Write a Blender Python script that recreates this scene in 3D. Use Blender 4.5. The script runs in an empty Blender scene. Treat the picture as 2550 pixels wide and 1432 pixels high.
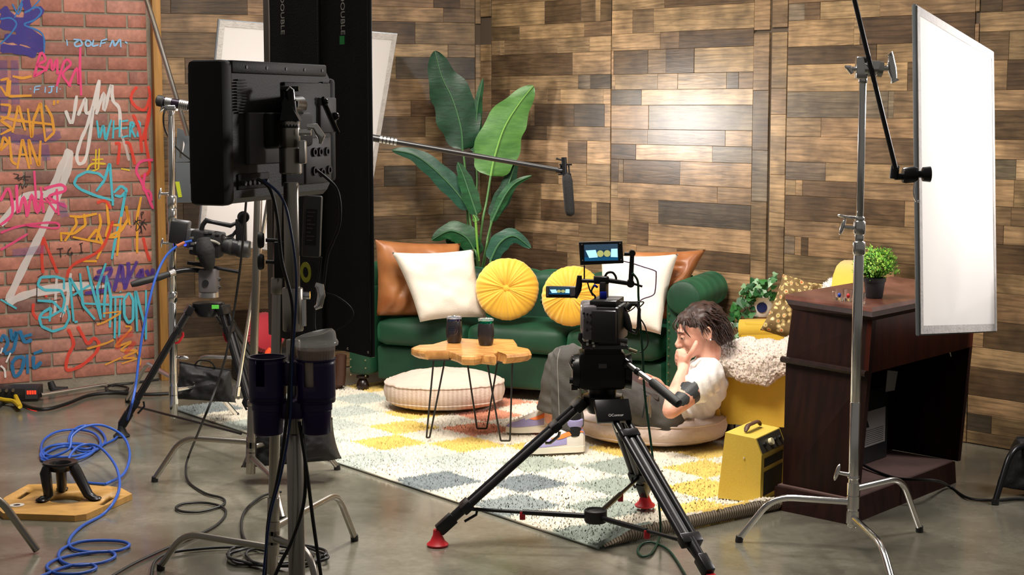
import bpy, bmesh, math, random
from math import sin, cos, pi, sqrt, radians, atan2
from mathutils import Vector as V, Matrix, Euler, noise
random.seed(7)
SC = bpy.context.scene; COL = SC.collection
# ---------------------------------------------------------------- camera
FP = 4010.0; CH = 1.53; PITCH = math.atan(449 / FP)
cd = bpy.data.cameras.new('camera'); cam = bpy.data.objects.new('camera', cd); COL.objects.link(cam)
cd.sensor_width = 36; cd.lens = FP / 2550 * 36; cd.clip_start = .05; cd.clip_end = 60
cam.location = (0, 0, CH); cam.rotation_euler = (pi / 2 - PITCH, 0, 0)
SC.camera = cam
vs = SC.view_settings; SC.display_settings.display_device = 'sRGB'
vs.view_transform = 'Standard'; vs.look = 'None'; vs.gamma = 1; vs.use_curve_mapping = False
vs.exposure = 0.0
# ---------------------------------------------------------------- world and studio lamps
w = bpy.data.worlds.new('studio_ambient'); SC.world = w; w.use_nodes = True
w.node_tree.nodes['Background'].inputs[0].default_value = (1.0, .93, .84, 1)
w.node_tree.nodes['Background'].inputs[1].default_value = .13
def area(name, loc, target, size, power, col=(1, .93, .84), sy=None, spread=180):
    l = bpy.data.lights.new(name, 'AREA'); l.energy = power; l.color = col; l.size = size
    if sy: l.shape = 'RECTANGLE'; l.size_y = sy
    l.spread = radians(spread)
    o = bpy.data.objects.new(name, l); COL.objects.link(o); o.location = loc
    o.rotation_euler = (V(target) - V(loc)).to_track_quat('-Z', 'Y').to_euler()
    return o
area('key_lamp_right', (3.0, 6.15, 1.9), (1.6, 6.2, 1.35), .5, 38, (1, .95, .92), spread=110)
area('lamp_left', (-1.58, 8.86, 1.35), (-1.1, 8.45, 1.36), .3, 5, (1, .95, .92), spread=150)
area('overhead_softbox', (-.2, 5.6, 3.5), (.4, 7.8, .3), 1.5, 120, (1, .92, .82), sy=1.2, spread=120)
area('overhead_back', (-1.6, 7.2, 3.7), (-1.5, 7.6, .2), 1.2, 44, (1, .95, .88), spread=140)
area('added_side_lamp', (-.86, 8.45, 1.44), (1.0, 8.35, 1.42), .2, 15, (1, .95, .9), spread=130)  # added lamp, hidden behind the flag, for the bright patch on the planks
area('rear_rim', (1.3, 8.9, 4.1), (-.4, 5.6, 0), .5, 55, (1, .96, .9), spread=90)
# ---------------------------------------------------------------- pixel helpers (2550 x 1432 frame)
_f = V((0, cos(PITCH), -sin(PITCH))); _u = V((0, sin(PITCH), cos(PITCH)))
def ray(px, py): return _f + V((1, 0, 0)) * ((px - 1275) / FP) - _u * ((py - 716) / FP)
CP = V((0, 0, CH))
def P(px, py, Y):
    d = ray(px, py); return CP + d * (Y / d.y)
def F(px, py, z=0.0):
    d = ray(px, py); return CP + d * ((z - CH) / d.z)
def lin(h):
    if isinstance(h, str):
        h = h.lstrip('#'); h = tuple(int(h[i:i + 2], 16) / 255 for i in (0, 2, 4))
        return tuple((c / 12.92 if c <= .04045 else ((c + .055) / 1.055) ** 2.4) for c in h) + (1,)
    return tuple(h[:3]) + (1,)
# ---------------------------------------------------------------- materials
def mat(name, col, rough=.5, metal=0, bump=0, bs=60, var=0, vs_=6, stretch=(1, 1, 1), sheen=0, coat=0,
        trans=0, emis=0, spec=.5, col2=None, ior=1.45, alpha=1, sss=0, detail=4):
    m = bpy.data.materials.new(name); m.use_nodes = True
    nt = m.node_tree; N = nt.nodes; L = nt.links; b = N['Principled BSDF']
    c = lin(col); b.inputs['Base Color'].default_value = c
    b.inputs['Roughness'].default_value = rough; b.inputs['Metallic'].default_value = metal
    b.inputs['Specular IOR Level'].default_value = spec; b.inputs['IOR'].default_value = ior
    b.inputs['Sheen Weight'].default_value = sheen; b.inputs['Coat Weight'].default_value = coat
    b.inputs['Transmission Weight'].default_value = trans; b.inputs['Alpha'].default_value = alpha
    if sss:
        b.inputs['Subsurface Weight'].default_value = sss; b.inputs['Subsurface Radius'].default_value = (.02, .008, .004)
        b.inputs['Subsurface Scale'].default_value = .6
    if emis:
        b.inputs['Emission Color'].default_value = c; b.inputs['Emission Strength'].default_value = emis
    if bump or var:
        tc = N.new('ShaderNodeTexCoord'); mp = N.new('ShaderNodeMapping'); mp.inputs['Scale'].default_value = stretch
        L.new(tc.outputs['Object'], mp.inputs[0])
    if var:
        n = N.new('ShaderNodeTexNoise'); n.inputs['Scale'].default_value = vs_; n.inputs['Detail'].default_value = detail
        L.new(mp.outputs[0], n.inputs['Vector'])
        mx = N.new('ShaderNodeMix'); mx.data_type = 'RGBA'
        c2 = lin(col2) if col2 else tuple(x * (1 - var) for x in c[:3]) + (1,)
        r = N.new('ShaderNodeMapRange'); r.inputs[1].default_value = .35; r.inputs[2].default_value = .65
        L.new(n.outputs[0], r.inputs[0]); L.new(r.outputs[0], mx.inputs[0])
        mx.inputs[6].default_value = c; mx.inputs[7].default_value = c2
        L.new(mx.outputs[2], b.inputs['Base Color'])
    if bump:
        n2 = N.new('ShaderNodeTexNoise'); n2.inputs['Scale'].default_value = bs; n2.inputs['Detail'].default_value = 3
        L.new(mp.outputs[0], n2.inputs['Vector'])
        bp = N.new('ShaderNodeBump'); bp.inputs['Strength'].default_value = bump; bp.inputs['Distance'].default_value = .01
        L.new(n2.outputs[0], bp.inputs['Height']); L.new(bp.outputs[0], b.inputs['Normal'])
    return m
# ---------------------------------------------------------------- objects
def tag(o, label=None, cat=None, group=None, kind=None):
    if label: o['label'] = label
    if cat: o['category'] = cat
    if group: o['group'] = group
    if kind: o['kind'] = kind
    return o
def thing(name, label, cat, loc=(0, 0, 0), group=None):
    o = bpy.data.objects.new(name, None); COL.objects.link(o); o.location = loc; o.empty_display_size = .05
    return tag(o, label, cat, group)
def wmat(o):
    m = Matrix.LocRotScale(o.location, o.rotation_euler, o.scale)
    return (wmat(o.parent) @ o.matrix_parent_inverse @ m) if o.parent else m
def setpar(o, p):
    o.parent = p; o.matrix_parent_inverse = wmat(p).inverted()
def catmull(pts, n=6, closed=False):
    pts = [V(p) for p in pts]
    if len(pts) < 3: return pts
    out = []; N = len(pts)
    g = (lambda i: pts[i % N]) if closed else (lambda i: pts[max(0, min(N - 1, i))])
    for i in range(N if closed else N - 1):
        a, b, c, d = g(i - 1), g(i), g(i + 1), g(i + 2)
        for k in range(n):
            t = k / n
            out.append(.5 * ((2 * b) + (c - a) * t + (2 * a - 5 * b + 4 * c - d) * t * t + (3 * b - a - 3 * c + d) * t ** 3))
    if not closed: out.append(pts[-1])
    return out
def fillet(pts, r=.04, n=5):
    pts = [V(p) for p in pts]; out = [pts[0]]
    for i in range(1, len(pts) - 1):
        a, b, c = pts[i - 1], pts[i], pts[i + 1]
        r1 = min(r, (b - a).length * .45, (c - b).length * .45)
        s = b + (a - b).normalized() * r1; e = b + (c - b).normalized() * r1
        for k in range(n + 1):
            t = k / n; out.append(s * (1 - t) ** 2 + b * 2 * t * (1 - t) + e * t * t)
    out.append(pts[-1]); return out
def frame_z(o, z, x=None):
    z = V(z).normalized(); x = V(x) if x is not None else (V((1, 0, 0)) if abs(z.x) < .8 else V((0, 1, 0)))
    y = z.cross(x).normalized(); x = y.cross(z)
    m = Matrix((x, y, z)).transposed().to_4x4(); m.translation = V(o); return m
def frame_xz(o, x, z=(0, 0, 1)):
    x = V(x).normalized(); z = V(z); y = z.cross(x).normalized(); z = x.cross(y)
    m = Matrix((x, y, z)).transposed().to_4x4(); m.translation = V(o); return m
class MB:
    def __init__(s, M=None): s.bm = bmesh.new(); s.M = M or Matrix()
    def _add(s, vs, fs, X=None):
        T = s.M @ X if X is not None else s.M
        b = [s.bm.verts.new(T @ V(v)) for v in vs]
        for f in fs:
            try: s.bm.faces.new([b[i] for i in f])
            except ValueError: pass
        return b
    def box(s, c, d, r=None, bev=0, X=None):
        T = Matrix.Translation(V(c))
        if r: T = T @ Euler(r).to_matrix().to_4x4()
        if X is not None: T = X @ T
        x, y, z = [k / 2 for k in d]
        if bev:
            b = bmesh.new(); bmesh.ops.create_cube(b, size=1)
            bmesh.ops.scale(b, vec=d, verts=b.verts)
            bmesh.ops.bevel(b, geom=list(b.edges), offset=bev, segments=2, affect='EDGES', profile=.5)
            b.verts.index_update()
            s._add([v.co for v in b.verts], [[v.index for v in f.verts] for f in b.faces], T); b.free()
        else:
            s._add([(i, j, k) for i in (-x, x) for j in (-y, y) for k in (-z, z)],
                   [(0, 1, 3, 2), (4, 6, 7, 5), (0, 4, 5, 1), (2, 3, 7, 6), (0, 2, 6, 4), (1, 5, 7, 3)], T)
        return s
    def hexa(s, b4, t4):
        s._add(list(b4) + list(t4), [(3, 2, 1, 0), (4, 5, 6, 7)] + [(i, (i + 1) % 4, (i + 1) % 4 + 4, i + 4) for i in range(4)]); return s
    def tube(s, pts, r, seg=8, cap=True, closed=False, sq=None):
        pts = [V(p) for p in pts]; n = len(pts); rr = r if isinstance(r, (list, tuple)) else [r] * n
        ts = []
        for i in range(n):
            a = pts[(i - 1) % n] if closed else pts[max(0, i - 1)]; b = pts[(i + 1) % n] if closed else pts[min(n - 1, i + 1)]
            t = b - a; ts.append(t.normalized() if t.length > 1e-9 else V((0, 0, 1)))
        ref = V((0, 0, 1)) if abs(ts[0].z) < .9 else V((0, 1, 0)); nx = ts[0].cross(ref).normalized(); vs = []
        for i in range(n):
            nx = (nx - ts[i] * nx.dot(ts[i])).normalized(); ny = ts[i].cross(nx)
            for k in range(seg):
                a = 2 * pi * k / seg; q = sq or 1
                vs.append(pts[i] + (nx * cos(a) + ny * sin(a) * q) * rr[i])
        fs = [(i * seg + k, i * seg + (k + 1) % seg, (i + 1) * seg + (k + 1) % seg, (i + 1) * seg + k) for i in range(n - 1) for k in range(seg)]
        if closed: fs += [((n - 1) * seg + k, (n - 1) * seg + (k + 1) % seg, (k + 1) % seg, k) for k in range(seg)]
        elif cap: fs += [tuple(range(seg - 1, -1, -1)), tuple((n - 1) * seg + k for k in range(seg))]
        s._add(vs, fs); return s
    def cyl(s, p0, p1, r0, r1=None, seg=16): return s.tube([p0, p1], [r0, r0 if r1 is None else r1], seg)
    def lathe(s, prof, X=None, seg=24, rf=None, closed=False):
        n = len(prof); vs = []; fs = []
        for (r, z) in prof:
            for k in range(seg):
                a = 2 * pi * k / seg; q = rf(a, r, z) if rf else (1, 0)
                vs.append((r * q[0] * cos(a), r * q[0] * sin(a), z + q[1]))
        for i in range(n - 1):
            for k in range(seg): fs.append((i * seg + k, i * seg + (k + 1) % seg, (i + 1) * seg + (k + 1) % seg, (i + 1) * seg + k))
        if closed:
            for k in range(seg): fs.append(((n - 1) * seg + k, (n - 1) * seg + (k + 1) % seg, (k + 1) % seg, k))
        else:
            if prof[0][0] > 1e-5: fs.append(tuple(range(seg - 1, -1, -1)))
            if prof[-1][0] > 1e-5: fs.append(tuple((n - 1) * seg + k for k in range(seg)))
        s._add(vs, fs, X); return s
    def ball(s, c, r, seg=16, rings=10, X=None):
        r = r if isinstance(r, (tuple, list)) else (r, r, r)
        pr = [(sin(pi * i / rings), -cos(pi * i / rings)) for i in range(rings + 1)]
        T = Matrix.Translation(V(c)) @ Matrix.Diagonal((r[0], r[1], r[2], 1))
        if X is not None: T = X @ T
        return s.lathe([(max(a, 1e-4), b) for a, b in pr], T, seg)
    def prism(s, poly, z0, z1, X=None):
        n = len(poly)
        s._add([(x, y, z0) for x, y in poly] + [(x, y, z1) for x, y in poly],
               [tuple(range(n - 1, -1, -1)), tuple(range(n, 2 * n))] + [(i, (i + 1) % n, n + (i + 1) % n, n + i) for i in range(n)], X); return s
    def grid(s, fn, nu, nv, wrap=False):
        vs = [fn(i / nu, j / nv) for j in range(nv + 1) for i in range(nu + (0 if wrap else 1))]; W = nu if wrap else nu + 1
        fs = [(j * W + i, j * W + (i + 1) % W, (j + 1) * W + (i + 1) % W, (j + 1) * W + i) for j in range(nv) for i in range(nu)]
        s._add(vs, fs); return s
    def out(s, name, m, parent=None, angle=40, label=None, weld=True, **kw):
        if weld: bmesh.ops.remove_doubles(s.bm, verts=s.bm.verts, dist=1e-5)
        bmesh.ops.recalc_face_normals(s.bm, faces=s.bm.faces)
        me = bpy.data.meshes.new(name); s.bm.to_mesh(me); s.bm.free()
        for p in me.polygons: p.use_smooth = angle > 0
        if angle > 0: me.set_sharp_from_angle(angle=radians(angle))
        ms = m if isinstance(m, (list, tuple)) else [m]
        for x in ms: me.materials.append(x)
        o = bpy.data.objects.new(name, me); COL.objects.link(o)
        if parent: setpar(o, parent)
        tag(o, label, **kw); return o
def textobj(name, body, size, m, X, parent, depth=.0006, label=None, spacing=1.0):
    c = bpy.data.curves.new(name, 'FONT'); c.body = body; c.size = size; c.extrude = depth; c.align_x = 'CENTER'; c.align_y = 'CENTER'
    c.space_character = spacing
    t = bpy.data.objects.new(name, c); COL.objects.link(t)
    dg = bpy.context.evaluated_depsgraph_get(); me = bpy.data.meshes.new_from_object(t.evaluated_get(dg))
    bpy.data.objects.remove(t); me.transform(X); me.materials.clear(); me.materials.append(m); me.name = name
    o = bpy.data.objects.new(name, me); COL.objects.link(o)
    if parent: setpar(o, parent)
    if label: o['label'] = label
    return o
# shared materials
M_CHROME = mat('polished_chrome', (.78, .77, .76), .16, 1)
M_CHROME2 = mat('brushed_steel', (.5, .49, .48), .3, 1)
M_BLK = mat('black_plastic', (.012, .012, .013), .42)
M_BLKM = mat('black_anodised_metal', (.02, .02, .022), .3, .6)
M_BLKMATT = mat('black_matt_cloth', (.009, .009, .0095), .9, bump=.3, bs=200)
M_BLKRUB = mat('black_rubber', (.014, .014, .014), .55)
M_GREYM = mat('dark_grey_metal', (.07, .07, .075), .4, .5)
M_RED = mat('red_plastic', '#b51f28', .4)
M_SANDBAG = mat('black_vinyl', (.016, .016, .018), .5, bump=.5, bs=25)
M_NICKEL = mat('aged_nickel', (.36, .33, .29), .32, 1)
# ================================================================ the setting
def floor_mat():
    m = mat('polished_concrete', '#5f574b', .32); nt = m.node_tree; N = nt.nodes; L = nt.links; b = N['Principled BSDF']
    tc = N.new('ShaderNodeTexCoord'); n = N.new('ShaderNodeTexNoise'); n.inputs['Scale'].default_value = 1.3; n.inputs['Detail'].default_value = 9; n.inputs['Roughness'].default_value = .62
    n.inputs['Distortion'].default_value = .2
    L.new(tc.outputs['Object'], n.inputs['Vector']); cr = N.new('ShaderNodeValToRGB'); e = cr.color_ramp.elements
    e[0].position = .3; e[0].color = lin('#4b483e'); e[1].position = .72; e[1].color = lin('#8a8678')
    e2 = cr.color_ramp.elements.new(.5); e2.color = lin('#686559')
    L.new(n.outputs[0], cr.inputs[0])
    n2 = N.new('ShaderNodeTexNoise'); n2.inputs['Scale'].default_value = 38; n2.inputs['Detail'].default_value = 5
    L.new(tc.outputs['Object'], n2.inputs['Vector'])
    v = N.new('ShaderNodeTexVoronoi'); v.inputs['Scale'].default_value = 9; L.new(tc.outputs['Object'], v.inputs['Vector'])
    lt = N.new('ShaderNodeMath'); lt.operation = 'LESS_THAN'; lt.inputs[1].default_value = .035; L.new(v.outputs['Distance'], lt.inputs[0])
    ml = N.new('ShaderNodeMath'); ml.operation = 'MULTIPLY'; ml.inputs[1].default_value = .35; L.new(lt.outputs[0], ml.inputs[0])
    mx = N.new('ShaderNodeMix'); mx.data_type = 'RGBA'; L.new(ml.outputs[0], mx.inputs[0]); L.new(cr.outputs[0], mx.inputs[6]); mx.inputs[7].default_value = lin('#a59c8c')
    mx2 = N.new('ShaderNodeMix'); mx2.data_type = 'RGBA'; mx2.blend_type = 'OVERLAY'; mx2.inputs[0].default_value = .25
    L.new(mx.outputs[2], mx2.inputs[6]); L.new(n2.outputs[0], mx2.inputs[7]); L.new(mx2.outputs[2], b.inputs['Base Color'])
    mr = N.new('ShaderNodeMapRange'); mr.inputs[1].default_value = .3; mr.inputs[2].default_value = .7; mr.inputs[3].default_value = .12; mr.inputs[4].default_value = .28
    L.new(n.outputs[0], mr.inputs[0]); L.new(mr.outputs[0], b.inputs['Roughness'])
    bp = N.new('ShaderNodeBump'); bp.inputs['Strength'].default_value = .06; L.new(n2.outputs[0], bp.inputs['Height']); L.new(bp.outputs[0], b.inputs['Normal'])
    b.inputs['Coat Weight'].default_value = .25; b.inputs['Coat Roughness'].default_value = .18
    return m
MB().box((.2, 5, -.05), (12, 14, .1)).out('floor', floor_mat(), kind='structure', angle=0)
# wall corners on the floor
W1 = V((-2.0, 9.03, 0)); W0 = W1 - V((.864, .504, 0)) * 1.95; W2 = V((-.19, 9.736, 0)); W3 = W2 + V((.678, -.735, 0)) * 5.6
HT = 3.3
class Wall:
    def __init__(s, a, b):
        s.a = V(a); s.b = V(b); s.d = (s.b - s.a).normalized(); s.n = V((s.d.y, -s.d.x, 0))   # n faces the camera side
        if s.n.dot(CP - s.a) < 0: s.n = -s.n
        s.M = frame_xz(s.a, s.d); s.L = (s.b - s.a).length
        s.sg = -1 if (s.M.to_3x3() @ V((0, 1, 0))).dot(s.n) < 0 else 1
    def hit(s, px, py):
        d = ray(px, py); t = (s.a - CP).dot(s.n) / d.dot(s.n); p = CP + d * t
        return (p - s.a).dot(s.d), p.z
    def at(s, u, z, off=0.0): return s.a + s.d * u + V((0, 0, z)) + s.n * off
WL, WB, WR = Wall(W0, W1), Wall(W1, W2), Wall(W2, W3)
M_PLYB = mat('wall_backing', (.07, .048, .03), .8)
M_MORTAR = mat('mortar', '#8f8474', .9, bump=.4, bs=60, var=.25)
def backing(wl, m, nm, u0=0, u1=None):
    return MB(wl.M).box(((u0 + (u1 or wl.L)) / 2, -wl.sg * .06, HT / 2), ((u1 or wl.L) - u0, .12, HT)).out(nm, m, kind='structure', angle=0)
wall_left = backing(WL, M_MORTAR, 'wall_left'); wall_back = backing(WB, M_PLYB, 'wall_back', .03); wall_right = backing(WR, M_PLYB, 'wall_right')
# ---- bricks: one shared mesh, tinted by object colour
def objcol_mat(name, rough, grain=False):
    m = mat(name, (1, 1, 1), rough); nt = m.node_tree; N = nt.nodes; L = nt.links; b = N['Principled BSDF']
    oi = N.new('ShaderNodeObjectInfo'); geo = N.new('ShaderNodeNewGeometry') ; tc = N.new('ShaderNodeTexCoord')
    ad = N.new('ShaderNodeVectorMath'); ad.operation = 'ADD'; cx = N.new('ShaderNodeCombineXYZ')
    mu = N.new('ShaderNodeMath'); mu.operation = 'MULTIPLY'; mu.inputs[1].default_value = 37; L.new(oi.outputs['Random'], mu.inputs[0])
    L.new(mu.outputs[0], cx.inputs[0]); L.new(mu.outputs[0], cx.inputs[1]); L.new(mu.outputs[0], cx.inputs[2])
    L.new(tc.outputs['Object'], ad.inputs[0]); L.new(cx.outputs[0], ad.inputs[1])
    mp = N.new('ShaderNodeMapping'); L.new(ad.outputs[0], mp.inputs[0])
    n = N.new('ShaderNodeTexNoise'); n.inputs['Detail'].default_value = 6; L.new(mp.outputs[0], n.inputs['Vector'])
    n3 = N.new('ShaderNodeTexNoise'); n3.inputs['Detail'].default_value = 3; L.new(ad.outputs[0], n3.inputs['Vector'])
    if grain:
        mp.inputs['Scale'].default_value = (.9, 9, 9); n.inputs['Scale'].default_value = 5; n.inputs['Distortion'].default_value = 1.6; n3.inputs['Scale'].default_value = 7
    else: n.inputs['Scale'].default_value = 45; n3.inputs['Scale'].default_value = 9
    r = N.new('ShaderNodeMapRange'); r.inputs[1].default_value = .3; r.inputs[2].default_value = .7
    r.inputs[3].default_value = .62 if grain else .8; r.inputs[4].default_value = 1.25 if grain else 1.12; L.new(n.outputs[0], r.inputs[0])
    r2 = N.new('ShaderNodeMapRange'); r2.inputs[1].default_value = .3; r2.inputs[2].default_value = .7
    r2.inputs[3].default_value = .55 if grain else .8; r2.inputs[4].default_value = 1.3 if grain else 1.15; L.new(n3.outputs[0], r2.inputs[0])
    m1 = N.new('ShaderNodeMath'); m1.operation = 'MULTIPLY'; L.new(r.outputs[0], m1.inputs[0]); L.new(r2.outputs[0], m1.inputs[1])
    last = m1
    if grain:
        wv = N.new('ShaderNodeTexWave'); wv.wave_type = 'BANDS'; wv.bands_direction = 'Z'; wv.inputs['Scale'].default_value = 7; wv.inputs['Distortion'].default_value = 7; wv.inputs['Detail'].default_value = 3
        wv.inputs['Detail Scale'].default_value = .7
        mq = N.new('ShaderNodeMapping'); mq.inputs['Scale'].default_value = (.35, 1.6, 1.6); L.new(ad.outputs[0], mq.inputs[0]); L.new(mq.outputs[0], wv.inputs['Vector'])
        r3 = N.new('ShaderNodeMapRange'); r3.inputs[1].default_value = 0; r3.inputs[2].default_value = .35; r3.inputs[3].default_value = .78; r3.inputs[4].default_value = 1.04; L.new(wv.outputs[0], r3.inputs[0])
        m2 = N.new('ShaderNodeMath'); m2.operation = 'MULTIPLY'; L.new(m1.outputs[0], m2.inputs[0]); L.new(r3.outputs[0], m2.inputs[1]); last = m2
    vm = N.new('ShaderNodeVectorMath'); vm.operation = 'SCALE'; L.new(oi.outputs['Color'], vm.inputs[0]); L.new(last.outputs[0], vm.inputs['Scale'])
    L.new(vm.outputs[0], b.inputs['Base Color'])
    bp = N.new('ShaderNodeBump'); bp.inputs['Strength'].default_value = .12 if grain else .35; bp.inputs['Distance'].default_value = .004; L.new(n.outputs[0], bp.inputs['Height']); L.new(bp.outputs[0], b.inputs['Normal'])
    return m
M_BRICK = objcol_mat('red_brick', .62); M_PLANK = objcol_mat('reclaimed_plank', .34, True)
M_PLANK.node_tree.nodes['Principled BSDF'].inputs['Specular IOR Level'].default_value = .55
bl, bh, bd = .222, .0655, .012; CR = .0768; PL = .234
bme = None
def child(nm, me, m, par, M, col):
    o = bpy.data.objects.new(nm, me); COL.objects.link(o); o.color = tuple(col) + (1,)
    o.parent = par; o.matrix_world = M; return o
mb = MB().box((0, 0, 0), (bl, bd, bh), bev=.0025); tmp = mb.out('brick', M_BRICK, angle=30); bme = tmp.data; bpy.data.objects.remove(tmp)
rb = random.Random(3); nb = 0
zb = WL.hit(300, 106)[1]; zoff = zb % CR        # a measured mortar line sets the courses
ub = WL.hit(113 + 0, 130)[0] % PL
brt = [(.38, .145, .1), (.42, .17, .12), (.34, .13, .09), (.44, .2, .145), (.29, .12, .09), (.22, .105, .085)]
for i in range(-1, 40):
    z = zoff + i * CR + CR / 2
    if z - CR / 2 < -.01 or z > 2.2: continue
    for j in range(12):
        u = WL.L - j * PL + ub * .5 + (PL / 2 if i % 2 else 0)
        if u < .12: continue
        l = bl
        if u + bl / 2 > WL.L - .03: 
            l = (WL.L - .03) - (u - bl / 2); 
            if l < .03: continue
            u = (WL.L - .03) - l / 2
        c = brt[min(5, int(rb.random() ** 1.5 * 6))]; k = rb.uniform(.9, 1.1)
        M = WL.M @ Matrix.Translation((u, WL.sg * (bd / 2 - .006 + rb.uniform(0, .0015)), z)) @ Matrix.Diagonal((l / bl, 1, 1, 1))
        child('brick', bme, M_BRICK, wall_left, M, [x * k for x in c])
# ---- planks
T = {'1': (.085, .051, .026), '2': (.142, .089, .046), '3': (.212, .134, .069), '4': (.29, .184, .093), '5': (.375, .255, .147), 'g': (.142, .107, .069), 'd': (.073, .053, .034)}
pme = {}
def plank(wl, par, u0, u1, z0, z1, t, th=.009):
    if u1 - u0 < .008 or z1 - z0 < .008: return
    k = random.uniform(.8, 1.05); c = [x * k * random.uniform(.97, 1.03) for x in T[t]]
    g = .0009; L = u1 - u0 - g; Hh = z1 - z0 - g; th += random.uniform(-.0012, .0012)
    me = bpy.data.meshes.new('plank'); x, z = L / 2, Hh / 2; e = .0012; y0, y1 = -th / 2, th / 2
    vs = [(-x, -y0, -z), (x, -y0, -z), (x, -y0, z), (-x, -y0, z), (-x, y0 + e, -z), (x, y0 + e, -z), (x, y0 + e, z), (-x, y0 + e, z),
          (-x + e, y0, -z + e), (x - e, y0, -z + e), (x - e, y0, z - e), (-x + e, y0, z - e)]
    vs = [(a, -b * wl.sg, c_) for a, b, c_ in vs]
    fs = [(0, 1, 5, 4), (1, 2, 6, 5), (2, 3, 7, 6), (3, 0, 4, 7), (4, 5, 9, 8), (5, 6, 10, 9), (6, 7, 11, 10), (7, 4, 8, 11), (8, 9, 10, 11), (3, 2, 1, 0)]
    me.from_pydata(vs, [], fs); me.materials.append(M_PLANK)
    bmm = bmesh.new(); bmm.from_mesh(me); bmesh.ops.recalc_face_normals(bmm, faces=bmm.faces); bmm.to_mesh(me); bmm.free()
    child('plank', me, M_PLANK, par, wl.M @ Matrix.Translation(((u0 + u1) / 2, wl.sg * th / 2, (z0 + z1) / 2)), c)
def panel(wl, par, xr, x0, x1, rows):
    """rows: (y_top, y_bottom at pixel column xr, [(x_break, tone)...]) read off the photograph"""
    ue0, ue1 = wl.hit(x0, 267)[0], wl.hit(x1, 267)[0]
    for yt, yb, segs in rows:
        zt, zb_ = wl.hit(xr, yt)[1], wl.hit(xr, yb)[1]; u = ue0
        for i, (xb, t) in enumerate(segs):
            un = ue1 if i == len(segs) - 1 else wl.hit(xb, 267)[0]
            plank(wl, par, u, un, max(zb_, .004), zt, t); u = un
    zt = max(wl.hit(xr, r[0])[1] for r in rows); zl = min(wl.hit(xr, r[1])[1] for r in rows)
    return ue0, ue1, zt, zl
def fill(wl, par, u0, u1, z0, z1):
    z = z0
    while z < z1 - .02:
        h = min(random.choice((.085, .095, .125, .13)), z1 - z)
        if z1 - z - h < .03: h = z1 - z
        u = u0
        while u < u1 - .005:
            l = random.uniform(.22, .75)
            if u1 - u - l < .12: l = u1 - u
            plank(wl, par, u, u + l, z, z + h, random.choice('12334431g2')); u += l
        z += h
def strip(wl, par, x0, x1, seed=0):
    r = random.Random(seed); u0, u1 = wl.hit(x0, 267)[0], wl.hit(x1, 267)[0]; z = .004
    while z < 1.86:
        h = r.choice((.06, .13, .2, .26, .3)); plank(wl, par, u0, u1, z, min(z + h, 1.9), r.choice('333442g3'), .012); z += h
    plank(wl, par, u0, u1, z, HT, '3', .012)
def full(wl, par, xr, x0, x1, rows):
    u0, u1, zt, zl = panel(wl, par, xr, x0, x1, rows)
    if zl > .03: fill(wl, par, u0, u1, .004, zl)
    plank(wl, par, u0, u1, zt, HT, '3')          # above the frame: plain
P2 = [(-25, 28, [(1654, '3'), (0, '1')]), (28, 86, [(1576, '4'), (1628, '2'), (0, '4')]), (86, 127, [(1645, '4'), (1692, '2'), (0, '1')]),
      (127, 186, [(1530, '4'), (1615, '1'), (1660, '2'), (1730, '1'), (0, '4')]), (186, 224, [(1534, '4'), (1640, '3'), (1690, '4'), (1811, '4'), (1841, 'g'), (0, '3')]),
      (224, 262, [(1600, 'd'), (0, '5')]), (262, 321, [(1618, '3'), (0, 'g')]), (321, 358, [(1616, '3'), (1810, 'g'), (0, '4')]), (358, 396, [(1587, '1'), (1778, '5'), (0, 'g')]),
      (396, 453, [(1544, '1'), (1556, '3'), (1698, '1'), (0, '4')]), (453, 492, [(1542, '3'), (1792, '4'), (0, '3')]), (492, 549, [(1572, '3'), (1645, '3'), (0, 'd')]),
      (549, 604, [(1568, '4'), (1620, '2'), (0, '4')]), (604, 650, [(1590, '4'), (1692, '3'), (0, '1')]), (650, 712, [(1620, '1'), (0, '4')]), (712, 752, [(1690, '3'), (0, '2')]), (752, 800, [(1600, 'g'), (0, '4')])]
P1 = [(-8, 52, [(1358, '4'), (1448, '1'), (1484, '2'), (1496, '4'), (0, '1')]), (52, 89, [(1296, '2'), (1456, '4'), (0, '2')]), (89, 128, [(1248, '3'), (1258, '4'), (1390, '2'), (1470, '3'), (0, '4')]),
      (128, 185, [(1428, '1'), (0, '4')]), (185, 221, [(1442, '3'), (1472, 'g'), (0, 'd')]), (221, 259, [(1272, '1'), (1366, '3'), (1398, '3'), (1505, '4'), (0, '4')]),
      (259, 316, [(1322, '2'), (1333, '4'), (1432, '1'), (1508, 'd'), (0, '4')]), (316, 352, [(1364, '1'), (0, '3')]), (352, 410, [(1417, '4'), (1465, '2'), (0, '4')]),
      (410, 465, [(1394, '1'), (1464, '3'), (0, '3')]), (465, 506, [(1350, '3'), (0, '4')]), (506, 561, [(1350, '2'), (1477, '1'), (1490, '4'), (0, '1')]),
      (561, 595, [(1285, '1'), (1445, '4'), (0, '2')]), (595, 638, [(1330, '1'), (1390, '2'), (0, '3')]), (638, 700, [(1417, '1'), (0, '3')]), (700, 745, [(1380, '3'), (0, '2')])]
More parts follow.
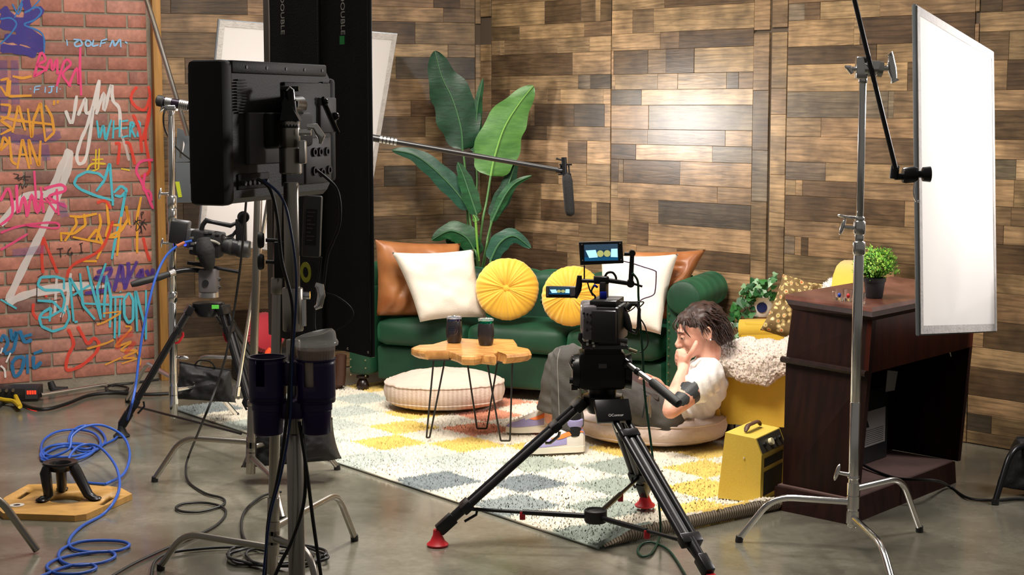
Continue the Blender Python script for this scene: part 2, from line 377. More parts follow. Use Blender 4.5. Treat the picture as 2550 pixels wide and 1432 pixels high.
P3 = [(-30, 10, [(2190, '3'), (0, '4')]), (10, 53, [(2002, 'g'), (2040, '2'), (2188, '4'), (0, '3')]), (53, 118, [(2125, '4'), (2140, '4'), (0, '1')]), (118, 162, [(2182, '1'), (0, '3')]),
      (162, 229, [(2260, '4'), (0, '2')]), (229, 293, [(2214, 'g'), (2228, 'g'), (0, '3')]), (293, 340, [(2048, '3'), (0, '4')]), (340, 402, [(2152, '4'), (2158, '4'), (0, '2')]),
      (402, 447, [(2062, 'g'), (0, '4')]), (447, 486, [(1988, '3'), (2005, '4'), (2140, '2'), (0, '3')]), (486, 547, [(2262, '1'), (0, '4')]), (547, 588, [(2100, '3'), (0, '3')]),
      (588, 633, [(1988, 'g'), (2004, '4'), (2022, '1'), (2165, '4'), (0, '2')]), (633, 690, [(2122, '3'), (2240, '4'), (0, '1')]), (690, 735, [(2180, '2'), (0, '3')]), (735, 790, [(2240, '4'), (0, '3')]),
      (790, 850, [(2200, '3'), (0, '1')])]
P4 = [(-40, 29, [(2490, '1'), (0, '1')]), (29, 78, [(0, '4')]), (78, 150, [(2510, '2'), (0, '3')]), (150, 224, [(2508, '4'), (0, '1')]), (224, 275, [(0, '4')]), (275, 348, [(0, '1')]), (348, 397, [(0, '4')]),
      (397, 447, [(2538, 'g'), (0, '5')]), (447, 515, [(2535, '4'), (0, '4')]), (515, 562, [(2530, '3'), (0, '2')]), (562, 609, [(2512, '2'), (0, '4')]), (609, 681, [(0, '1')]), (681, 731, [(0, '4')]),
      (731, 803, [(0, '3')]), (803, 872, [(2470, '4'), (0, '1')]), (872, 923, [(0, '4')]), (923, 995, [(0, '1')]), (995, 1041, [(0, '4')]), (1041, 1085, [(2498, 'd'), (0, '4')]), (1085, 1122, [(0, '3')])]
PA = [(-30, 20, [(1080, '3'), (1145, '1'), (0, '3')]), (20, 56, [(1104, '4'), (0, '2')]), (56, 111, [(1034, '1'), (0, '3')]), (111, 143, [(1115, '4'), (0, '3')]), (143, 197, [(986, '3'), (0, 'd')]),
      (197, 250, [(0, '3')]), (250, 290, [(1022, '3'), (0, '1')]), (290, 341, [(1058, '1'), (0, '3')]), (341, 378, [(0, '3')]), (378, 412, [(1100, '4'), (0, '1')]), (412, 462, [(954, '3'), (1034, 'd'), (0, '1')]),
      (462, 497, [(0, '2')]), (497, 535, [(1102, '3'), (0, '2')]), (535, 592, [(1033, '1'), (0, '2')]), (592, 650, [(0, '3')])]
PB = [(-20, 36, [(430, '1'), (620, '1'), (0, '3')]), (36, 82, [(0, '4')]), (82, 145, [(660, '2'), (0, '3')]), (145, 210, [(462, '4'), (0, '1')]), (210, 255, [(0, '3')]), (255, 300, [(520, '3'), (0, '2')]), (300, 342, [(0, '3')]),
      (342, 395, [(500, 'g'), (0, '3')]), (395, 450, [(0, '3')]), (450, 505, [(0, '4')]), (505, 580, [(450, '2'), (0, '1')]), (580, 662, [(420, '4'), (475, '3'), (0, '4')]), (662, 738, [(475, '2'), (0, '4')]),
      (738, 776, [(0, '3')]), (776, 838, [(0, '1')]), (838, 880, [(0, '4')]), (880, 944, [(510, '2'), (0, '3')])]
full(WR, wall_right, 1520, 1227, 1523, P1); full(WR, wall_right, 1525, 1525, 1877, P2); full(WR, wall_right, 1962, 1962, 2424, P3); full(WR, wall_right, 2500, 2436, 2640, P4)
strip(WR, wall_right, 1201, 1226, 1); strip(WR, wall_right, 1878, 1917, 2); strip(WR, wall_right, 1923, 1961, 3); strip(WR, wall_right, 2425, 2435, 4)
full(WB, wall_back, 1100, 690, 1182, PA); full(WB, wall_back, 520, 404, 689, PB); strip(WB, wall_back, 1183, 1196, 5)
# pine stud where the brick panel meets the plank panel
M_PINE = mat('pine_stud', '#a87a3c', .55, bump=.2, bs=30, var=.3, vs_=9, stretch=(6, 6, .5))
p = WB.at(.012, 0, .0)
MB(WB.M).box((WB.hit(391, 267)[0] - .004, WB.sg * .045, HT / 2), (.045, .09, HT), bev=.002).out('trim_1', M_PINE, kind='structure')
# graffiti: sprayed and marker strokes lying on the bricks
GM = {}
def gmat(c, a=1):
    a *= .84; k = (c, a)
    if k not in GM: GM[k] = mat('paint_' + c.strip('#'), c, .5, alpha=a)
    return GM[k]
def stroke(mb, pts, wpx, n=5, jit=0.0):
    pts = [V((x, y, 0)) for x, y in pts]; pp = (catmull(pts, n) if n else fillet(pts, 5, 3)) if len(pts) > 2 else pts
    off = .0085; Lr = []; Rr = []
    for i, q in enumerate(pp):
        a = pp[max(0, i - 1)]; b = pp[min(len(pp) - 1, i + 1)]; t = (b - a); t = t.normalized() if t.length > 1e-6 else V((1, 0, 0))
        nn = V((-t.y, t.x, 0)) * wpx * .42 * (1 + jit * sin(i * 1.7)) * (.75 if i in (0, len(pp) - 1) else 1)
        for arr, s_ in ((Lr, 1), (Rr, -1)):
            u, z = WL.hit((q + nn * s_).x, (q + nn * s_).y); arr.append(WL.at(min(u, WL.L - .012), z, off + stroke.k))
    stroke.k += .00002
    n_ = len(pp); mb._add(Lr + Rr, [(i, i + 1, n_ + i + 1, n_ + i) for i in range(n_ - 1)])
stroke.k = 0
def tagp(c, wpx, strokes, a=1, label='spray painted tag', n=5):
    mb = MB()
    for s in strokes: stroke(mb, s, wpx, n, .12)
    mb.out('graffiti', gmat(c, a), wall_left, angle=0, label=label)
LB, CY, OR_, PK, RD, WH, YL, PU, TB, BK = '#8fc0e8', '#48b4c6', '#e09a30', '#e8477f', '#e0402f', '#e6e0dc', '#d9b62a', '#4b2f8a', '#1c6f9e', '#1c1719'
tagp('#3a2f86', 26, [[(0, 40), (60, 55), (105, 20)], [(0, 60), (70, 80), (108, 110)], [(10, 95), (60, 100), (105, 125)], [(0, 120), (50, 125), (90, 135)], [(5, 20), (30, 50), (60, 90)], [(60, 0), (70, 40), (40, 110)]], label='dark violet spray painted butterfly shape')
tagp('#2f74b8', 5, [[(35, 45), (55, 0)], [(60, 32), (90, 18), (102, 30), (85, 50), (60, 62), (105, 85), (108, 140)], [(70, 30), (98, 0)], [(0, 48), (25, 45), (40, 60), (25, 85), (0, 110)], [(30, 10), (45, 35), (55, 8)]], label='blue outline of the violet butterfly')
tagp('#5d4a96', 30, [[(8, 150), (10, 300)], [(35, 150), (38, 260)], [(0, 330), (60, 350), (150, 335)], [(110, 360), (115, 400)]], .35, label='faint violet overspray')
tagp(LB, 5, [[(165, 99), (167, 114)], [(182, 98), (200, 100), (205, 112), (188, 117), (183, 108), (200, 98)], [(212, 100), (224, 102), (226, 113), (214, 116), (211, 106), (216, 100)], [(232, 99), (228, 116), (244, 112)], [(252, 100), (248, 117)], [(250, 102), (266, 97)], [(248, 109), (262, 106)], [(272, 118), (280, 98), (284, 117), (298, 96), (300, 118)], [(310, 104), (316, 108)]], label='light blue marker word DOLFN', n=0)
tagp(LB, 4.5, [[(74, 221), (76, 222)], [(86, 216), (84, 232)], [(86, 216), (100, 214)], [(85, 224), (97, 222)], [(112, 216), (111, 231)], [(119, 216), (134, 215)], [(128, 216), (127, 230), (119, 231)], [(141, 215), (140, 231)], [(148, 221), (150, 222)]], label='light blue marker word FIJI', n=0)
tagp(PK, 8, [[(84, 192), (100, 133), (112, 150), (92, 162), (112, 172), (84, 190)], [(112, 178), (125, 148), (130, 175), (140, 148), (142, 185)], [(140, 215), (160, 152), (175, 160), (155, 185), (175, 215)], [(170, 215), (190, 170), (196, 210), (199, 118)], [(198, 150), (201, 238)]], label='pink sprayed word BMRN')
tagp(WH, 10, [[(162, 275), (178, 306), (190, 238)], [(193, 288), (212, 246), (214, 282), (238, 262), (246, 199)], [(246, 199), (220, 300), (200, 350), (190, 390), (198, 408), (215, 385), (232, 265)], [(238, 285), (258, 232), (258, 276), (276, 212), (280, 250), (296, 272), (298, 330)]], .85, label='white sprayed looping signature')
tagp(WH, 8, [[(298, 330), (310, 360), (320, 400)]], .5)
tagp(OR_, 8, [[(0, 200), (20, 195), (15, 240)], [(30, 190), (55, 195), (78, 190)], [(25, 200), (20, 240), (78, 238)], [(0, 215), (15, 238)], [(0, 260), (25, 262), (20, 290), (0, 300), (30, 320), (0, 335)], [(30, 330), (45, 262), (62, 325)], [(35, 300), (60, 298)], [(68, 270), (78, 345), (82, 300), (100, 255), (112, 350)], [(112, 262), (128, 290), (134, 330), (110, 352)], [(133, 262), (134, 250)], [(142, 258), (144, 250)],
            [(0, 375), (8, 340), (20, 355), (0, 375)], [(22, 340), (28, 402), (40, 410)], [(42, 420), (55, 345), (72, 420)], [(48, 385), (66, 385)], [(76, 410), (70, 345), (96, 415), (100, 350)], [(0, 290), (40, 300), (130, 310)]], label='orange sprayed words GRAND PLAN', n=0)
tagp(CY, 7, [[(240, 300), (246, 345), (256, 310), (262, 350), (276, 298)], [(282, 300), (280, 345)], [(282, 322), (296, 318)], [(298, 298), (296, 342)], [(302, 302), (318, 300)], [(302, 320), (316, 318)], [(302, 342), (318, 338)], [(322, 342), (324, 302), (334, 310), (324, 320), (336, 342)], [(340, 303), (346, 303), (347, 318), (340, 340), (350, 335)]], label='turquoise sprayed word WHERE', n=0)
tagp(RD, 9, [[(340, 216), (328, 232), (326, 250), (340, 268), (360, 272), (372, 240), (368, 214)], [(375, 235), (368, 300), (352, 350)], [(330, 285), (345, 320), (352, 380)], [(285, 358), (296, 360), (292, 410)], [(310, 355), (322, 360), (335, 410)], [(372, 270), (360, 340), (372, 420), (350, 440)]], .9, label='red sprayed loops by the pine stud')
tagp(PK, 8, [[(384, 398), (350, 402), (338, 425), (350, 450), (362, 478), (380, 520)], [(360, 430), (356, 470), (372, 478), (376, 500)]], label='pink scribble by the pine stud')
tagp(WH, 22, [[(172, 372), (150, 420), (120, 480), (60, 490), (0, 560)], [(172, 375), (165, 430), (110, 560), (60, 660), (18, 750)], [(18, 755), (60, 735), (140, 715), (220, 710)]], .72, label='wide faded white sprayed arrow')
tagp(YL, 6, [[(238, 372), (236, 420)], [(246, 370), (244, 420)], [(228, 398), (256, 396)], [(215, 425), (228, 408), (262, 408)], [(244, 420), (220, 430)], [(300, 420), (322, 424)]], label='small yellow sprayed mark')
tagp(CY, 8, [[(283, 500), (240, 488), (200, 472), (183, 458), (190, 440), (215, 427), (245, 432), (262, 448)], [(238, 476), (258, 450), (272, 405), (280, 512)], [(282, 480), (300, 462), (316, 474), (300, 490), (284, 486)], [(310, 492), (312, 475), (300, 540), (285, 600), (277, 645)]], label='turquoise sprayed letters C A R', n=0)
tagp(BK, 2.5, [[(32, 432), (46, 436), (38, 444), (60, 440), (76, 440)], [(34, 444), (70, 448)], [(44, 436), (46, 450), (60, 436), (58, 450)], [(45, 470), (50, 456), (55, 470)], [(56, 470), (60, 457), (63, 466), (68, 457)], [(52, 490), (56, 478)]], label='small black marker scribble AM')
tagp(PK, 9, [[(0, 500), (20, 470), (30, 530), (0, 560)], [(40, 460), (44, 530), (58, 490), (66, 540)], [(84, 425), (90, 520)], [(68, 535), (78, 485), (92, 530), (104, 480)], [(100, 465), (108, 530)], [(108, 470), (150, 460), (160, 475), (120, 490), (165, 515)], [(112, 492), (140, 530)], [(140, 470), (145, 535)]], label='pink sprayed word BIWLS')
tagp(PK, 7, [[(0, 580), (40, 565), (95, 556), (140, 555), (138, 568), (60, 560)], [(0, 622), (30, 605), (68, 582)], [(90, 500), (160, 508)]], .85, label='pink underline strokes')
tagp(YL if 0 else '#e2a02c', 8, [[(172, 538), (200, 540), (240, 532)], [(186, 540), (190, 558), (160, 600)], [(208, 532), (212, 560), (182, 582), (150, 580)], [(150, 578), (152, 600)], [(246, 532), (250, 555), (238, 600)], [(215, 600), (240, 570), (255, 610), (240, 645)], [(180, 590), (255, 605)], [(264, 505), (270, 560), (262, 590), (290, 590), (300, 560), (268, 560)], [(262, 590), (300, 575), (318, 545), (312, 510), (322, 560)], [(300, 540), (290, 637)], [(350, 490), (340, 540), (340, 630)], [(205, 650), (240, 650)]], label='orange yellow sprayed word REIGN', n=0)
tagp(BK, 4, [[(140, 620), (156, 618)], [(149, 620), (150, 640)], [(161, 636), (162, 637)], [(176, 616), (167, 626), (170, 636), (180, 632), (176, 627)], [(188, 634), (189, 635)], [(196, 608), (205, 604)], [(200, 606), (202, 628)], [(197, 629), (206, 627)]], label='black marker letters T.G.I', n=0)
tagp(BK, 3, [[(352, 535), (356, 528), (350, 530), (352, 545)], [(330, 560), (345, 548), (365, 560)], [(335, 548), (350, 570), (345, 582)], [(342, 540), (338, 575), (360, 545)], [(352, 582), (350, 555), (362, 572)], [(326, 562), (324, 566)]], label='small black marker scribble with a loop')
tagp(RD, 9, [[(106, 595), (103, 640), (106, 680)], [(106, 590), (130, 650), (142, 680)], [(240, 505), (260, 500), (275, 520)], [(280, 550), (250, 620), (180, 660), (165, 690)], [(355, 590), (362, 620), (372, 650)], [(82, 755), (82, 780), (95, 795)], [(110, 730), (115, 740)]], .85, label='red sprayed zigzag lines')
tagp(WH, 10, [[(140, 690), (135, 780)], [(175, 680), (165, 760), (150, 790)], [(90, 735), (160, 722), (260, 712)]], .7, label='white strokes beneath the turquoise word', n=0)
tagp(PU, 12, [[(240, 678), (275, 668), (265, 690), (235, 690), (270, 705), (262, 722), (210, 730)], [(282, 725), (300, 660), (305, 690), (312, 718)], [(286, 698), (310, 696)], [(318, 652), (318, 690), (308, 720)], [(340, 650), (318, 695)], [(340, 690), (352, 672), (352, 700)], [(362, 672), (375, 690), (380, 668)]], .92, label='violet sprayed word SAYA')
tagp(BK, 3, [[(92, 690), (105, 683)], [(91, 700), (90, 755), (150, 745)], [(160, 745), (150, 800)], [(178, 800), (177, 700), (208, 775)], [(195, 680), (206, 755), (238, 805)], [(215, 665), (240, 730)], [(255, 660), (248, 745)], [(268, 700), (255, 755), (248, 808)], [(282, 845), (280, 740)], [(305, 742), (302, 790), (320, 812), (330, 790)], [(335, 825), (335, 725), (360, 850)], [(293, 852), (298, 742)], [(97, 800), (112, 822), (150, 822), (172, 800)]], label='black drop shadow strokes of the turquoise word', n=0)
tagp(CY, 8, [[(160, 695), (135, 688), (100, 690), (92, 710), (110, 722), (150, 722), (160, 745), (155, 770), (120, 790), (100, 790)], [(158, 695), (158, 720)], [(92, 748), (130, 750), (160, 780)], [(122, 800), (126, 765), (105, 778), (96, 790), (102, 812), (130, 825), (160, 815), (172, 790), (165, 760)], [(182, 800), (172, 690), (205, 745)], [(198, 680), (205, 760), (235, 795)], [(180, 735), (222, 710)], [(216, 662), (228, 715), (250, 795)], [(262, 655), (240, 720), (250, 790)], [(264, 685), (258, 760), (258, 790)], [(265, 690), (275, 740), (272, 815)], [(205, 755), (270, 758)], [(270, 740), (306, 738)], [(286, 742), (284, 842)], [(298, 725), (299, 727)], [(298, 745), (295, 840)], [(320, 728), (307, 745), (308, 785), (318, 805), (330, 795), (330, 745), (320, 728)], [(340, 825), (336, 722), (362, 820)], [(362, 722), (362, 845)], [(184, 802), (192, 800)]], label='large turquoise sprayed word SALVATION', n=0)
tagp(CY, 7, [[(0, 745), (40, 768)]])
tagp(RD, 10, [[(168, 818), (182, 855), (168, 885), (165, 920), (200, 910), (235, 880), (245, 855), (232, 842), (218, 855), (205, 835), (192, 812)]], .9, label='red sprayed boot shape')
tagp('#e09a30', 6, [[(240, 808), (262, 800), (300, 778)], [(255, 780), (300, 775)], [(215, 868), (260, 855), (282, 845)], [(310, 812), (325, 818), (285, 862), (325, 850), (300, 872), (340, 872), (305, 890), (335, 890)], [(260, 908), (300, 890)], [(302, 905), (340, 892)], [(340, 875), (348, 895), (345, 910)]], .9, label='orange zigzag scribble near the floor')
tagp(RD, 16, [[(290, 870), (300, 840), (330, 830)], [(310, 880), (335, 850)]], .45)
tagp(TB, 11, [[(0, 850), (8, 835), (18, 850), (10, 870), (0, 872)], [(25, 818), (30, 845), (40, 825), (32, 870), (10, 880)], [(48, 822), (60, 850), (78, 845)], [(55, 838), (78, 832)], [(28, 905), (40, 890), (58, 892), (50, 925), (35, 935), (28, 905)], [(66, 882), (68, 930)], [(82, 885), (84, 915), (102, 900)], [(82, 880), (104, 872)]], label='dark blue sprayed words EYE DIE')
tagp(WH, 6, [[(5, 865), (0, 880)], [(25, 878), (14, 902)], [(0, 910), (10, 920), (12, 940)]])
tagp('#6a5aa8', 30, [[(150, 500), (160, 540)], [(30, 630), (110, 620)], [(240, 690), (370, 700)]], .25)
# ================================================================ soft helpers
def nz(p, s=1.0, o=0.0): return noise.noise(V(p) * s + V((o, o * 1.7, o * .6)))
def blades(mb_out, pts, cols, length, width, spread, rnd, name, m, parent, per=1, bend=.6):
    """pts: (position, normal) pairs; one soft two-triangle blade each; colours kept per vertex"""
    vs = []; fs = []; cs = []; ns = []
    for i, (p, n) in enumerate(pts):
        a = rnd.uniform(0, 2 * pi); t = V((cos(a), sin(a), 0)); t = (t - n * t.dot(n)); t = t.normalized() if t.length > .01 else V((1, 0, 0)); b = n.cross(t)
        L = length * rnd.uniform(.6, 1.25); w = width * rnd.uniform(.7, 1.3) * .5; d = (n + t * rnd.uniform(-1, 1) * spread + b * rnd.uniform(-1, 1) * spread).normalized()
        k = len(vs); vs += [p + t * w - n * .002, p - t * w * .5 + b * w * .87 - n * .002, p - t * w * .5 - b * w * .87 - n * .002, p + d * L]
        fs += [(k, k + 1, k + 3), (k + 1, k + 2, k + 3), (k + 2, k, k + 3)]; cs += [cols[i]] * 4; ns += [n] * 4
    me = bpy.data.meshes.new(name); me.from_pydata(vs, [], fs); ca = me.color_attributes.new('tint', 'FLOAT_COLOR', 'POINT')
    ca.data.foreach_set('color', [c for x in cs for c in (x[0], x[1], x[2], 1)])
    for p_ in me.polygons: p_.use_smooth = True
    me.normals_split_custom_set_from_vertices([tuple(q_) for q_ in ns])
    me.materials.append(m); o = bpy.data.objects.new(name, me); COL.objects.link(o)
    if parent: setpar(o, parent)
    o['kind'] = 'stuff'; return o
def tintmat(name, rough=.9, sheen=.3, trans=0):
    m = mat(name, (1, 1, 1), rough, sheen=sheen); nt = m.node_tree
    a = nt.nodes.new('ShaderNodeAttribute'); a.attribute_name = 'tint'; nt.links.new(a.outputs['Color'], nt.nodes['Principled BSDF'].inputs['Base Color'])
    m.node_tree.nodes['Principled BSDF'].inputs['Specular IOR Level'].default_value = .2
    return m
M_TINT = tintmat('dyed_pile'); M_LEAFT = tintmat('small_leaves', .5, 0)
# ================================================================ rug
RK = F(1490, 1369); RA = (F(475, 1034) - RK).normalized(); RB = V((-RA.y, RA.x, 0)) * -1
if RB.y < 0: RB = -RB
RS = .2525; RNU, RNV = 13, 7
def rcol(i, j):
    if (i + j) % 2: return '#e4dac6'
    S, G, L_, Y_, O_ = '#747d80', '#959f94', '#b9c1b7', '#e2c060', '#dd8d6a'
    tb = {(0, 0): G, (2, 0): '#87908f', (4, 0): S, (6, 0): L_, (1, 1): G, (3, 1): S, (5, 1): L_, (7, 1): Y_, (9, 1): L_, (2, 2): G, (4, 2): '#a4ad9f', (6, 2): Y_, (8, 2): Y_, (10, 2): L_, (3, 3): G, (5, 3): Y_, (7, 3): O_, (9, 3): Y_,
          (11, 3): L_, (0, 2): Y_, (1, 3): Y_, (2, 4): Y_, (4, 4): Y_, (6, 4): O_, (8, 4): O_, (5, 5): O_, (7, 5): O_, (8, 6): O_, (6, 6): O_, (12, 0): '#87908f', (10, 0): L_, (8, 0): L_, (12, 2): L_, (11, 1): L_, (0, 4): Y_, (1, 5): O_, (3, 5): Y_}
    return tb.get((i, j), O_ if j > 4 else Y_)
def rlift(u, v): return .04 * math.exp(-(max(u, 0) / .07) ** 2) * min(1, max(0, (v - .02) / .15)) * min(1, max(0, (1.05 - v) / .2))
def rpos(u, v, z=0): return RK + RA * u + RB * v + V((0, 0, .012 + z + rlift(u, v)))
mb = MB(); NU, NV = 156, 120
mb.grid(lambda a, b: rpos(a * RNU * RS, b * RNV * RS), NU, NV)
mb.tube([rpos(a * RNU * RS / 30, 0, -.004) for a in range(31)], .007, 6).tube([rpos(RNU * RS, a * RNV * RS / 10, -.004) for a in range(11)], .007, 6)
rug = mb.out('rug', M_TINT, angle=60); tag(rug, 'shaggy cream rug checked with grey, yellow and coral squares on the concrete floor', 'rug')
ca = rug.data.color_attributes.new('tint', 'FLOAT_COLOR', 'POINT')
for v_ in rug.data.vertices:
    d = v_.co - RK; i = min(RNU - 1, max(0, int(d.dot(RA) / RS))); j = min(RNV - 1, max(0, int(d.dot(RB) / RS)))
    ca.data[v_.index].color = lin(rcol(i, j))
rr = random.Random(5); pts = []; cols = []
for q in range(100000):
    u, v = rr.random() * RNU * RS, rr.random() ** 1.15 * RNV * RS
    p = rpos(u, v)
    if p.x / p.y > .33: continue
    i, j = min(RNU - 1, max(0, int((u + rr.gauss(0, .005)) / RS))), min(RNV - 1, max(0, int((v + rr.gauss(0, .005)) / RS)))
    c = lin(rcol(i, j)); k = rr.uniform(.78, 1.12); n = V((0, 0, 1)) - (RA * .8 if u < .03 else RB * .8 if v < .02 else V())
    pts.append((p, n.normalized())); cols.append([x * k for x in c[:3]])
blades(None, pts, cols, .0105, .0125, .75, rr, 'rug_pile', M_TINT, rug)
M_BACK = mat('rug_backing', '#7c6a58', .9); nt = M_BACK.node_tree; tc = nt.nodes.new('ShaderNodeTexCoord'); wv = nt.nodes.new('ShaderNodeTexWave'); wv.inputs['Scale'].default_value = 26
mp = nt.nodes.new('ShaderNodeMapping'); mp.inputs['Rotation'].default_value = (0, 0, -atan2(RB.y, RB.x)); nt.links.new(tc.outputs['Object'], mp.inputs[0]); nt.links.new(mp.outputs[0], wv.inputs['Vector'])
cr = nt.nodes.new('ShaderNodeValToRGB'); cr.color_ramp.elements[0].color = lin('#5b4f45'); cr.color_ramp.elements[1].color = lin('#b3a48e'); nt.links.new(wv.outputs[0], cr.inputs[0]); nt.links.new(cr.outputs[0], nt.nodes['Principled BSDF'].inputs[0])
MB().grid(lambda a, b: RK + RB * (a * 1.0 + .02) - RA * (.012 * sin(b * pi)) + V((0, 0, .004 + (.012 + rlift(0, a * 1.0 + .02) - .002) * b)), 40, 4).out('rug_backing', M_BACK, rug, label='ribbed brown underside of the curled rug edge')
# ================================================================ sofa
M_VEL = mat('green_velvet', '#07361f', .6, sheen=.45, var=.3, vs_=5, bump=.15, bs=18, col2='#042717')
M_VEL.node_tree.nodes['Principled BSDF'].inputs['Sheen Tint'].default_value = lin('#3f9a6c')
SD = V((.9218, -.3875, 0)); SN = V((.3875, .9218, 0)); SO = V((-.731, 8.534, 0)) - SD * .15 - SN * .03; SL = 1.9
SM = frame_xz(SO, SD)
sofa = thing('sofa', 'green velvet rolled-arm sofa standing across the corner of the plank walls', 'sofa', SO)
def puff(M, x0, x1, y0, y1, z0, z1, name, parent, r=.05, crown=.02, sd=0, nu=26, nv=12, m=None, wr=.006):
    """soft block: rounded box with crowned top and light wrinkles"""
    b = bmesh.new(); bmesh.ops.create_cube(b, size=1); bmesh.ops.scale(b, vec=(x1 - x0, y1 - y0, z1 - z0), verts=b.verts)
    bmesh.ops.subdivide_edges(b, edges=list(b.edges), cuts=9, use_grid_fill=True)
    hx, hy, hz = (x1 - x0) / 2, (y1 - y0) / 2, (z1 - z0) / 2; c = V(((x0 + x1) / 2, (y0 + y1) / 2, (z0 + z1) / 2))
    for v in b.verts:
        q = v.co.copy(); rr_ = min(r, hx, hy, hz); k = V((max(-hx + rr_, min(hx - rr_, q.x)), max(-hy + rr_, min(hy - rr_, q.y)), max(-hz + rr_, min(hz - rr_, q.z))))
        d = q - k; q = k + (d.normalized() * rr_ if d.length > 1e-6 else d)
        if d.length > 1e-6: pass
        fx, fy = 1 - (q.x / hx) ** 2, 1 - (q.y / hy) ** 2
        q.z += crown * fx * fy * (1 if q.z > 0 else -.3); q.y += crown * .6 * fx * (-1 if q.y < 0 else 1) * (1 - abs(q.z / hz))
        w_ = nz(q, 9, sd) * wr + nz(q, 25, sd) * wr * .3
        v.co = c + q * (1 + w_)
    o = MB(M)
    b.verts.index_update(); o._add([v.co for v in b.verts], [[v.index for v in f.verts] for f in b.faces]); b.free()
    return o.out(name, m or M_VEL, parent, 60)
puff(SM, .15, SL - .15, .04, .48, .075, .265, 'base', sofa, .02, .0)
for x0, x1 in ((.155, .685), (.69, 1.235), (1.24, 1.745)): puff(SM, x0, x1, 0, .46, .27, .405, 'seat_cushion', sofa, .045, .022, x0, wr=.02)
# tufted back with a rolled, scalloped top
def backf(a, b):
    x = .12 + a * (SL - .24); t = b * 2 * pi; r = .085
    prof = [(.40, .30), (.405, .42), (.40, .52), (.38, .575), (.385, .625), (.425, .655), (.465, .655), (.495, .62), (.5, .55), (.5, .3)]
    k = b * (len(prof) - 1); i = min(len(prof) - 2, int(k)); f_ = k - i; y = prof[i][0] * (1 - f_) + prof[i + 1][0] * f_; z = prof[i][1] * (1 - f_) + prof[i + 1][1] * f_
    s = abs(sin((x / .155) * pi)) ** .5; q = .022 * (s - .5) if z > .5 else .012 * (s - .5)
    return SM @ V((x, y - q * 1.2, z + (q if z > .58 else 0) + nz((x, y, z), 8) * .004))
MB().grid(backf, 120, 27).out('backrest', M_VEL, sofa, 70)
for k in range(11): MB(SM).ball((.2 + .155 * k * .98, .402, .5), .012, 8, 6).out('button', M_VEL, sofa)
for sx in (0, 1):
    xc = .06 if sx == 0 else SL - .06; mb = MB(SM)
    def armf(a, b, xc=xc, sx=sx):
        y = -.01 + b * .5; t = a * 2 * pi; r = .085 + .003 * abs(sin(b * 14)); s_ = 1 if sx else -1
        return (xc + s_ * .03 + cos(t) * r, y, .60 + sin(t) * r)
    mb.grid(armf, 28, 30, wrap=True); mb.box((xc, .25, .34), (.13, .48, .48), bev=.02)
    for yy, k_ in ((-.012, -1),): mb.ball((xc + (1 if sx else -1) * .03, yy + .003, .60), (.085, .02, .085), 20, 10)
    mb.out('arm', M_VEL, sofa, 60)
    nb_ = MB(SM)
    for k in range(11): nb_.ball((xc - .045, -.002, .1 + .042 * k), .0045, 6, 4).ball((xc + .045, -.002, .1 + .042 * k), .0045, 6, 4)
    nb_.out('nailheads', mat('antique_brass', (.5, .42, .25), .3, 1), sofa, kind='stuff')
M_DKW = mat('dark_turned_wood', '#1d100a', .3)
for x, y in ((.06, .05), (SL - .06, .05), (.06, .44), (SL - .06, .44)):
    MB(SM).lathe([(.018, 0), (.03, .012), (.036, .035), (.028, .06), (.02, .07), (.034, .08), (.034, .09)], Matrix.Translation((x, y, 0)), 14).out('leg', M_DKW, sofa)
# ================================================================ cushions on the sofa
def pillow(name, TL, TR, BR, BL, th, m, label, cat='cushion', group=None, pinch=.07, wr=.012, n=30, ws=7, sd=0, pw=.42, fold=0, parent=None):
    TL, TR, BR, BL = [V(p) for p in (TL, TR, BR, BL)]; nrm = ((TR - TL).cross(BL - TL)).normalized()
    if nrm.dot(CP - TL) < 0: nrm = -nrm
    def pos(u, v, s):
        uu = u * (1 - pinch * (1 - v * v)); vv = v * (1 - pinch * (1 - u * u)); a, b = (uu + 1) / 2, (vv + 1) / 2
        p = (TL * (1 - a) + TR * a) * (1 - b) + (BL * (1 - a) + BR * a) * b
        h = th / 2 * max(0, (1 - u ** 4) * (1 - v ** 4)) ** pw
        e = 1 - max(abs(u), abs(v)) ** 6
        h += (nz((u * 2, v * 2, s), ws * .3, sd) * wr * 1.6 + nz((u, v, s), ws, sd) * wr * .5) * e * (1 + 0)
        if fold: h += fold * e * (sin(u * 5 + v * 3 + nz((u, v, 0), 2, sd) * 6) * .5) * .02
        return p + nrm * h * s
    g = n; mb = MB(); mb.grid(lambda i, j: pos(-1 + 2 * i, -1 + 2 * j, 1), g, g).grid(lambda i, j: pos(-1 + 2 * i, -1 + 2 * j, -1), g, g)
    o = mb.out(name, m, parent, 80, label=label)
    if not parent: tag(o, cat=cat, group=group)
    return o
M_LEA = mat('tan_leather', '#9c663c', .42, var=.35, vs_=5, bump=.15, bs=9, col2='#824a24'); M_LIN = mat('cream_linen', '#d8cfc2', .9, bump=.25, bs=220)
pillow('leather_cushion', P(935, 597, 8.5), P(1147, 606, 8.7), P(1130, 800, 8.6), P(938, 786, 8.5), .15, M_LEA, 'large tan leather cushion behind the white one at the left end of the sofa', wr=.02, ws=2.6, sd=2, fold=1.1, pinch=.05)
pillow('linen_cushion', P(975, 628, 8.38), P(1179, 621, 8.42), P(1213, 792, 8.36), P(1046, 802, 8.26), .15, M_LIN, 'square cream linen cushion tilted against tan leather at the left end of the sofa', wr=.008, ws=4, sd=5)
pillow('leather_cushion', P(1560, 626, 8.2), P(1758, 621, 8.13), P(1672, 795, 7.98), P(1530, 800, 8.1), .13, M_LEA, 'tan leather cushion sticking up at the right end of the sofa', wr=.02, ws=2.6, sd=9, fold=1.0, pinch=.05)
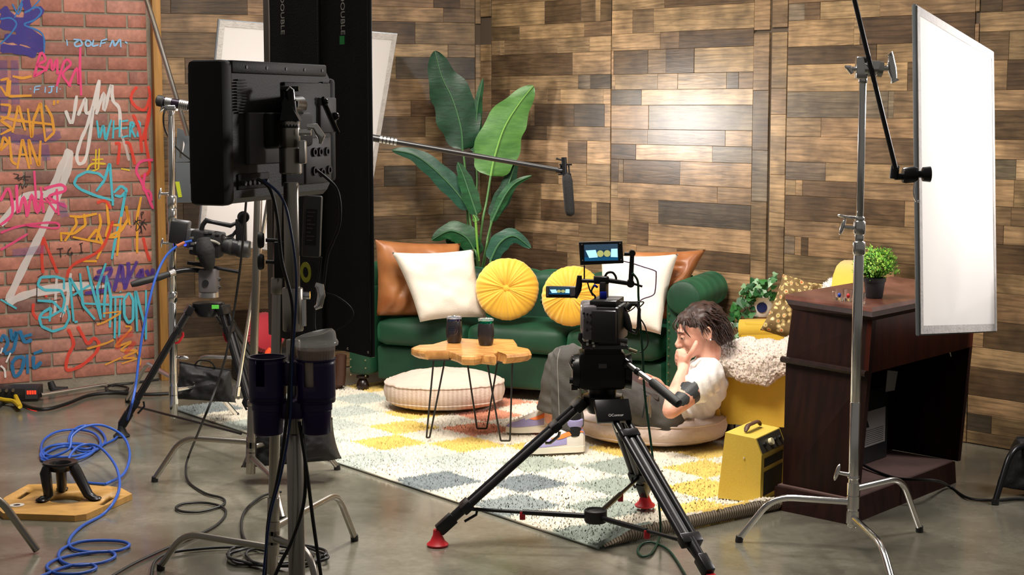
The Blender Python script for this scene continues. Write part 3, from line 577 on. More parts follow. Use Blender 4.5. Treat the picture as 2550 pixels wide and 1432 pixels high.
pillow('linen_cushion', P(1496, 632, 8.08), P(1689, 632, 7.98), P(1645, 833, 7.82), P(1490, 815, 7.95), .15, M_LIN, 'square cream linen cushion behind the big cinema camera', wr=.008, ws=4, sd=7)
M_YEL = mat('mustard_velvet', '#d6a42a', .65, sheen=.35, bump=.1, bs=40)
def roundcush(c, r, th, facing, label, sd, grp, tilt=0):
    M = frame_z(c, facing); rd = random.Random(sd); ph = [rd.uniform(0, 2 * pi) for _ in range(3)]
    root = thing('pleated_cushion', label, 'cushion', c, grp)
    def rf(a, rr_, z):
        k = max(0, min(1, (r - rr_) / r)); pl = (sin(a * 38 + 2.5 * sin(a * 5 + ph[0])) * .55 + sin(a * 23 + ph[1]) * .45)
        amp = .0036 * min(1, rr_ / (r * .35)) * (1 - (rr_ / r) ** 5 * .6)
        return (1 + .012 * sin(a * 2 + ph[2]) + .006 * sin(a * 7) + .008 * pl * (rr_ / r), (pl * amp + .004 * sin(a * 6 + ph[1])) * (1 if z > 0 else -.6))
    prof = []
    for i in range(31):
        t = pi * i / 30; x = sin(t); z = cos(t); rr_ = r * (x ** .75); zz = -z * th / 2 * (1 if abs(z) < 2 else 1)
        dimp = 1 - .4 * math.exp(-(rr_ / (r * .16)) ** 2) if abs(z) > .2 else 1
        prof.append((max(rr_, .001), zz * dimp * (.92 + .08 * (1 - (rr_ / r)))))
    MB(M).lathe(prof, None, 200, rf).out('cover', M_YEL, root, 80)
    MB(M).ball((0, 0, th * .335), (r * .12, r * .12, .012), 24, 8).out('button', M_YEL, root)
roundcush(P(1263, 720, 8.27), .163, .125, V((-.12, -1, .22)), 'round mustard pleated cushion in the open middle of the sofa', 3, 'round pleated cushions')
roundcush(P(1424, 737, 8.1), .155, .125, V((-.28, -1, .25)), 'round mustard pleated cushion half hidden by the big cinema camera', 8, 'round pleated cushions')
# ================================================================ floor poufs
M_POUF = mat('dusty_cream_canvas', '#c8b3a4', .9, bump=.3, bs=120); M_POUFT = mat('pale_cotton', '#c9b5a8', .92, bump=.2, bs=150)
def pouf(c, rx, ry, h, rot, label, sd, m1, m2):
    root = thing('floor_cushion', label, 'pouf', c, 'round floor cushions'); M = Matrix.Translation(V(c)) @ Matrix.Rotation(rot, 4, 'Z')
    def rf(a, r, z): return (1 + .012 * sin(3 * a + sd) + .008 * nz((cos(a) * 3, sin(a) * 3, z * 10), 1.5, sd), nz((r * cos(a) * 4, r * sin(a) * 4, z * 2), 2.2, sd) * .007 * (1 if z > h * .4 else .3))
    S = Matrix.Diagonal((rx, ry, 1, 1))
    pt = [(max(.001, t), h * (.72 + .38 * (1 - t ** 2.6))) for t in [i / 16 for i in range(16)]] + [(.95, h * .79), (.985, h * .73)]
    ps = [(.985, h * .73), (1.0, h * .62), (1.015, h * .48), (1.0, h * .33), (.96, h * .18), (.86, h * .06), (.7, 0.004), (.3, 0.004), (.001, 0.004)]
    MB(M @ S).lathe(pt[::-1], None, 72, rf).out('top_panel', m2, root, 70)
    MB(M @ S).lathe(ps, None, 72, rf).out('side_panel', m1, root, 70)
    k = V((0, 0, 0)); mb = MB(M)
    for zz, s_ in ((h * .73, .99), (h * .2, .965)):
        ring = [V((rx * s_ * cos(a) * rf(a, 1, zz)[0], ry * s_ * sin(a) * rf(a, 1, zz)[0], zz + rf(a, .985, zz)[1])) for a in [2 * pi * i / 72 for i in range(72)]]
        mb.tube(ring, .0045, 6, closed=True)
    mb.out('piping', m1, root)
    MB(M).ball((0, 0, h * 1.08), (.02, .02, .008), 12, 6).out('button', m1, root)
def herring(m):
    nt = m.node_tree; N = nt.nodes; L = nt.links; tc = N.new('ShaderNodeTexCoord'); sx = N.new('ShaderNodeSeparateXYZ'); L.new(tc.outputs['Object'], sx.inputs[0])
    w = N.new('ShaderNodeTexWave'); w.inputs['Scale'].default_value = 14; w.inputs['Distortion'].default_value = .5; L.new(tc.outputs['Object'], w.inputs['Vector'])
    mx = N.new('ShaderNodeMix'); mx.data_type = 'RGBA'; mx.inputs[6].default_value = lin('#bda797'); mx.inputs[7].default_value = lin('#cfbcae'); L.new(w.outputs[0], mx.inputs[0]); L.new(mx.outputs[2], N['Principled BSDF'].inputs[0])
M_HER = mat('herringbone_canvas', '#d0bcae', .9, bump=.3, bs=120); herring(M_HER)
c1 = F(1097, 1005, .0); 
pouf((-.345, 8.06, .03), .305, .25, .165, .1, 'round cream floor cushion on the rug between coffee table and green sofa', 1, M_HER, M_POUFT)
pouf((.64, 7.27, .03), .345, .30, .135, -.3, 'round dusty pink floor cushion the person sits on', 4, mat('dusty_pink_canvas', '#c9b7ae', .9, bump=.4, bs=60), mat('dusty_pink_cotton', '#cbbab1', .92, bump=.3, bs=80))
# ================================================================ coffee table
M_LIVE = mat('honey_teak', '#c99455', .4, var=.5, vs_=5, stretch=(3, 12, 3), bump=.15, bs=12, col2='#a06c38', coat=.2)
M_HAIR = mat('black_powder_coat', (.012, .012, .012), .45)
zt = .435
tab = thing('coffee_table', 'live-edge honey wood coffee table on black hairpin legs, in front of the sofa', 'table', F(1170, 1100))
top_px = [(1024, 866), (1040, 860), (1075, 858), (1110, 848), (1150, 843), (1195, 846), (1240, 844), (1280, 846), (1287, 856), (1290, 864), (1318, 869), (1322, 876), (1300, 880), (1262, 884), (1240, 876), (1228, 880), (1236, 888), (1200, 884), (1180, 888), (1150, 887), (1136, 880), (1118, 874), (1090, 874), (1060, 874), (1035, 870)]
tp = [F(x, y, zt) for x, y in top_px]; cc = sum(tp, V()) / len(tp)
def ring(k, dz, j=0): return [cc + (p - cc) * (k + (.02 * nz(p, 14, j) if j else 0)) + V((0, 0, dz)) for p in tp]
mb = MB(); rs = [ring(.97, .002), ring(1, -.003), ring(1.012, -.014, 2), ring(1.0, -.03, 3), ring(.94, -.042, 4)]; n = len(tp)
mb._add([p for r_ in rs for p in r_], [tuple(range(n)), tuple(range(4 * n, 5 * n))[::-1]] + [(i * n + k, i * n + (k + 1) % n, (i + 1) * n + (k + 1) % n, (i + 1) * n + k) for i in range(4) for k in range(n)])
o = mb.out('tabletop', M_LIVE, tab, 25, label='irregular live-edge slab with bevelled bark side')
def hairpin(tops, foots, Yt, Yf):
    a, b = [V((*P(x, 897, Yt).xy, zt - .04)) for x in tops]; f1, f2 = [P(x, y, Yf) for x, y in foots]
    f1.z = f2.z = .035; m_ = (f1 + f2) / 2
    MB().tube(fillet([a, f1 + (a - f1) * .03, f1, f2, f2 + (b - f2) * .03, b], .012, 4), .0042, 8).box(((a + b) / 2)[:], (.1, .04, .004)).out('leg', M_HAIR, tab)
hairpin((1080, 1108), ((1062, 1107), (1070, 1108)), 7.2, 7.21)
hairpin((1160, 1243), ((1188, 1079), (1212, 1078)), 7.42, 7.42)
hairpin((1213, 1276), ((1247, 1122), (1270, 1117)), 7.14, 7.14)
M_TUMB = mat('black_tumbler_coat', (.014, .013, .015), .3); M_IRI = mat('iridescent_steel', (.35, .2, .5), .15, 1, var=.9, vs_=9, col2='#2f8fa0'); M_ACR = mat('clear_acrylic', (.85, .87, .9), .08, trans=.9)
for i, (px, lab, im) in enumerate(((1131, 'black stemless tumbler with round emblem on the coffee table, the left one', M_IRI), (1210, 'plain black stemless tumbler with green rim on the coffee table, the right one', mat('teal_steel', '#1fa384', .2, 1)))):
    b = F(px, 853 + i * 6, zt + .003); t = thing('tumbler', lab, 'tumbler', b, 'tumblers on the coffee table'); M = Matrix.Translation(b)
    MB(M).lathe([(.001, 0), (.028, 0), (.033, .006), (.037, .03), (.0385, .05), (.0375, .075), (.035, .1), (.034, .104)], None, 28).out('body', M_TUMB, t)
    MB(M).lathe([(.0343, .1), (.0347, .104), (.0347, .111), (.033, .113)], None, 28).out('rim', im, t)
    MB(M).lathe([(.001, .112), (.033, .113), (.0365, .115), (.0365, .121), (.033, .123), (.03, .119), (.001, .119)], None, 28).out('lid', M_ACR, t)
    if i == 0:
        X = M @ Matrix.Rotation(-.15, 4, 'Z')
        def emb(r0, r1): return lambda a, b_: X @ V((cos(a * 2 * pi) * (r0 + (r1 - r0) * b_), -sqrt(max(0, .0392 ** 2 - (cos(a * 2 * pi) * (r0 + (r1 - r0) * b_)) ** 2)), .062 + sin(a * 2 * pi) * (r0 + (r1 - r0) * b_)))
        mb = MB().grid(emb(.0225, .024), 40, 1)
        for z_, w_ in ((.012, .012), (.004, .016), (-.004, .014), (-.012, .011)): mb.grid(lambda a, b_, z_=z_, w_=w_: X @ V(((a * 2 - 1) * w_, -sqrt(.0392 ** 2 - ((a * 2 - 1) * w_) ** 2), .062 + z_ + (b_ - .5) * .004)), 8, 1)
        mb.out('emblem', M_IRI, t, label='round iridescent emblem')
# ================================================================ large plant behind the sofa
def leafmat(nm, c1_, c2_): return mat(nm, c1_, .42, var=.3, vs_=10, col2=c2_, bump=.12, bs=26, stretch=(1, 1, 3))
LM = [leafmat('leaf_dark', '#173f28', '#10301d'), leafmat('leaf_mid', '#184c26', '#11381b'), leafmat('leaf_light', '#4a7434', '#38602a'), leafmat('leaf_blue', '#24503c', '#1a4030')]
M_RIB = mat('leaf_rib', '#3c6640', .5); M_RIBL = mat('leaf_rib_light', '#6f9c48', .5)
def bigleaf(parent, sp, Wm, m, rib, fold=.25, side=V((1, 0, 0)), wave=.03, name='leaf', n=18, bendy=0, sh=.35):
    """sp: spine points base->tip (world); Wm: half width in metres"""
    s = catmull(sp, 8); L = len(s)
    def hw(t): return Wm * (sin(pi * min(1, (t ** (1 - sh)) * .98 + .015)) ** .7) * (1 + .06 * sin(t * 23))
    def fn(a, b):
        k = a * (L - 1); i = min(L - 2, int(k)); p = s[i].lerp(s[i + 1], k - i); t = (s[min(L - 1, i + 1)] - s[max(0, i - 1)]).normalized()
        view = (p - CP).normalized(); c = t.cross(view).normalized(); nn = -view
        q = b * 2 - 1; w_ = hw(a) * abs(q)
        return p + c * (w_ if q > 0 else -w_) * (1 - .15 * fold) - nn * fold * w_ * (.6 if q > 0 else 1) + nn * wave * sin(a * 17 + q * 2) * q * q * Wm * 8 * .15
    o = MB().grid(fn, 30, 10).out(name, m, parent, 80)
    MB().tube([q - (q - CP).normalized() * .004 for q in s], [.005 * (1 - .8 * i / L) + .001 for i in range(L)], 5).out('rib', rib, o)
    return o
PB_ = V((-.2, 9.42, 0)); plant = thing('potted_plant', 'tall broad-leaved bird of paradise plant in the corner behind the sofa', 'plant', PB_)
MB(Matrix.Translation(PB_)).lathe([(.001, 0), (.12, 0), (.15, .26), (.16, .27), (.145, .27), (.14, .25), (.001, .25)], None, 28).out('pot', M_BLKRUB, plant)
def pp(l, Y): return [P(x, y, Y + (k[2] if len(k := (x, y)) > 2 else 0)) for x, y in l]
def leaf(pts, Y, W_, m, rib=M_RIB, stem=None, **k):
    o = bigleaf(plant, [P(x, y, Y) for x, y in pts], W_, m, rib, **k)
    if stem:
        sp = [P(x, y, Y) for x, y in stem]; base = PB_ + V((random.uniform(-.05, .05), random.uniform(-.05, .05), .26))
        MB().tube(catmull(sp + [base], 6), .0062, 8).out('stem', mat('leaf_stalk', '#4c7440', .5), plant)
leaf([(1152, 372), (1148, 320), (1128, 250), (1100, 190), (1083, 127)], 9.3, .128, LM[0], stem=[(1152, 372), (1158, 420), (1165, 560)], wave=.05, fold=.2, sh=.25)
leaf([(1180, 378), (1184, 330), (1190, 260), (1203, 195)], 9.33, .036, LM[1], stem=[(1180, 378), (1188, 440), (1184, 560)])
leaf([(1222, 438), (1232, 390), (1255, 320), (1290, 262), (1328, 214)], 9.15, .128, LM[2], M_RIBL, stem=[(1222, 438), (1212, 500), (1198, 580)], fold=.12, wave=.04)
leaf([(1168, 520), (1130, 470), (1080, 420), (1030, 385), (976, 374)], 9.2, .062, LM[3], stem=[(1168, 520), (1172, 560), (1178, 600)], fold=.3)
leaf([(1187, 535), (1172, 490), (1155, 440), (1140, 404)], 9.15, .05, LM[1], stem=[(1187, 535), (1184, 560), (1190, 610)])
leaf([(1225, 552), (1245, 510), (1262, 480), (1285, 455), (1324, 437)], 9.1, .032, LM[1], stem=[(1225, 552), (1215, 590), (1208, 630)])
leaf([(1224, 540), (1262, 470), (1285, 400)], 9.2, .05, LM[0], stem=[(1224, 540), (1216, 600)])
leaf([(1180, 620), (1160, 590), (1120, 575), (1075, 598)], 9.1, .07, LM[1], stem=[(1180, 620), (1190, 650)])
leaf([(1190, 640), (1150, 600), (1110, 600)], 9.15, .08, LM[1])
leaf([(1222, 648), (1245, 605), (1280, 588), (1322, 618)], 8.95, .055, LM[3], stem=[(1222, 648), (1215, 680)], fold=.2)
leaf([(1185, 552), (1184, 545), (1178, 535)], 9.1, .02, LM[2], M_RIBL, n=8)
MB().tube(catmull([P(1185, 552, 9.1), P(1188, 600, 9.1), P(1192, 650, 9.1)], 5), .007).out('stem', mat('young_stalk', '#6d9c3c', .5), plant)
# ================================================================ armchair
M_MUS = mat('mustard_upholstery', '#c2a02a', .75, sheen=.35, bump=.12, bs=90, var=.12, vs_=6)
AO = V((.935, 7.215, 0)); AX = V((.95, -.312, 0)); AM = frame_xz(AO, AX)
ch = thing('armchair', 'mustard yellow armchair with nailhead trim, half hidden behind the dark desk', 'armchair', AO)
puff(AM, .03, .52, .03, .60, .1, .27, 'base', ch, .02, 0, 1, m=M_MUS)
puff(AM, -.03, .40, .11, .53, .275, .385, 'seat_cushion', ch, .04, .015, 2, m=M_MUS)
for i, y in enumerate((.0, .53)):
    mb = MB(AM); mb.box((.27, y + .045, .28), (.5, .085, .36), bev=.015)
    mb.prism([(x, z) for x, z in [(.0, .1), (.0, .36), (.01, .39), (.04, .42), (.5, .45), (.5, .1)]], -(y + .09), -y, Matrix.Rotation(pi / 2, 4, 'X'))
    for k in range(1): mb.tube([(-.005 + .1 * j, y + .045, (.41 + .006 * j)) for j in range(6)], .05, 18)
    o = mb.out('arm', M_MUS, ch, 50)
    if i: o.location.z += .045
    nb = MB(AM)
    for k in range(12): nb.ball((.012, y - .002, .12 + .027 * k), .004, 6, 4)
    nb.out('nailheads', M_NICKEL, ch, kind='stuff')
mb = MB(AM); bk = [(.0, .3), (.0, .74), (.06, .79), (.18, .82), (.33, .825), (.48, .82), (.60, .79), (.66, .74), (.66, .3)]
mb.prism([(y - .02, z) for y, z in bk], .0, .12, Matrix(((0, 0, 1, .50), (1, 0, 0, 0), (0, 1, 0, 0), (0, 0, 0, 1)))); mb.out('backrest', M_MUS, ch, 50)
for x, y in ((.05, .05), (.05, .57), (.5, .05), (.5, .57)): MB(AM).tube([(x, y, 0), (x, y, .05), (x, y, .1)], [.014, .02, .026], 12).out('leg', M_DKW, ch)
# fluffy blanket over the near arm
M_FUR = mat('cream_fleece', '#cbbcb0', .95, sheen=.4, bump=.5, bs=60)
path = [(.21, .38), (.17, .45), (.09, .49), (0.0, .485), (-.06, .45), (-.092, .40), (-.09, .35), (-.072, .335), (-.055, .35), (-.05, .39), (-.03, .43), (.08, .455), (.13, .42), (.17, .37)]
pc = catmull([V((0, y, z)) for y, z in path], 4, True); pc.append(pc[0])
def blk(a, b):
    k = int(b * (len(pc) - 1.001)); p = pc[k].lerp(pc[k + 1], b * (len(pc) - 1.001) - k); e = 1 - max(0, (.16 - a) / .16) ** 2.4; c = V((0, .05, .40 - .03 * (1 - e)))
    p = c + (p - c) * (.06 + .94 * sqrt(max(0, e)))
    dip = -.055 * max(0, .55 - a) / .55 + .015 * sin(a * 7 + .5) + .03 * nz((a * 5, b * 4, 0), 1.3)
    if p.z < .4: dip += .035 * sin(a * 6.5 + 1.2)
    return AM @ V((-.085 + a * .53, p.y + .012 * nz((a * 6, b * 6, 3)), p.z + dip + a * .02))
def blkf(a, b):
    p = blk(a, b); return p + (p - (AM @ V((-.085 + a * .53, .05, .43)))).normalized() * (.005 * nz(p, 75) + .005 * nz(p, 140, 3) + .008 * nz(p, 22, 5))
mb = MB(); mb.grid(blkf, 190, 200); bl_ = mb.out('blanket', M_FUR, None, 80)
tag(bl_, 'thick cream fleece blanket draped over the near arm of the yellow armchair', 'blanket')
def surfpts(o, N, rnd):
    P_ = o.data.polygons; ar = []; t = 0
    for p in P_: t += p.area; ar.append(t)
    import bisect; out = []
    for _ in range(N):
        p = P_[min(len(P_) - 1, bisect.bisect(ar, rnd.random() * t))]; vv = [o.data.vertices[i].co for i in p.vertices]
        w_ = [rnd.random() for _ in vv]; s_ = sum(w_); out.append((sum((v * (a / s_) for v, a in zip(vv, w_)), V()), p.normal.copy()))
    return out
def fleece(o, N, L_, w_, cols_, seed, droop=.25):
    rnd = random.Random(seed); pts = [(p, (n - V((0, 0, droop))).normalized()) for p, n in surfpts(o, N, rnd)]
    cc_ = [[x * rnd.uniform(.8, 1.1) for x in lin(rnd.choice(cols_))[:3]] for _ in pts]
    blades(None, pts, cc_, L_, w_, .7, rnd, 'fleece_pile', M_TINT, o, bend=1.2)
fleece(bl_, 20000, .005, .006, ['#cdbfb4', '#d3c5bb', '#c8b9ae'], 4)
# patterned and fluffy cushions in the armchair
M_PAT = mat('retro_circles', '#6f5a30', .8); nt = M_PAT.node_tree; N = nt.nodes; L = nt.links
tc = N.new('ShaderNodeTexCoord'); vo = N.new('ShaderNodeTexVoronoi'); vo.inputs['Scale'].default_value = 38; vo.inputs['Randomness'].default_value = .55; L.new(tc.outputs['Object'], vo.inputs['Vector'])
cr = N.new('ShaderNodeValToRGB'); cr.color_ramp.interpolation = 'CONSTANT'; e = cr.color_ramp.elements; e[0].position = 0; e[0].color = (.5, .5, .5, 1); e[1].position = .46; e[1].color = lin('#6a5430')
for p_, c_ in ((.22, '#d8c48a'), (.29, '#8a6a34'), (.37, '#c9b684'), (.42, '#5d4726')): k = e.new(p_); k.color = lin(c_)
L.new(vo.outputs['Distance'], cr.inputs[0]); c2 = N.new('ShaderNodeValToRGB'); c2.color_ramp.interpolation = 'CONSTANT'; e = c2.color_ramp.elements; e[0].color = lin('#c8502a'); e[1].position = .3; e[1].color = lin('#cdb877')
for p_, c_ in ((.55, '#8c7a2c'), (.75, '#d9744a'), (.88, '#e0cf9c')): k = e.new(p_); k.color = lin(c_)
sp = N.new('ShaderNodeSeparateColor'); L.new(vo.outputs['Color'], sp.inputs[0]); L.new(sp.outputs[0], c2.inputs[0])
lt = N.new('ShaderNodeMath'); lt.operation = 'LESS_THAN'; lt.inputs[1].default_value = .22; L.new(vo.outputs['Distance'], lt.inputs[0])
mx = N.new('ShaderNodeMix'); mx.data_type = 'RGBA'; L.new(lt.outputs[0], mx.inputs[0]); L.new(cr.outputs[0], mx.inputs[6]); L.new(c2.outputs[0], mx.inputs[7]); L.new(mx.outputs[2], N['Principled BSDF'].inputs[0])
pillow('patterned_cushion', P(1950, 682, 7.5), P(2085, 716, 7.42), P(2030, 872, 7.28), P(1893, 822, 7.38), .13, M_PAT, 'brown cushion printed with orange and cream circles on the armchair', wr=.02, sd=4)
p = P(2112, 750, 7.33); mb = MB(frame_z(p, V((-.5, -1, .3)))).ball((0, 0, 0), (.15, .125, .06), 28, 18); o = mb.out('fluffy_cushion', M_FUR, None, 80); tag(o, 'white fluffy round cushion leaning on the armchair backrest', 'cushion')
fleece(o, 5000, .012, .006, ['#efe8e2', '#f6f0ec'], 6, 0)
M_GOLD = mat('gold_thread', '#c79a2a', .4, sheen=.4)
b = P(1786, 1018, 7.2); t = MB(Matrix.Translation(b)).lathe([(.001, .02), (.008, .016), (.008, .006), (.006, .004), (.013, -.004), (.016, -.03), (.001, -.032)], None, 14).tube([(0, 0, .015), (.003, 0, .05), (.01, .02, .1)], .002, 6)
tag(t.out('tassel', M_GOLD), 'gold tassel hanging at the front of the yellow armchair', 'tassel')
# ================================================================ ivy in white pot on a wooden stool
IY = 7.9; ip = P(1897, 788, IY); M_WHT = mat('white_glazed_ceramic', '#ddd8ce', .3); M_NAVY = mat('navy_glaze', '#16204f', .35)
st = thing('plant_stool', 'brown wooden plant stool behind the armchair', 'stool', (ip.x, ip.y, 0))
M_STW = mat('mid_brown_wood', '#7a4f26', .45, var=.3)
MB(Matrix.Translation((ip.x, ip.y, 0))).lathe([(.001, ip.z - .028), (.1, ip.z - .028), (.105, ip.z - .02), (.105, ip.z - .004), (.1, ip.z - .001), (.001, ip.z - .001)], None, 28).out('seat', M_STW, st)
for k in range(3):
    a = k * 2.1 + .5; MB().tube([(ip.x + .06 * cos(a), ip.y + .06 * sin(a), ip.z - .025), (ip.x + .11 * cos(a), ip.y + .11 * sin(a), 0)], [.013, .01], 10).out('leg', M_STW, st)
iv = thing('potted_ivy', 'trailing ivy in a white pot with a navy dot, behind the person', 'plant', ip); IM = Matrix.Translation(ip)
MB(IM).lathe([(.001, 0), (.05, 0), (.056, .005), (.061, .05), (.063, .096), (.066, .1), (.06, .1), (.056, .085), (.001, .085)], None, 32).out('pot', M_WHT, iv, 60)
def dot(a, b):
    x = cos(a * 2 * pi) * b * .026 + .0; z = sin(a * 2 * pi) * b * .026; d = (V((ip.x, ip.y, 0)) * -1).normalized(); s_ = V((-d.y, d.x, 0))
    return ip + s_ * x + d * (sqrt(.0628 ** 2 - x * x)) + V((0, 0, .052 + z))
MB().grid(dot, 28, 4).out('navy_dot', M_NAVY, iv)
def leaflets(parent, pts, size, cols_, seed, name='leaf', shape='ivy'):
    rnd = random.Random(seed); shapes = []
    base = [(0, 0), (.35, -.12), (.5, .2), (.3, .45), (0, 1), (-.3, .45), (-.5, .2), (-.35, -.12)] if shape == 'ivy' else [(0, 0), (.3, .3), (.28, .7), (0, 1), (-.28, .7), (-.3, .3)]
    for p, n in pts:
        s_ = size * rnd.uniform(.6, 1.2); n = (n + V((rnd.uniform(-.6, .6), rnd.uniform(-.6, .6), rnd.uniform(-.5, .5)))).normalized(); M = frame_z(p, n, V((rnd.uniform(-1, 1), rnd.uniform(-1, 1), rnd.uniform(-1, 1)))) 
        yield s_, M, rnd.choice(cols_), base
IV = [mat('ivy_' + k, c_, .4, var=.4, vs_=30) for k, c_ in (('green', '#2f6b2c'), ('deep', '#1f4f26'), ('pale', '#7fa37a'))]
vines = [[(1895, 735), (1880, 712), (1905, 700), (1935, 690)], [(1890, 738), (1862, 715), (1850, 740), (1835, 775), (1820, 805)], [(1885, 740), (1868, 730), (1862, 770), (1850, 812), (1838, 835)], [(1890, 738), (1870, 745), (1872, 780), (1860, 810)],
         [(1905, 736), (1925, 728), (1932, 745)], [(1893, 735), (1895, 715), (1885, 700)], [(1900, 736), (1910, 715), (1918, 706)], [(1880, 740), (1855, 735), (1843, 760), (1830, 790), (1835, 820)]]
rnd = random.Random(2); lp = []
for v_ in vines:
    s_ = catmull([P(x, y, IY - .06 + rnd.uniform(-.04, .05)) for x, y in v_], 7); MB().tube(s_, .0022, 5).out('vine', IV[0], iv)
    for q in s_[2::2]: lp.append((q + V((rnd.uniform(-.02, .02), rnd.uniform(-.03, .03), rnd.uniform(-.015, .015))), V((-.3, -1, .5))))
lme = {}
for s_, M, c_, base in leaflets(iv, lp, .045, [0, 0, 1, 1, 2], 3):
    if c_ not in lme:
        mb = MB(); mb._add([(x, y, -.12 * abs(x)) for x, y in base] , [(0, 1, 2, 3, 4), (0, 4, 5, 6, 7)]); o_ = mb.out('leaf', IV[c_], None, 0); lme[c_] = o_.data; bpy.data.objects.remove(o_)
    o = bpy.data.objects.new('leaf', lme[c_]); COL.objects.link(o); X_ = M @ Matrix.Scale(s_, 4); o.location = X_.to_translation(); o.rotation_euler = X_.to_euler(); o.scale = (s_, s_, s_); setpar(o, iv)
# ================================================================ desk
def woodm(nm, c_, c2_, r=.35):
    return mat(nm, c_, r, var=.5, vs_=2.2, stretch=(14, 14, 1.2), col2=c2_, bump=.05, bs=40)
M_MAH = woodm('dark_mahogany', '#24100b', '#160907', .45); M_MAHR = woodm('red_mahogany', '#3f180e', '#2a0f08', .42); M_DTOP = mat('scuffed_mahogany_top', '#45241b', .3, var=.55, vs_=3, stretch=(4, 1, 1), col2='#6b453a', detail=6)
for _m in (M_MAH, M_MAHR): _m.node_tree.nodes['Principled BSDF'].inputs['Specular IOR Level'].default_value = .22
M_INS = mat('desk_interior', '#120806', .6); M_DUST = mat('dusty_shelf', '#5d4540', .8, var=.3, vs_=8)
def lvl(l, n_, z, R=None):
    Lp, Np = F(*l, z), F(*n_, z); Rp = Np + RV if R is None else F(*R, z); return Lp, Np, Rp, Lp + (Rp - Np)
RV = F(2381, 1202) - F(2118, 1308); RV.z = 0
q0 = lvl((1927, 1268), (2118, 1308), 0); q1 = lvl((1929, 1211), (2116, 1249), .082); b1 = lvl((1949, 1208), (2132, 1246), .083); b2 = lvl((1957, 895), (2162, 931), .558); b3 = lvl((1973, 770), (2172, 799), .752)
t1 = lvl((1962, 757), (2172, 790), .77); t2 = lvl((1955, 745), (2172, 777), .785); t3 = lvl((1955, 733), (2171, 766), .8)
desk = thing('desk', 'dark mahogany kneehole desk with an open back beside the yellow amplifier', 'desk', q0[0])
def mix(a, b, t): return a * (1 - t) + b * t
def slab(a, b, name, m, **k): return MB().hexa(a, b).out(name, m, desk, 30, **k)
slab(q0, q1, 'plinth', M_MAH); c1_ = sum(q1, V()) / 4
slab([mix(p, c1_, .03) for p in q1], [mix(p, c1_, .03) + V((0, 0, .006)) for p in q1], 'shelf', M_DUST, label='dusty bottom shelf')
def wallp(i, j, name, m, th=.022, lv=(b1, b2, b3)):
    mb = MB(); 
    for lo, hi in zip(lv[:-1], lv[1:]):
        a, b = lo[i], lo[j]; c, d = hi[i], hi[j]; o_ = V(((b - a).y, -(b - a).x, 0)).normalized() * th; ctr = sum(lo, V()) / 4
        if (ctr - a).dot(o_) < 0: o_ = -o_
        mb.hexa([a, b, b + o_, a + o_], [c, d, d + o_, c + o_])
    return mb.out(name, m, desk, 30)
wallp(0, 1, 'side_panel', M_MAH); wallp(0, 3, 'front_panel', M_MAH); wallp(3, 2, 'side_panel', M_MAH)
a, b, c, d = [x + V((.0, 0, 0)) for x in (b2[1], b2[2], b3[2], b3[1])]; o_ = V(((b - a).y, -(b - a).x, 0)).normalized() * -.02
MB().hexa([a, b, b + o_, a + o_], [d, c, c + o_, d + o_]).out('apron', M_MAHR, desk, 30, label='reddish mahogany apron above the kneehole')
e_ = (b2[1] - b2[0]).normalized(); n_ = V((e_.y, -e_.x, 0)); n_ = n_ if n_.y < 0 else -n_
MB().tube([b2[0] - e_ * .012 + n_ * .008, b2[1] + n_ * .008], .013, 8).out('belt_moulding', M_MAH, desk)
MB().hexa([b3[k] for k in range(4)], [t1[k] for k in range(4)]).hexa([t1[k] for k in range(4)], [t2[k] for k in range(4)]).out('cornice', M_MAH, desk, 30)
slab(t2, t3, 'desktop', M_DTOP, label='scuffed mahogany top')
u_ = (q0[2] - q0[1]).normalized()
dq = [mix(b1[0], b1[1], .35) + u_ * .03, mix(b1[0], b1[1], .35) + u_ * .16, mix(b1[0], b1[1], .05) + u_ * .16, mix(b1[0], b1[1], .05) + u_ * .03]
dq = [p + V((0, 0, .008)) for p in dq]
# black appliance standing on the shelf inside
ux = (q0[2] - q0[1]).normalized(); uy = V((-ux.y, ux.x, 0)); pb = V((q0[1].x, q0[1].y, .09))
ab = thing('speaker_box', 'black box with a grey warning label standing on the desk shelf', 'box', pb + ux * .6 + uy * .3)
def bx(x0, x1, y0, y1, z0, z1): return [[pb + ux * a + uy * b + V((0, 0, c)) for a, b in ((x0, y0), (x1, y0), (x1, y1), (x0, y1))] for c in (z0, z1)]
MB().hexa(*bx(.42, .78, .26, .34, 0, .3)).out('cabinet', M_BLK, ab, 30)
M_LAB = mat('grey_label', '#8b8683', .6); MB().hexa(*bx(.46, .755, .257, .26, .07, .215)).out('label_plate', M_LAB, ab, 0)
mb = MB(); mb._add([pb + ux * x + uy * .256 + V((0, 0, z)) for x, z in ((.585, .15), (.615, .15), (.6, .18))], [(0, 1, 2)]); mb.out('warning_triangle', M_BLK, ab, 0)
mb = MB()
for k in range(8): mb.hexa(*bx(.5, .74, .2555, .2565, .08 + k * .008, .0815 + k * .008))
mb.out('label_print', M_GREYM, ab, 0, kind='stuff')
pp_ = P(2206, 925, 6.42); tag(MB().hexa([P(2205, 976, 6.42), P(2228, 972, 6.5), P(2228, 972, 6.51), P(2205, 976, 6.43)], [P(2210, 922, 6.42), P(2236, 925, 6.5), P(2236, 925, 6.51), P(2210, 922, 6.43)]).out('paper_tag', M_LAB, angle=0), 'small grey paper taped inside the desk kneehole', 'paper')
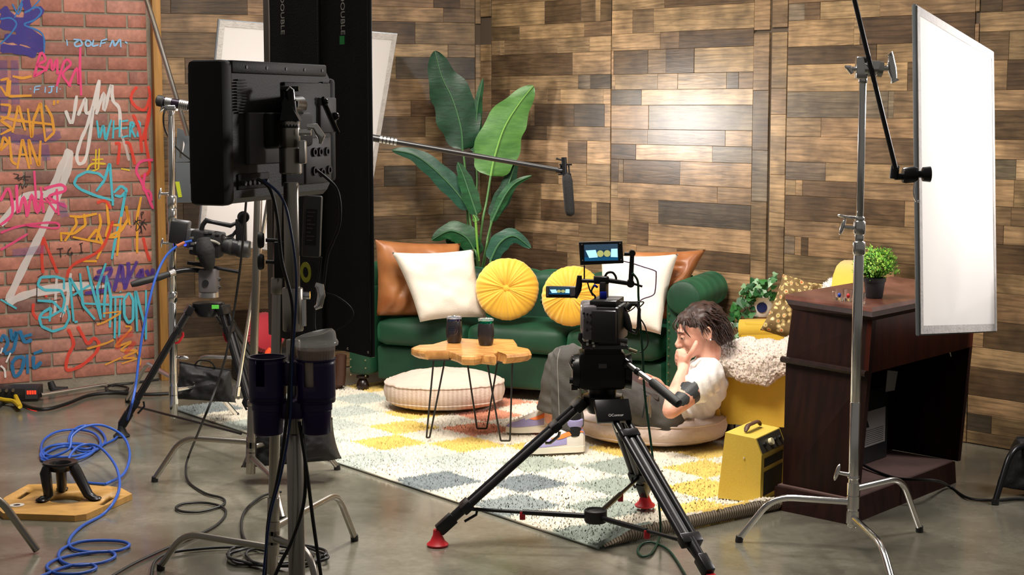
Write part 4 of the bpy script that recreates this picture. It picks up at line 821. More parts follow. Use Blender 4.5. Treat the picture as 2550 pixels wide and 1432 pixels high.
# pot plant and glasses on the desk
dz = .8; pc_ = F(2177, 742, dz); M_POTG = mat('charcoal_pot', '#232326', .5)
hp = thing('potted_herb', 'bushy artificial green plant in a charcoal pot on the desk', 'plant', pc_); M = Matrix.Translation(pc_)
MB(M).lathe([(.001, .001), (.03, .001), (.032, .004), (.039, .062), (.042, .063), (.044, .078), (.04, .08), (.038, .07), (.001, .07)], None, 28).out('pot', M_POTG, hp)
rnd = random.Random(11); mb = MB(M); pts = []; cols = []; hc = V((.006, 0, .125))
for k in range(130):
    a = rnd.uniform(0, 2 * pi); e2 = rnd.uniform(.05, 1) ** .8 * pi / 2 * 1.15; R_ = rnd.uniform(.06, .088); tip = hc + V((cos(a) * sin(e2) * R_ * 1.0, sin(a) * sin(e2) * R_, cos(e2) * R_ * .95 - .008))
    st_ = V((cos(a) * .015, sin(a) * .015, .068)); mid = (st_ + tip) / 2 + V((0, 0, .012)); s_ = catmull([st_, mid, tip], 6)
    if k < 60: mb.tube(s_, .0009, 4)
    for q in s_[4:]:
        for _ in range(4):
            pts.append((M @ (q + V((rnd.gauss(0, .006), rnd.gauss(0, .006), rnd.gauss(0, .006)))), V((cos(a), sin(a), 1)).normalized())); cols.append([x * rnd.uniform(.7, 1.3) for x in lin(rnd.choice(['#5d8f2c', '#7fae3e', '#a3c653', '#3f6b22', '#6f9c36']))[:3]])
mb.out('stems', IV[0], hp, kind='stuff')
blades(None, pts, cols, .0085, .0065, .9, rnd, 'foliage', M_LEAFT, hp)
M_GLASS = mat('clear_glass', (1, 1, 1), .02, trans=1, ior=1.45)
def glass(px, py, r, h, lab, acc):
    b = F(px, py, dz + .001); t = thing('shot_glass', lab, 'glass', b, 'shot glasses on the desk'); MB(Matrix.Translation(b)).lathe([(.001, 0), (r * .8, 0), (r * .85, .004), (r, h), (r * .9, h), (r * .72, .012), (.001, .01)], None, 24).out('cup', M_GLASS, t)
    if acc:
        d = (V((0, 0, 0)) - V((b.x, b.y, 0))).normalized(); MB().ball(b + d * r * .93 + V((0, 0, h * .5)), (.007, .007, .009), 12, 8).out('printed_mark', mat('mark_' + acc.strip('#'), acc, .4), t)
    return t, b
for px, py, r, h, lab, acc in ((2112, 750, .016, .045, 'small glass with a red mark, second of the glasses from the left', '#b3282b'), (2146, 757, .014, .042, 'plain clear shot glass beside the potted plant on the desk', None)): glass(px, py, r, h, lab, acc)
t, b = glass(2090, 748, .017, .044, 'clear glass mug with a blue mark on the desk, leftmost of the glasses', '#23419c'); t['category'] = 'glass'
MB().tube([b + V((-.015, 0, .036)), b + V((-.028, 0, .034)), b + V((-.03, 0, .02)), b + V((-.026, 0, .01)), b + V((-.014, 0, .01))], .0025, 8).out('handle', M_GLASS, t)
# peeling white tape under the diffusion frame
tag(MB().grid(lambda a, b_: P(2368 - 6 * sin(b_ * 3) + a * 7 * (1 - b_ * .7), 830 + 58 * b_, 6.5 + .01 * sin(b_ * 6)), 2, 8).out('tape_strip', mat('cream_tape', '#d8d2bd', .6)), 'peeling strip of cream tape hanging below the white frame', 'tape')
# ================================================================ amplifier
M_TWD = mat('yellow_tweed', '#d2b347', .75, bump=.12, bs=400, var=.12, vs_=300); M_PNL = mat('amp_panel', '#3a3832', .45)
a0 = F(1787, 1240, .02); a1 = F(1892, 1254, .02); ax = (a1 - a0); aw = ax.length; ax = ax.normalized(); ay = V((-ax.y, ax.x, 0)); AMP = frame_xz(a0, ax)
am = thing('amplifier', 'small yellow tweed guitar amplifier with leather handle standing on the rug beside the desk', 'amplifier', a0)
prof = [(0, 0), (aw, 0), (aw + .004, .188), (aw - .022, .25), (.028, .262)]
X = Matrix.Rotation(pi / 2, 4, 'X')
MB(AMP).prism(prof, -.25, 0, X).out('cabinet', M_TWD, am, 20)
fr = lambda y0, y1, s0, s1, off: [AMP @ V((prof[1][0] + (prof[2][0] - prof[1][0]) * s + off, y, prof[1][1] + (prof[2][1] - prof[1][1]) * s)) for y, s in ((y0, s0), (y1, s0), (y1, s1), (y0, s1))]
M_GRL = mat('grille_cloth', '#1a1510', .9, bump=.5, bs=200)
for nm, y0, y1, s0, s1, m_ in (('grille', .03, .22, .12, .62, M_GRL), ('grille', .03, .22, .72, .9, M_GRL)): MB().hexa(fr(y0, y1, s0, s1, -.004), fr(y0, y1, s0, s1, .002)).out(nm, m_, am, 0)
sl = lambda y, s, off: AMP @ V((prof[2][0] + (prof[3][0] - prof[2][0]) * s + off * .9, y, prof[2][1] + (prof[3][1] - prof[2][1]) * s + off * .4))
MB().hexa([sl(.01, .05, -.004), sl(.24, .05, -.004), sl(.24, .95, -.004), sl(.01, .95, -.004)], [sl(.01, .05, .002), sl(.24, .05, .002), sl(.24, .95, .002), sl(.01, .95, .002)]).out('control_panel', M_PNL, am, 0)
M_KNOB = mat('cream_knob', '#d9cfa8', .35)
for k, y in enumerate((.05, .11, .16, .21)): MB().cyl(sl(y, .5, 0), sl(y, .5, .012 if k != 1 else .016), .008 if k != 1 else .014, seg=16).out('knob', M_KNOB if k == 1 else M_BLK, am)
M_LTH = mat('brown_leather_strap', '#4a2c1c', .5)
MB(AMP).tube(fillet([(aw * .52, .05, .262), (aw * .52, .07, .283), (aw * .52, .18, .283), (aw * .52, .2, .262)], .02), [.006] + [.011] * 12 + [.006], 8, sq=.5).out('handle', M_LTH, am)
MB(AMP).ball((aw * .62, -.001, .17), .004, 10, 6).out('strap_button', M_CHROME, am)
# ================================================================ grip gear helpers
def PXM(cx, cy, Y, yaw=0, pitch=0, roll=0):
    return Matrix.Translation(P(cx, cy, Y)) @ Matrix.Rotation(radians(yaw), 4, 'Z') @ Matrix.Rotation(radians(pitch), 4, 'X') @ Matrix.Rotation(radians(roll), 4, 'Y'), Y / FP
class PX(MB):
    """builder working in photograph pixels about (cx, cy) at world depth Y; depth stays in metres"""
    def __init__(s, cx, cy, Y, **k): M, s.k = PXM(cx, cy, Y, **k); s.cx, s.cy = cx, cy; super().__init__(M)
    def v(s, x, y, d=0): return V(((x - s.cx) * s.k, d, -(y - s.cy) * s.k))
    def b(s, x0, y0, x1, y1, d0, d1, bev=0, r=None):
        a, c = s.v(x0, y0, d0), s.v(x1, y1, d1); s.box((a + c) / 2, (abs(c.x - a.x), abs(c.y - a.y), abs(c.z - a.z)), r, bev); return s
    def t(s, pts, rpx, seg=8, n=0, sm=False):
        q = [s.v(*p) for p in pts]; q = catmull(q, 5) if sm else q
        rr = [r * s.k for r in rpx] if isinstance(rpx, (list, tuple)) else rpx * s.k
        if isinstance(rr, list) and len(rr) != len(q): m_ = len(rr) - 1; rr = [rr[min(m_ - 1, int(i * m_ / (len(q) - 1)))] * (1 - (i * m_ / (len(q) - 1) - min(m_ - 1, int(i * m_ / (len(q) - 1))))) + rr[min(m_, min(m_ - 1, int(i * m_ / (len(q) - 1))) + 1)] * (i * m_ / (len(q) - 1) - min(m_ - 1, int(i * m_ / (len(q) - 1)))) for i in range(len(q))]
        s.tube(q, rr, seg); return s
    def disc(s, x, y, rpx, d0, d1, seg=20): s.tube([s.v(x, y, d0), s.v(x, y, d1)], rpx * s.k, seg); return s
    def poly(s, pts, d0, d1):
        n = len(pts); s._add([s.v(x, y, d0) for x, y in pts] + [s.v(x, y, d1) for x, y in pts], [tuple(range(n - 1, -1, -1)), tuple(range(n, 2 * n))] + [(i, (i + 1) % n, n + (i + 1) % n, n + i) for i in range(n)]); return s
def wing(o, d, up, m, par, s=1.0, name='wing_knob'):
    d = V(d).normalized(); up = V(up).normalized(); o = V(o)
    MB().tube([o, o + d * .03 * s], [.006 * s, .005 * s], 10).ball((0, 0, 0), (.006 * s, .009 * s, .024 * s), 12, 8, frame_z(o + d * .034 * s, up, d)).out(name, m, par)
def cstand(name, label, base, feet, hs, col, m=M_CHROME, r=.0175, lr=.0115, wings=(), lean=None, tip=None, bend=.7, group=None):
    """col: [(z0, z1, radius)...]; feet: three floor points"""
    t = thing(name, label, 'light stand', (base.x, base.y, 0), group); lean = lean or V((0, 0, 1)); at = lambda z: V((base.x, base.y, 0)) + lean * (z / lean.z)
    for z0, z1, rr_ in col: MB().tube([at(z0), at(z0 + .003), at(z1 - .003), at(z1)], [rr_ * .9, rr_, rr_, rr_ * .9], 20).out('riser' if rr_ < .02 else 'collar', m, t)
    for f, h in zip(feet, hs):
        a = at(h); k = a.lerp(V((f.x, f.y, h + .005)), bend); dd = (f - a); dd.z = 0; dd.normalize()
        MB().tube(fillet([a, k, V((f.x, f.y, .012))], .07, 7), lr, 14).out('leg', m, t); e = (V((f.x, f.y, .0)) - k).normalized()
        MB().tube([V((f.x, f.y, .018)) - e * .005, V((f.x, f.y, .001))], lr * 1.2, 14).out('foot_cap', M_BLKRUB, t)
        MB().tube([at(h - .022), at(h + .022)], r * 1.22, 18).out('leg_collar', m, t)
    for z, d, up, s in wings: wing(at(z) + V(d).normalized() * r * .8, d, up, m, t, s)
    return t, at
RT = V((1, 0, 0)); UP = V((0, 0, 1))
# ---- right stand with grip head, arm and frame
b = F(2122, 1312, .08); top = P(2143, 150, b.y); ln = (top - b).normalized()
csR, atR = cstand('grip_stand', 'polished chrome grip stand in front of the dark desk at the right', V((b.x, b.y, 0)) - ln * (.08 / ln.z) + V((0, 0, .08)) * 0, [F(1840, 1350), F(2290, 1325), F(2228, 1480)], [.168, .215, .115],
   [(.08, .52, .0175), (.25, .262, .021), (.52, 1.03, .0172), (1.03, 1.075, .0215), (1.075, 1.1, .016), (1.1, 1.145, .0205), (1.145, 1.16, .017), (1.15, 1.62, .0125), (1.61, 1.635, .015)],
   wings=[(.262, (-1, 0, .2), (.3, 0, 1), 1.3), (1.12, (-1, 0, .1), (.3, 0, 1), 1.3), (1.155, (-1, 0, .1), (1, 0, -.2), 1.1)])
gy = b.y; g = PX(2145, 170, gy)
gh = thing('grip_head', None, None, P(2145, 170, gy)); setpar(gh, csR)
g.b(2131, 142, 2158, 196, -.018, .018, .004).t([(2150, 170), (2188, 170)], [19, 19], 20).out('body', M_CHROME, gh, 50)
g = PX(2145, 170, gy); g.t([(2158, 170), (2166, 170)], 21, 22).t([(2184, 172), (2196, 174)], 20, 22).out('disc', M_CHROME2, gh)
g = PX(2145, 170, gy); g.t([(2196, 170), (2216, 170)], 7, 12).out('spindle', M_CHROME, gh)
g = PX(2145, 170, gy); g.t([(2212, 134), (2217, 140), (2220, 170), (2226, 196), (2229, 203)], [11, 7, 12, 8, 11], 16).out('t_handle', M_CHROME, gh)
g = PX(2145, 170, gy); g.t([(2131, 172), (2118, 172)], 6, 12).t([(2122, 183), (2113, 168), (2104, 165)], [6, 8, 3], 10).out('wing_knob', M_CHROME, gh)
arm = thing('extension_arm', 'black extension arm', None, P(2230, 425, gy + .1)); setpar(arm, csR)
a0_, a1_ = P(2118, -40, gy - .035), P(2230, 418, gy - .02)
MB().tube([a0_, a1_], .0085, 14).out('rod', M_BLKM, arm)
g = PX(2260, 432, gy + .02); g.t([(2229, 412), (2226, 445)], 11, 14).t([(2228, 440), (2250, 440)], 8, 12).out('knuckle', M_BLKM, arm)
g = PX(2260, 432, gy + .02); g.t([(2248, 437), (2254, 437), (2278, 434), (2284, 434)], [18, 20, 20, 17], 18).out('clamp', M_BLKM, arm)
g = PX(2260, 432, gy + .02); g.t([(2284, 434), (2294, 434), (2298, 434), (2316, 434)], [9, 9, 18, 20], 14).out('knob', M_BLKM, arm)
hk = PX(2280, 480, gy + .02); tag(hk.t([(2277, 452), (2275, 475), (2278, 492), (2283, 502), (2290, 500)], 2.2, 8, sm=True).out('safety_hook', M_CHROME), 'thin chrome hook hanging under the black clamp at the white frame', 'hook')
def fabric(nm, tint='#e2dfdd'):
    m = bpy.data.materials.new(nm); m.use_nodes = True; nt = m.node_tree; nt.nodes.remove(nt.nodes['Principled BSDF']); o = nt.nodes['Material Output']
    d = nt.nodes.new('ShaderNodeBsdfDiffuse'); t = nt.nodes.new('ShaderNodeBsdfTranslucent'); mx = nt.nodes.new('ShaderNodeMixShader'); mx.inputs[0].default_value = .45
    d.inputs[0].default_value = lin(tint); t.inputs[0].default_value = lin(tint); nt.links.new(d.outputs[0], mx.inputs[1]); nt.links.new(t.outputs[0], mx.inputs[2]); nt.links.new(mx.outputs[0], o.inputs[0]); return m
M_SILK = fabric('white_silk'); M_TAPE = mat('grey_edge_webbing', '#a9a4a0', .7, bump=.3, bs=80, var=.15, vs_=30); M_ALU = mat('aluminium', '#8e9499', .4, .8)
def diffframe(label, TL, TR, BR, BL, lab_tube, tape=.03):
    c = (TL + TR + BR + BL) / 4; t = thing('diffusion_frame', label, 'diffusion frame', c); n = ((TR - TL).cross(BL - TL)).normalized()
    if n.dot(CP - c) < 0: n = -n
    MB().tube([TL, TR, BR, BL], .0085, 8, closed=True).out('frame_tube', M_ALU, t)
    q = lambda a, b_, o_=0.0: (TL * (1 - a) + TR * a) * (1 - b_) + (BL * (1 - a) + BR * a) * b_ + n * o_
    def sag(a, b_): return (sin(a * 9 + b_ * 4) * .004 + nz((a * 3, b_ * 3, 1), 1.5) * .008) * sin(pi * a) * sin(pi * b_)
    MB().grid(lambda a, b_: q(a, b_, .009 + sag(a, b_)), 24, 24).out('fabric', M_SILK, t, 80)
    w_ = tape / (TR - TL).length; h_ = tape / (BL - TL).length; mb = MB()
    for (a0, a1, b0, b1) in ((0, 1, 0, h_), (0, 1, 1 - h_, 1), (0, w_, h_, 1 - h_), (1 - w_, 1, h_, 1 - h_)): mb.grid(lambda a, b_: q(a0 + (a1 - a0) * a, b0 + (b1 - b0) * b_, .011 + .001 * nz((a * 9, b_ * 9, 0))), 10, 10)
    mb.out('webbing', M_TAPE, t, 80); return t
diffframe('white diffusion frame held by the black arm at the right', P(2277, 14, 5.6), P(2468, 130, 6.45), P(2476, 824, 6.45), P(2286, 832, 5.6), '')
diffframe('white diffusion frame behind the black flag at the left', P(545, 50, 8.2), P(987, 85, 8.85), P(893, 650, 8.85), P(493, 600, 8.2), '')
# ---- far right: sandbag on a black stand
bb = F(2480, 1252); bs2 = V((2.13, 6.35, 0))
sg, _ = cstand('black_stand', 'black stand at the right edge carrying a sandbag', bs2, [F(2478, 1257), V((2.5, 6.1, 0)), V((2.2, 6.75, 0))], [.2, .24, .16], [(.1, 1.0, .0165)], m=M_BLKM, lr=.012)
def sandbag(label, px, Y, th, seed=1):
    c = [P(x, y, Y) for x, y in px]; t = thing('sandbag', label, 'sandbag', sum(c, V()) / 4); pillow('bag', *c, th, M_SANDBAG, None, parent=t, pinch=.05, wr=.012, sd=seed, ws=3, pw=.33, fold=.5)
    a, b_ = c[0].lerp(c[1], .3), c[0].lerp(c[1], .7); MB().tube(catmull([a, a.lerp(b_, .25) + V((0, 0, .025)), a.lerp(b_, .75) + V((0, 0, .025)), b_], 5), .009, 8, sq=.4).out('strap', M_BLKMATT, t)
    MB().tube([c[0], c[0].lerp(c[1], .5) - V((0, 0, .006)), c[1]], .005, 6).out('seam', M_BLKMATT, t); return t, frame_xz((c[0] + c[2]) / 2, c[1] - c[0])
sandbag('black sandbag on the stand at the right edge', [(2532, 1090), (2640, 1080), (2650, 1240), (2480, 1212)], 6.3, .14, 4)
# ================================================================ left: light fixture, stands, boom
LY = 8.78
fx = thing('studio_lamp', 'grey studio lamp head with barn doors left of the far diffusion frame', 'lamp', P(470, 430, LY)); M_LG = mat('grey_lamp_enamel', '#5d6266', .45)
g = PX(470, 430, LY); g.poly([(446, 320), (480, 330), (482, 402), (440, 404)], -.02, -.008).out('barn_door', M_LG, fx, 0)
g = PX(470, 430, LY); g.b(438, 404, 530, 505, -.02, .03, .006).out('barn_door', M_LG, fx, 30)
g = PX(470, 430, LY); g.b(470, 340, 540, 410, .02, .18, .01).out('housing', M_LG, fx, 30)
g = PX(470, 430, LY); g.poly([(438, 452), (448, 452), (454, 490), (445, 491)], -.024, -.02).out('yellow_sticker', mat('sticker_yellow', '#b8c22e', .5), fx, 0)
g = PX(470, 430, LY); g.t([(460, 330), (457, 360), (452, 392), (478, 400)], [7, 11, 10, 6], 12).t([(470, 345), (476, 395)], [8, 8]).out('yoke', M_CHROME, fx)
tag(MB().tube([P(356, -30, 8.0), P(467, 335, 8.7)], .0135, 12).out('boom_rod', M_CHROME2), 'steel boom rod slanting from the top edge to the grey studio lamp', 'rod')
b = F(432, 1025, .1); base = V((b.x, b.y, 0))
cs4, at4 = cstand('grip_stand', 'tall chrome stand by the pine stud, cradling the microphone boom', base, [F(318, 1002), F(590, 1040), F(540, 960)], [.26, .2, .16],
   [(.07, .62, .0195), (.62, .67, .0225), (1.0, 1.06, .0225), (.67, 1.03, .0185), (1.06, 1.12, .0225), (1.1, 1.5, .0145), (1.5, 1.53, .018)], lean=(P(426, 275, b.y) - P(433, 1000, b.y)).normalized(), bend=.55,
   wings=[(1.13, (-1, 0, 0), (.2, 0, 1), 1.2), (.36, (1, -.2, 0), (1, 0, -.1), 1.1), (.9, (-1, 0, 0), (.2, 0, 1), 1)])
BY = b.y - .01; bm_ = thing('boom_pole', 'long black microphone boom pole reaching from the left stand over the coffee table', 'boom pole', P(395, 251, BY))
B0, B1 = P(397, 251, BY), P(1398, 425, BY); bl_at = lambda px: B0.lerp(B1, (px - 397) / 1001)
M_PUR = mat('purple_black_tube', '#231b26', .3, .6)
MB().tube([bl_at(388), bl_at(392), bl_at(404), bl_at(408)], [.012, .026, .027, .02], 16).out('end_cap', M_BLKRUB, bm_)
MB().tube([bl_at(408), bl_at(470)], .0215, 16).out('handle', M_PUR, bm_)
for a, b_ in ((412, 428), (447, 470), (945, 990)):
    mb = MB()
    for k in range(5): mb.tube([bl_at(a + (b_ - a) * k / 5), bl_at(a + (b_ - a) * (k + .7) / 5)], .0245 if b_ < 900 else .019, 18)
    mb.out('locking_collar', M_CHROME2, bm_)
MB().tube([bl_at(465), bl_at(960), bl_at(985), bl_at(1392)], [.0175, .0165, .0125, .0115], 14).out('tube', mat('carbon_tube', '#1b1a1b', .35), bm_)
cradle = PX(425, 265, BY); cradle.t([(427, 285), (425, 270)], 8, 12).b(412, 262, 440, 276, -.03, .03, .004).t([(412, 268), (402, 276), (405, 262)], [5, 7, 4]).out('cradle', M_CHROME, bm_, 50)
mc = thing('shotgun_microphone', 'black foam shotgun microphone hanging from the boom tip above the sofa', 'microphone', P(1412, 440, BY))
g = PX(1412, 440, BY); g.t([(1409, 432), (1411, 437), (1413, 450), (1419, 525), (1421, 535), (1421, 539)], [6, 11, 13, 12.5, 10, 3], 20).out('windshield', M_BLKMATT, mc, 80)
g = PX(1412, 440, BY); g.b(1393, 408, 1424, 412, -.01, .01).b(1390, 432, 1422, 436, -.012, .012).t([(1404, 392), (1406, 436)], 7, 12).t([(1384, 425), (1400, 425)], 6, 10).t([(1385, 395), (1392, 397), (1402, 400)], [3, 2, 2]).t([(1416, 408), (1418, 436)], 2).t([(1396, 410), (1397, 434)], 2).out('shock_mount', M_BLKM, mc, 40)
def cable(name, pts, r, m, label, cat='cable', n=8, group=None):
    return tag(MB().tube(catmull(pts, n), r, 8).out(name, m), label, cat, group)
M_CAB = mat('black_cable', '#121212', .5); M_BLUE = mat('blue_cable', '#2a55b0', .4); M_GRN = mat('green_cable', '#123f2c', .4)
cable('cable', [P(x, y, BY - .03 + .3 * max(0, (y - 300)) / 100) for x, y in ((412, 268), (407, 290), (410, 320), (425, 350), (450, 378), (476, 398))], .0045, M_CAB, 'thin black cable drooping from the boom handle to the grey lamp')
sandbag('black sandbag hanging low on the chrome stand by the pine stud', [(447, 902), (575, 922), (588, 1003), (434, 994)], 7.66, .12, 2)
# third stand with sandbag
b = F(622, 1165, .085); base = V((b.x, b.y, 0))
cs3, at3 = cstand('grip_stand', 'steel grip stand with a black sandbag, left of the purple cup holders', base, [F(385, 1200), F(840, 1170), F(705, 1300)], [.19, .17, .13],
   [(.06, .34, .019), (.34, .36, .022), (.36, 1.25, .0165), (1.25, 1.29, .021), (1.29, 1.7, .0135)], m=M_NICKEL, lean=(P(640, 500, b.y) - P(622, 1150, b.y)).normalized())
sbt, sM = sandbag('large black sandbag with a red label slung over the middle stand', [(634, 1042), (828, 1042), (851, 1142), (600, 1164)], 6.5, .2, 3)
g = PX(746, 1090, 6.40); g.b(739, 1062, 755, 1108, -.004, 0).out('red_label', M_RED, sbt, 0)
tag(MB().tube([P(668, 495, 6.9), P(592, 962, 7.1)], .0085, 12).tube([P(590, 962, 7.1), P(587, 985, 7.1)], .018, 10).out('extension_rod', M_CHROME), 'thin chrome rod leaning beside the left cinema camera', 'rod')
# second stand holding the flag
b = F(676, 1402, .085); base = V((b.x, b.y, 0))
cs2, at2 = cstand('grip_stand', 'nickel grip stand behind the purple cup holders, carrying the black flag', base, [F(400, 1420), F(883, 1347), F(800, 1520)], [.135, .2, .17],
   [(.05, .22, .0175), (.22, .3, .0195), (.3, .95, .0165), (.95, 1.0, .021), (1.0, 1.45, .0145), (1.45, 1.5, .02)], m=M_NICKEL, lean=(P(690, 700, b.y) - P(678, 1350, b.y)).normalized(), bend=.78)
for y in (598, 652):
    g = PX(650, y, 4.95); g.t([(662, y), (700, y + 2)], 5, 10).t([(644, y), (649, y), (656, y)], [20, 21, 18], 20).out('round_knob', M_BLKRUB, cs2)
g = PX(700, 690, 4.95); g.b(686, 600, 712, 690, -.03, .01, .003).out('bracket', M_BLKM, cs2, 30)
# ---- the big black flag
FR, FL = P(934, 893, 5.0), P(690, 838, 5.48); FR.z = FL.z = .75; fd = (FR - FL).normalized(); fn_ = V((fd.y, -fd.x, 0)); fn_ = fn_ if fn_.dot(-FR) > 0 else -fn_; ft = 2.15
fl = thing('flag', 'tall black cloth flag printed DOUBLE hanging left of the sofa', 'flag', (FL + FR) / 2)
wd = (FR - FL).length; FM = frame_xz(FL, fd); sgn = 1 if (FM.to_3x3() @ V((0, 1, 0))).dot(fn_) > 0 else -1
MB(FM).grid(lambda a, b_: V((a * wd, sgn * (.012 + .004 * sin(a * 14) * (1 - b_) + .003 * nz((a * 4, b_ * 6, 0)) - .002), b_ * (ft - .75))), 26, 20).out('cloth', M_BLKMATT, fl, 80)
M_FEDGE = mat('flag_edge_tape', '#6a605a', .8); d0 = P(668, 500, FL.y + .02); 
MB(FM).box((-.022, sgn * .004, (ft - .75) / 2), (.036, .016, ft - .75), bev=.004).out('edge_frame', M_FEDGE, fl, 30, label='grey brown edge of the frame')
MB(FM).box((wd - .004, sgn * .006, (ft - .75) / 2), (.01, .014, ft - .75), bev=.003).out('edge_frame', M_BLKM, fl, 30)
MB(FM).box((wd * .55, sgn * .02, (ft - .75) / 2), (wd * .02, .012, ft - .75 - .02), bev=.003).out('seam_band', M_BLKMATT, fl, 30)
def hitflag(px, py, off):
    d = ray(px, py); o = FL + fn_ * off; t = (o - CP).dot(fn_) / d.dot(fn_); return CP + d * t
M_TXT = mat('printed_grey_letters', '#d8d4cc', .7)
for px, py, sz in ((703, 38, .021), (853, 36, .025)):
    p_ = hitflag(px, py, .024 if px < 800 else .03); rX = Matrix((tuple((-UP)), tuple(fd), tuple(fn_))).transposed().to_4x4(); rX.translation = p_
    k = FP * sz / p_.y; textobj('lettering', 'DOUBLE', (72 if px > 800 else 68) * p_.y / FP / 2.75, M_TXT, rX, fl, .0004)
p_ = hitflag(852, 100, .03); MB(frame_xz(p_, fd)).box((0, 0, 0), (.027, .002, .026)).out('green_tape', mat('green_tape', '#35b055', .6), fl, 0)
for px, py in ((866, 868), (917, 877)): p_ = hitflag(px, py, .02); MB().ball(p_, .004, 8, 5).out('eyelet', M_NICKEL, fl)
yo = hitflag(762, 678, .03); tag(MB(frame_z(yo, fn_)).lathe([(.018, 0), (.034, 0), (.034, .002), (.018, .002)], None, 24, closed=True).out('yellow_ring', mat('yellow_print', '#a8a822', .6)), 'olive yellow ring mark on the black flag behind the wing clamp', 'mark')
# ================================================================ monitor on its stand
MO = V((-.628, 3.5, 1.318)); mx_ = V((.355, .935, 0)).normalized(); MM = frame_xz(MO, mx_)   # x along the back, z up
md = 1 if (MM.to_3x3() @ V((0, 1, 0))).dot(V((-.935, .355, 0))) > 0 else -1
mon = thing('monitor', 'large black production monitor seen from behind, on a stand in the left foreground', 'monitor', MO); M_MON = mat('monitor_shell', '#1e1f1f', .5, bump=.1, bs=300); M_MON2 = mat('monitor_rubber', '#0b0b0c', .6); M_PLATE = mat('monitor_plate', '#4e4b4c', .5)
MW, MH, MD = .535, .312, .088
ch_ = .045; oc = [(0, ch_), (0, MH - ch_ * .6), (ch_ * .6, MH), (MW - ch_, MH), (MW, MH - ch_), (MW, ch_), (MW - ch_, 0), (ch_, 0)]
XZ = Matrix(((1, 0, 0, 0), (0, 0, md, 0), (0, 1, 0, 0), (0, 0, 0, 1)))
mb = MB(MM); n = 8
def rg(ins, d): return [(max(ins, min(MW - ins, x)), md * d, max(ins, min(MH - ins, z))) for x, z in oc]
rs = [rg(.012, .0), rg(.0, .012), rg(0, MD - .012), rg(.01, MD)]
mb._add([p for r_ in rs for p in r_], [tuple(range(n)), tuple(range(3 * n, 4 * n))[::-1]] + [(i * n + k, i * n + (k + 1) % n, (i + 1) * n + (k + 1) % n, (i + 1) * n + k) for i in range(3) for k in range(n)])
mb.out('shell', M_MON, mon, 20)
MB(MM).hexa([(.03, md * (MD + .001), .03), (MW - .03, md * (MD + .001), .03), (MW - .03, md * (MD + .002), MH - .03), (.03, md * (MD + .002), MH - .03)], [(.03, md * (MD + .002), .03), (MW - .03, md * (MD + .002), .03), (MW - .03, md * (MD + .003), MH - .03), (.03, md * (MD + .003), MH - .03)]).out('screen', mat('screen_glass', '#0c1014', .1), mon, 0)
def mbox(nm, x0, z0, x1, z1, d0, d1, m, bev=.003, **k): return MB(MM).box(((x0 + x1) / 2, md * (d0 + d1) / 2, (z0 + z1) / 2), (x1 - x0, abs(d1 - d0), z1 - z0), bev=bev).out(nm, m, mon, 30, **k)
mbox('corner_bumper', -.004, -.002, .045, MH + .002, -.006, MD - .004, M_MON2, .012); mbox('corner_bumper', MW - .03, .03, MW + .003, MH - .03, -.004, MD - .01, M_MON2, .01)
mbox('top_rail', .04, MH - .026, MW - .05, MH + .002, -.006, .03, M_MON, .004); mbox('back_plate', .1, .085, .3, .2, -.012, .002, M_PLATE, .003); mbox('back_plate', .27, .03, .5, .27, -.008, .002, M_MON, .003)
mbox('battery_plate', .43, .15, .515, .235, -.016, .002, M_PLATE, .003); mbox('connector_bay', .06, .03, .2, .065, -.004, .002, M_MON2, .002); mbox('connector_panel', .36, .03, .49, .14, -.012, .002, M_PLATE, .003); mbox('mount_arm', .16, .12, .36, .2, -.035, .0, M_MON2, .01)
for k in range(6): MB(MM).cyl((.075 + k * .02, -md * .014, .045), (.075 + k * .02, 0, .045), .0055, seg=10).out('video_socket', M_GREYM, mon)
for x, z in ((.40, .105), (.43, .105), (.465, .105), (.4, .06), (.44, .055), (.475, .06)): MB(MM).lathe([(.006, 0), (.011, 0), (.011, .004), (.006, .004)], Matrix.Translation((x, -md * .013, z)) @ Matrix.Rotation(pi / 2, 4, 'X'), 14, closed=True).out('audio_socket', M_BLKM, mon)
for x0 in (.055, .455):
    mb = MB(MM)
    for k in range(12): w_ = .022 - .006 * (k in (0, 11)); mb.box((x0 + .022, -md * .004, .2 + k * .0065), (w_ * 2, .006, .003))
    mb.out('vent_slats', M_MON2, mon, 0, kind='stuff')
for k in range(5): MB(MM).cyl((.1 + k * .09, -md * .0075, MH - .012), (.1 + k * .09, -md * .004, MH - .012), .004, seg=10).out('screw', M_BLK, mon)
MB(MM).tube([(MW - .1, -md * .02, .235), (MW - .02, -md * .02, .15)], .004, 8).out('lever', M_BLKM, mon); MB(MM).ball((MW - .09, -md * .02, .225), .009, 10, 8).out('knob', M_BLKM, mon); MB(MM).ball((MW - .035, -md * .02, .19), .01, 10, 8).out('knob', M_BLKM, mon)
# its stand
SY = 3.66; sX = (725 - 1275) / FP * SY; base = V((sX, SY, 0))
cs1, at1 = cstand('grip_stand', 'nearest steel stand carrying the production monitor and purple cup holders', base, [base + V((-.45, -.2, 0)), base + V((.42, -.25, 0)), base + V((.03, .35, 0))], [.3, .24, .19],
   [(.1, .78, .0195), (.78, 1.0, .0165), (1.02, 1.12, .024), (1.12, 1.36, .0175), (1.38, 1.44, .026), (1.44, 1.5, .023)], m=M_NICKEL)
g = PX(722, 300, SY); g.t([(722, 318), (722, 300), (722, 290), (722, 250)], [26, 24, 20, 16], 18).t([(722, 250), (722, 222)], 12, 14).t([(700, 222), (745, 222)], 7, 12).out('tilt_head', M_BLKM, cs1, 50)
g = PX(722, 300, SY); g.poly([(700, 300), (712, 240), (728, 262), (748, 300)], -.02, .03).t([(722, 260), (722, 262, .13)], [20, 26], 18).out('head_yoke', M_BLKM, cs1, 50)
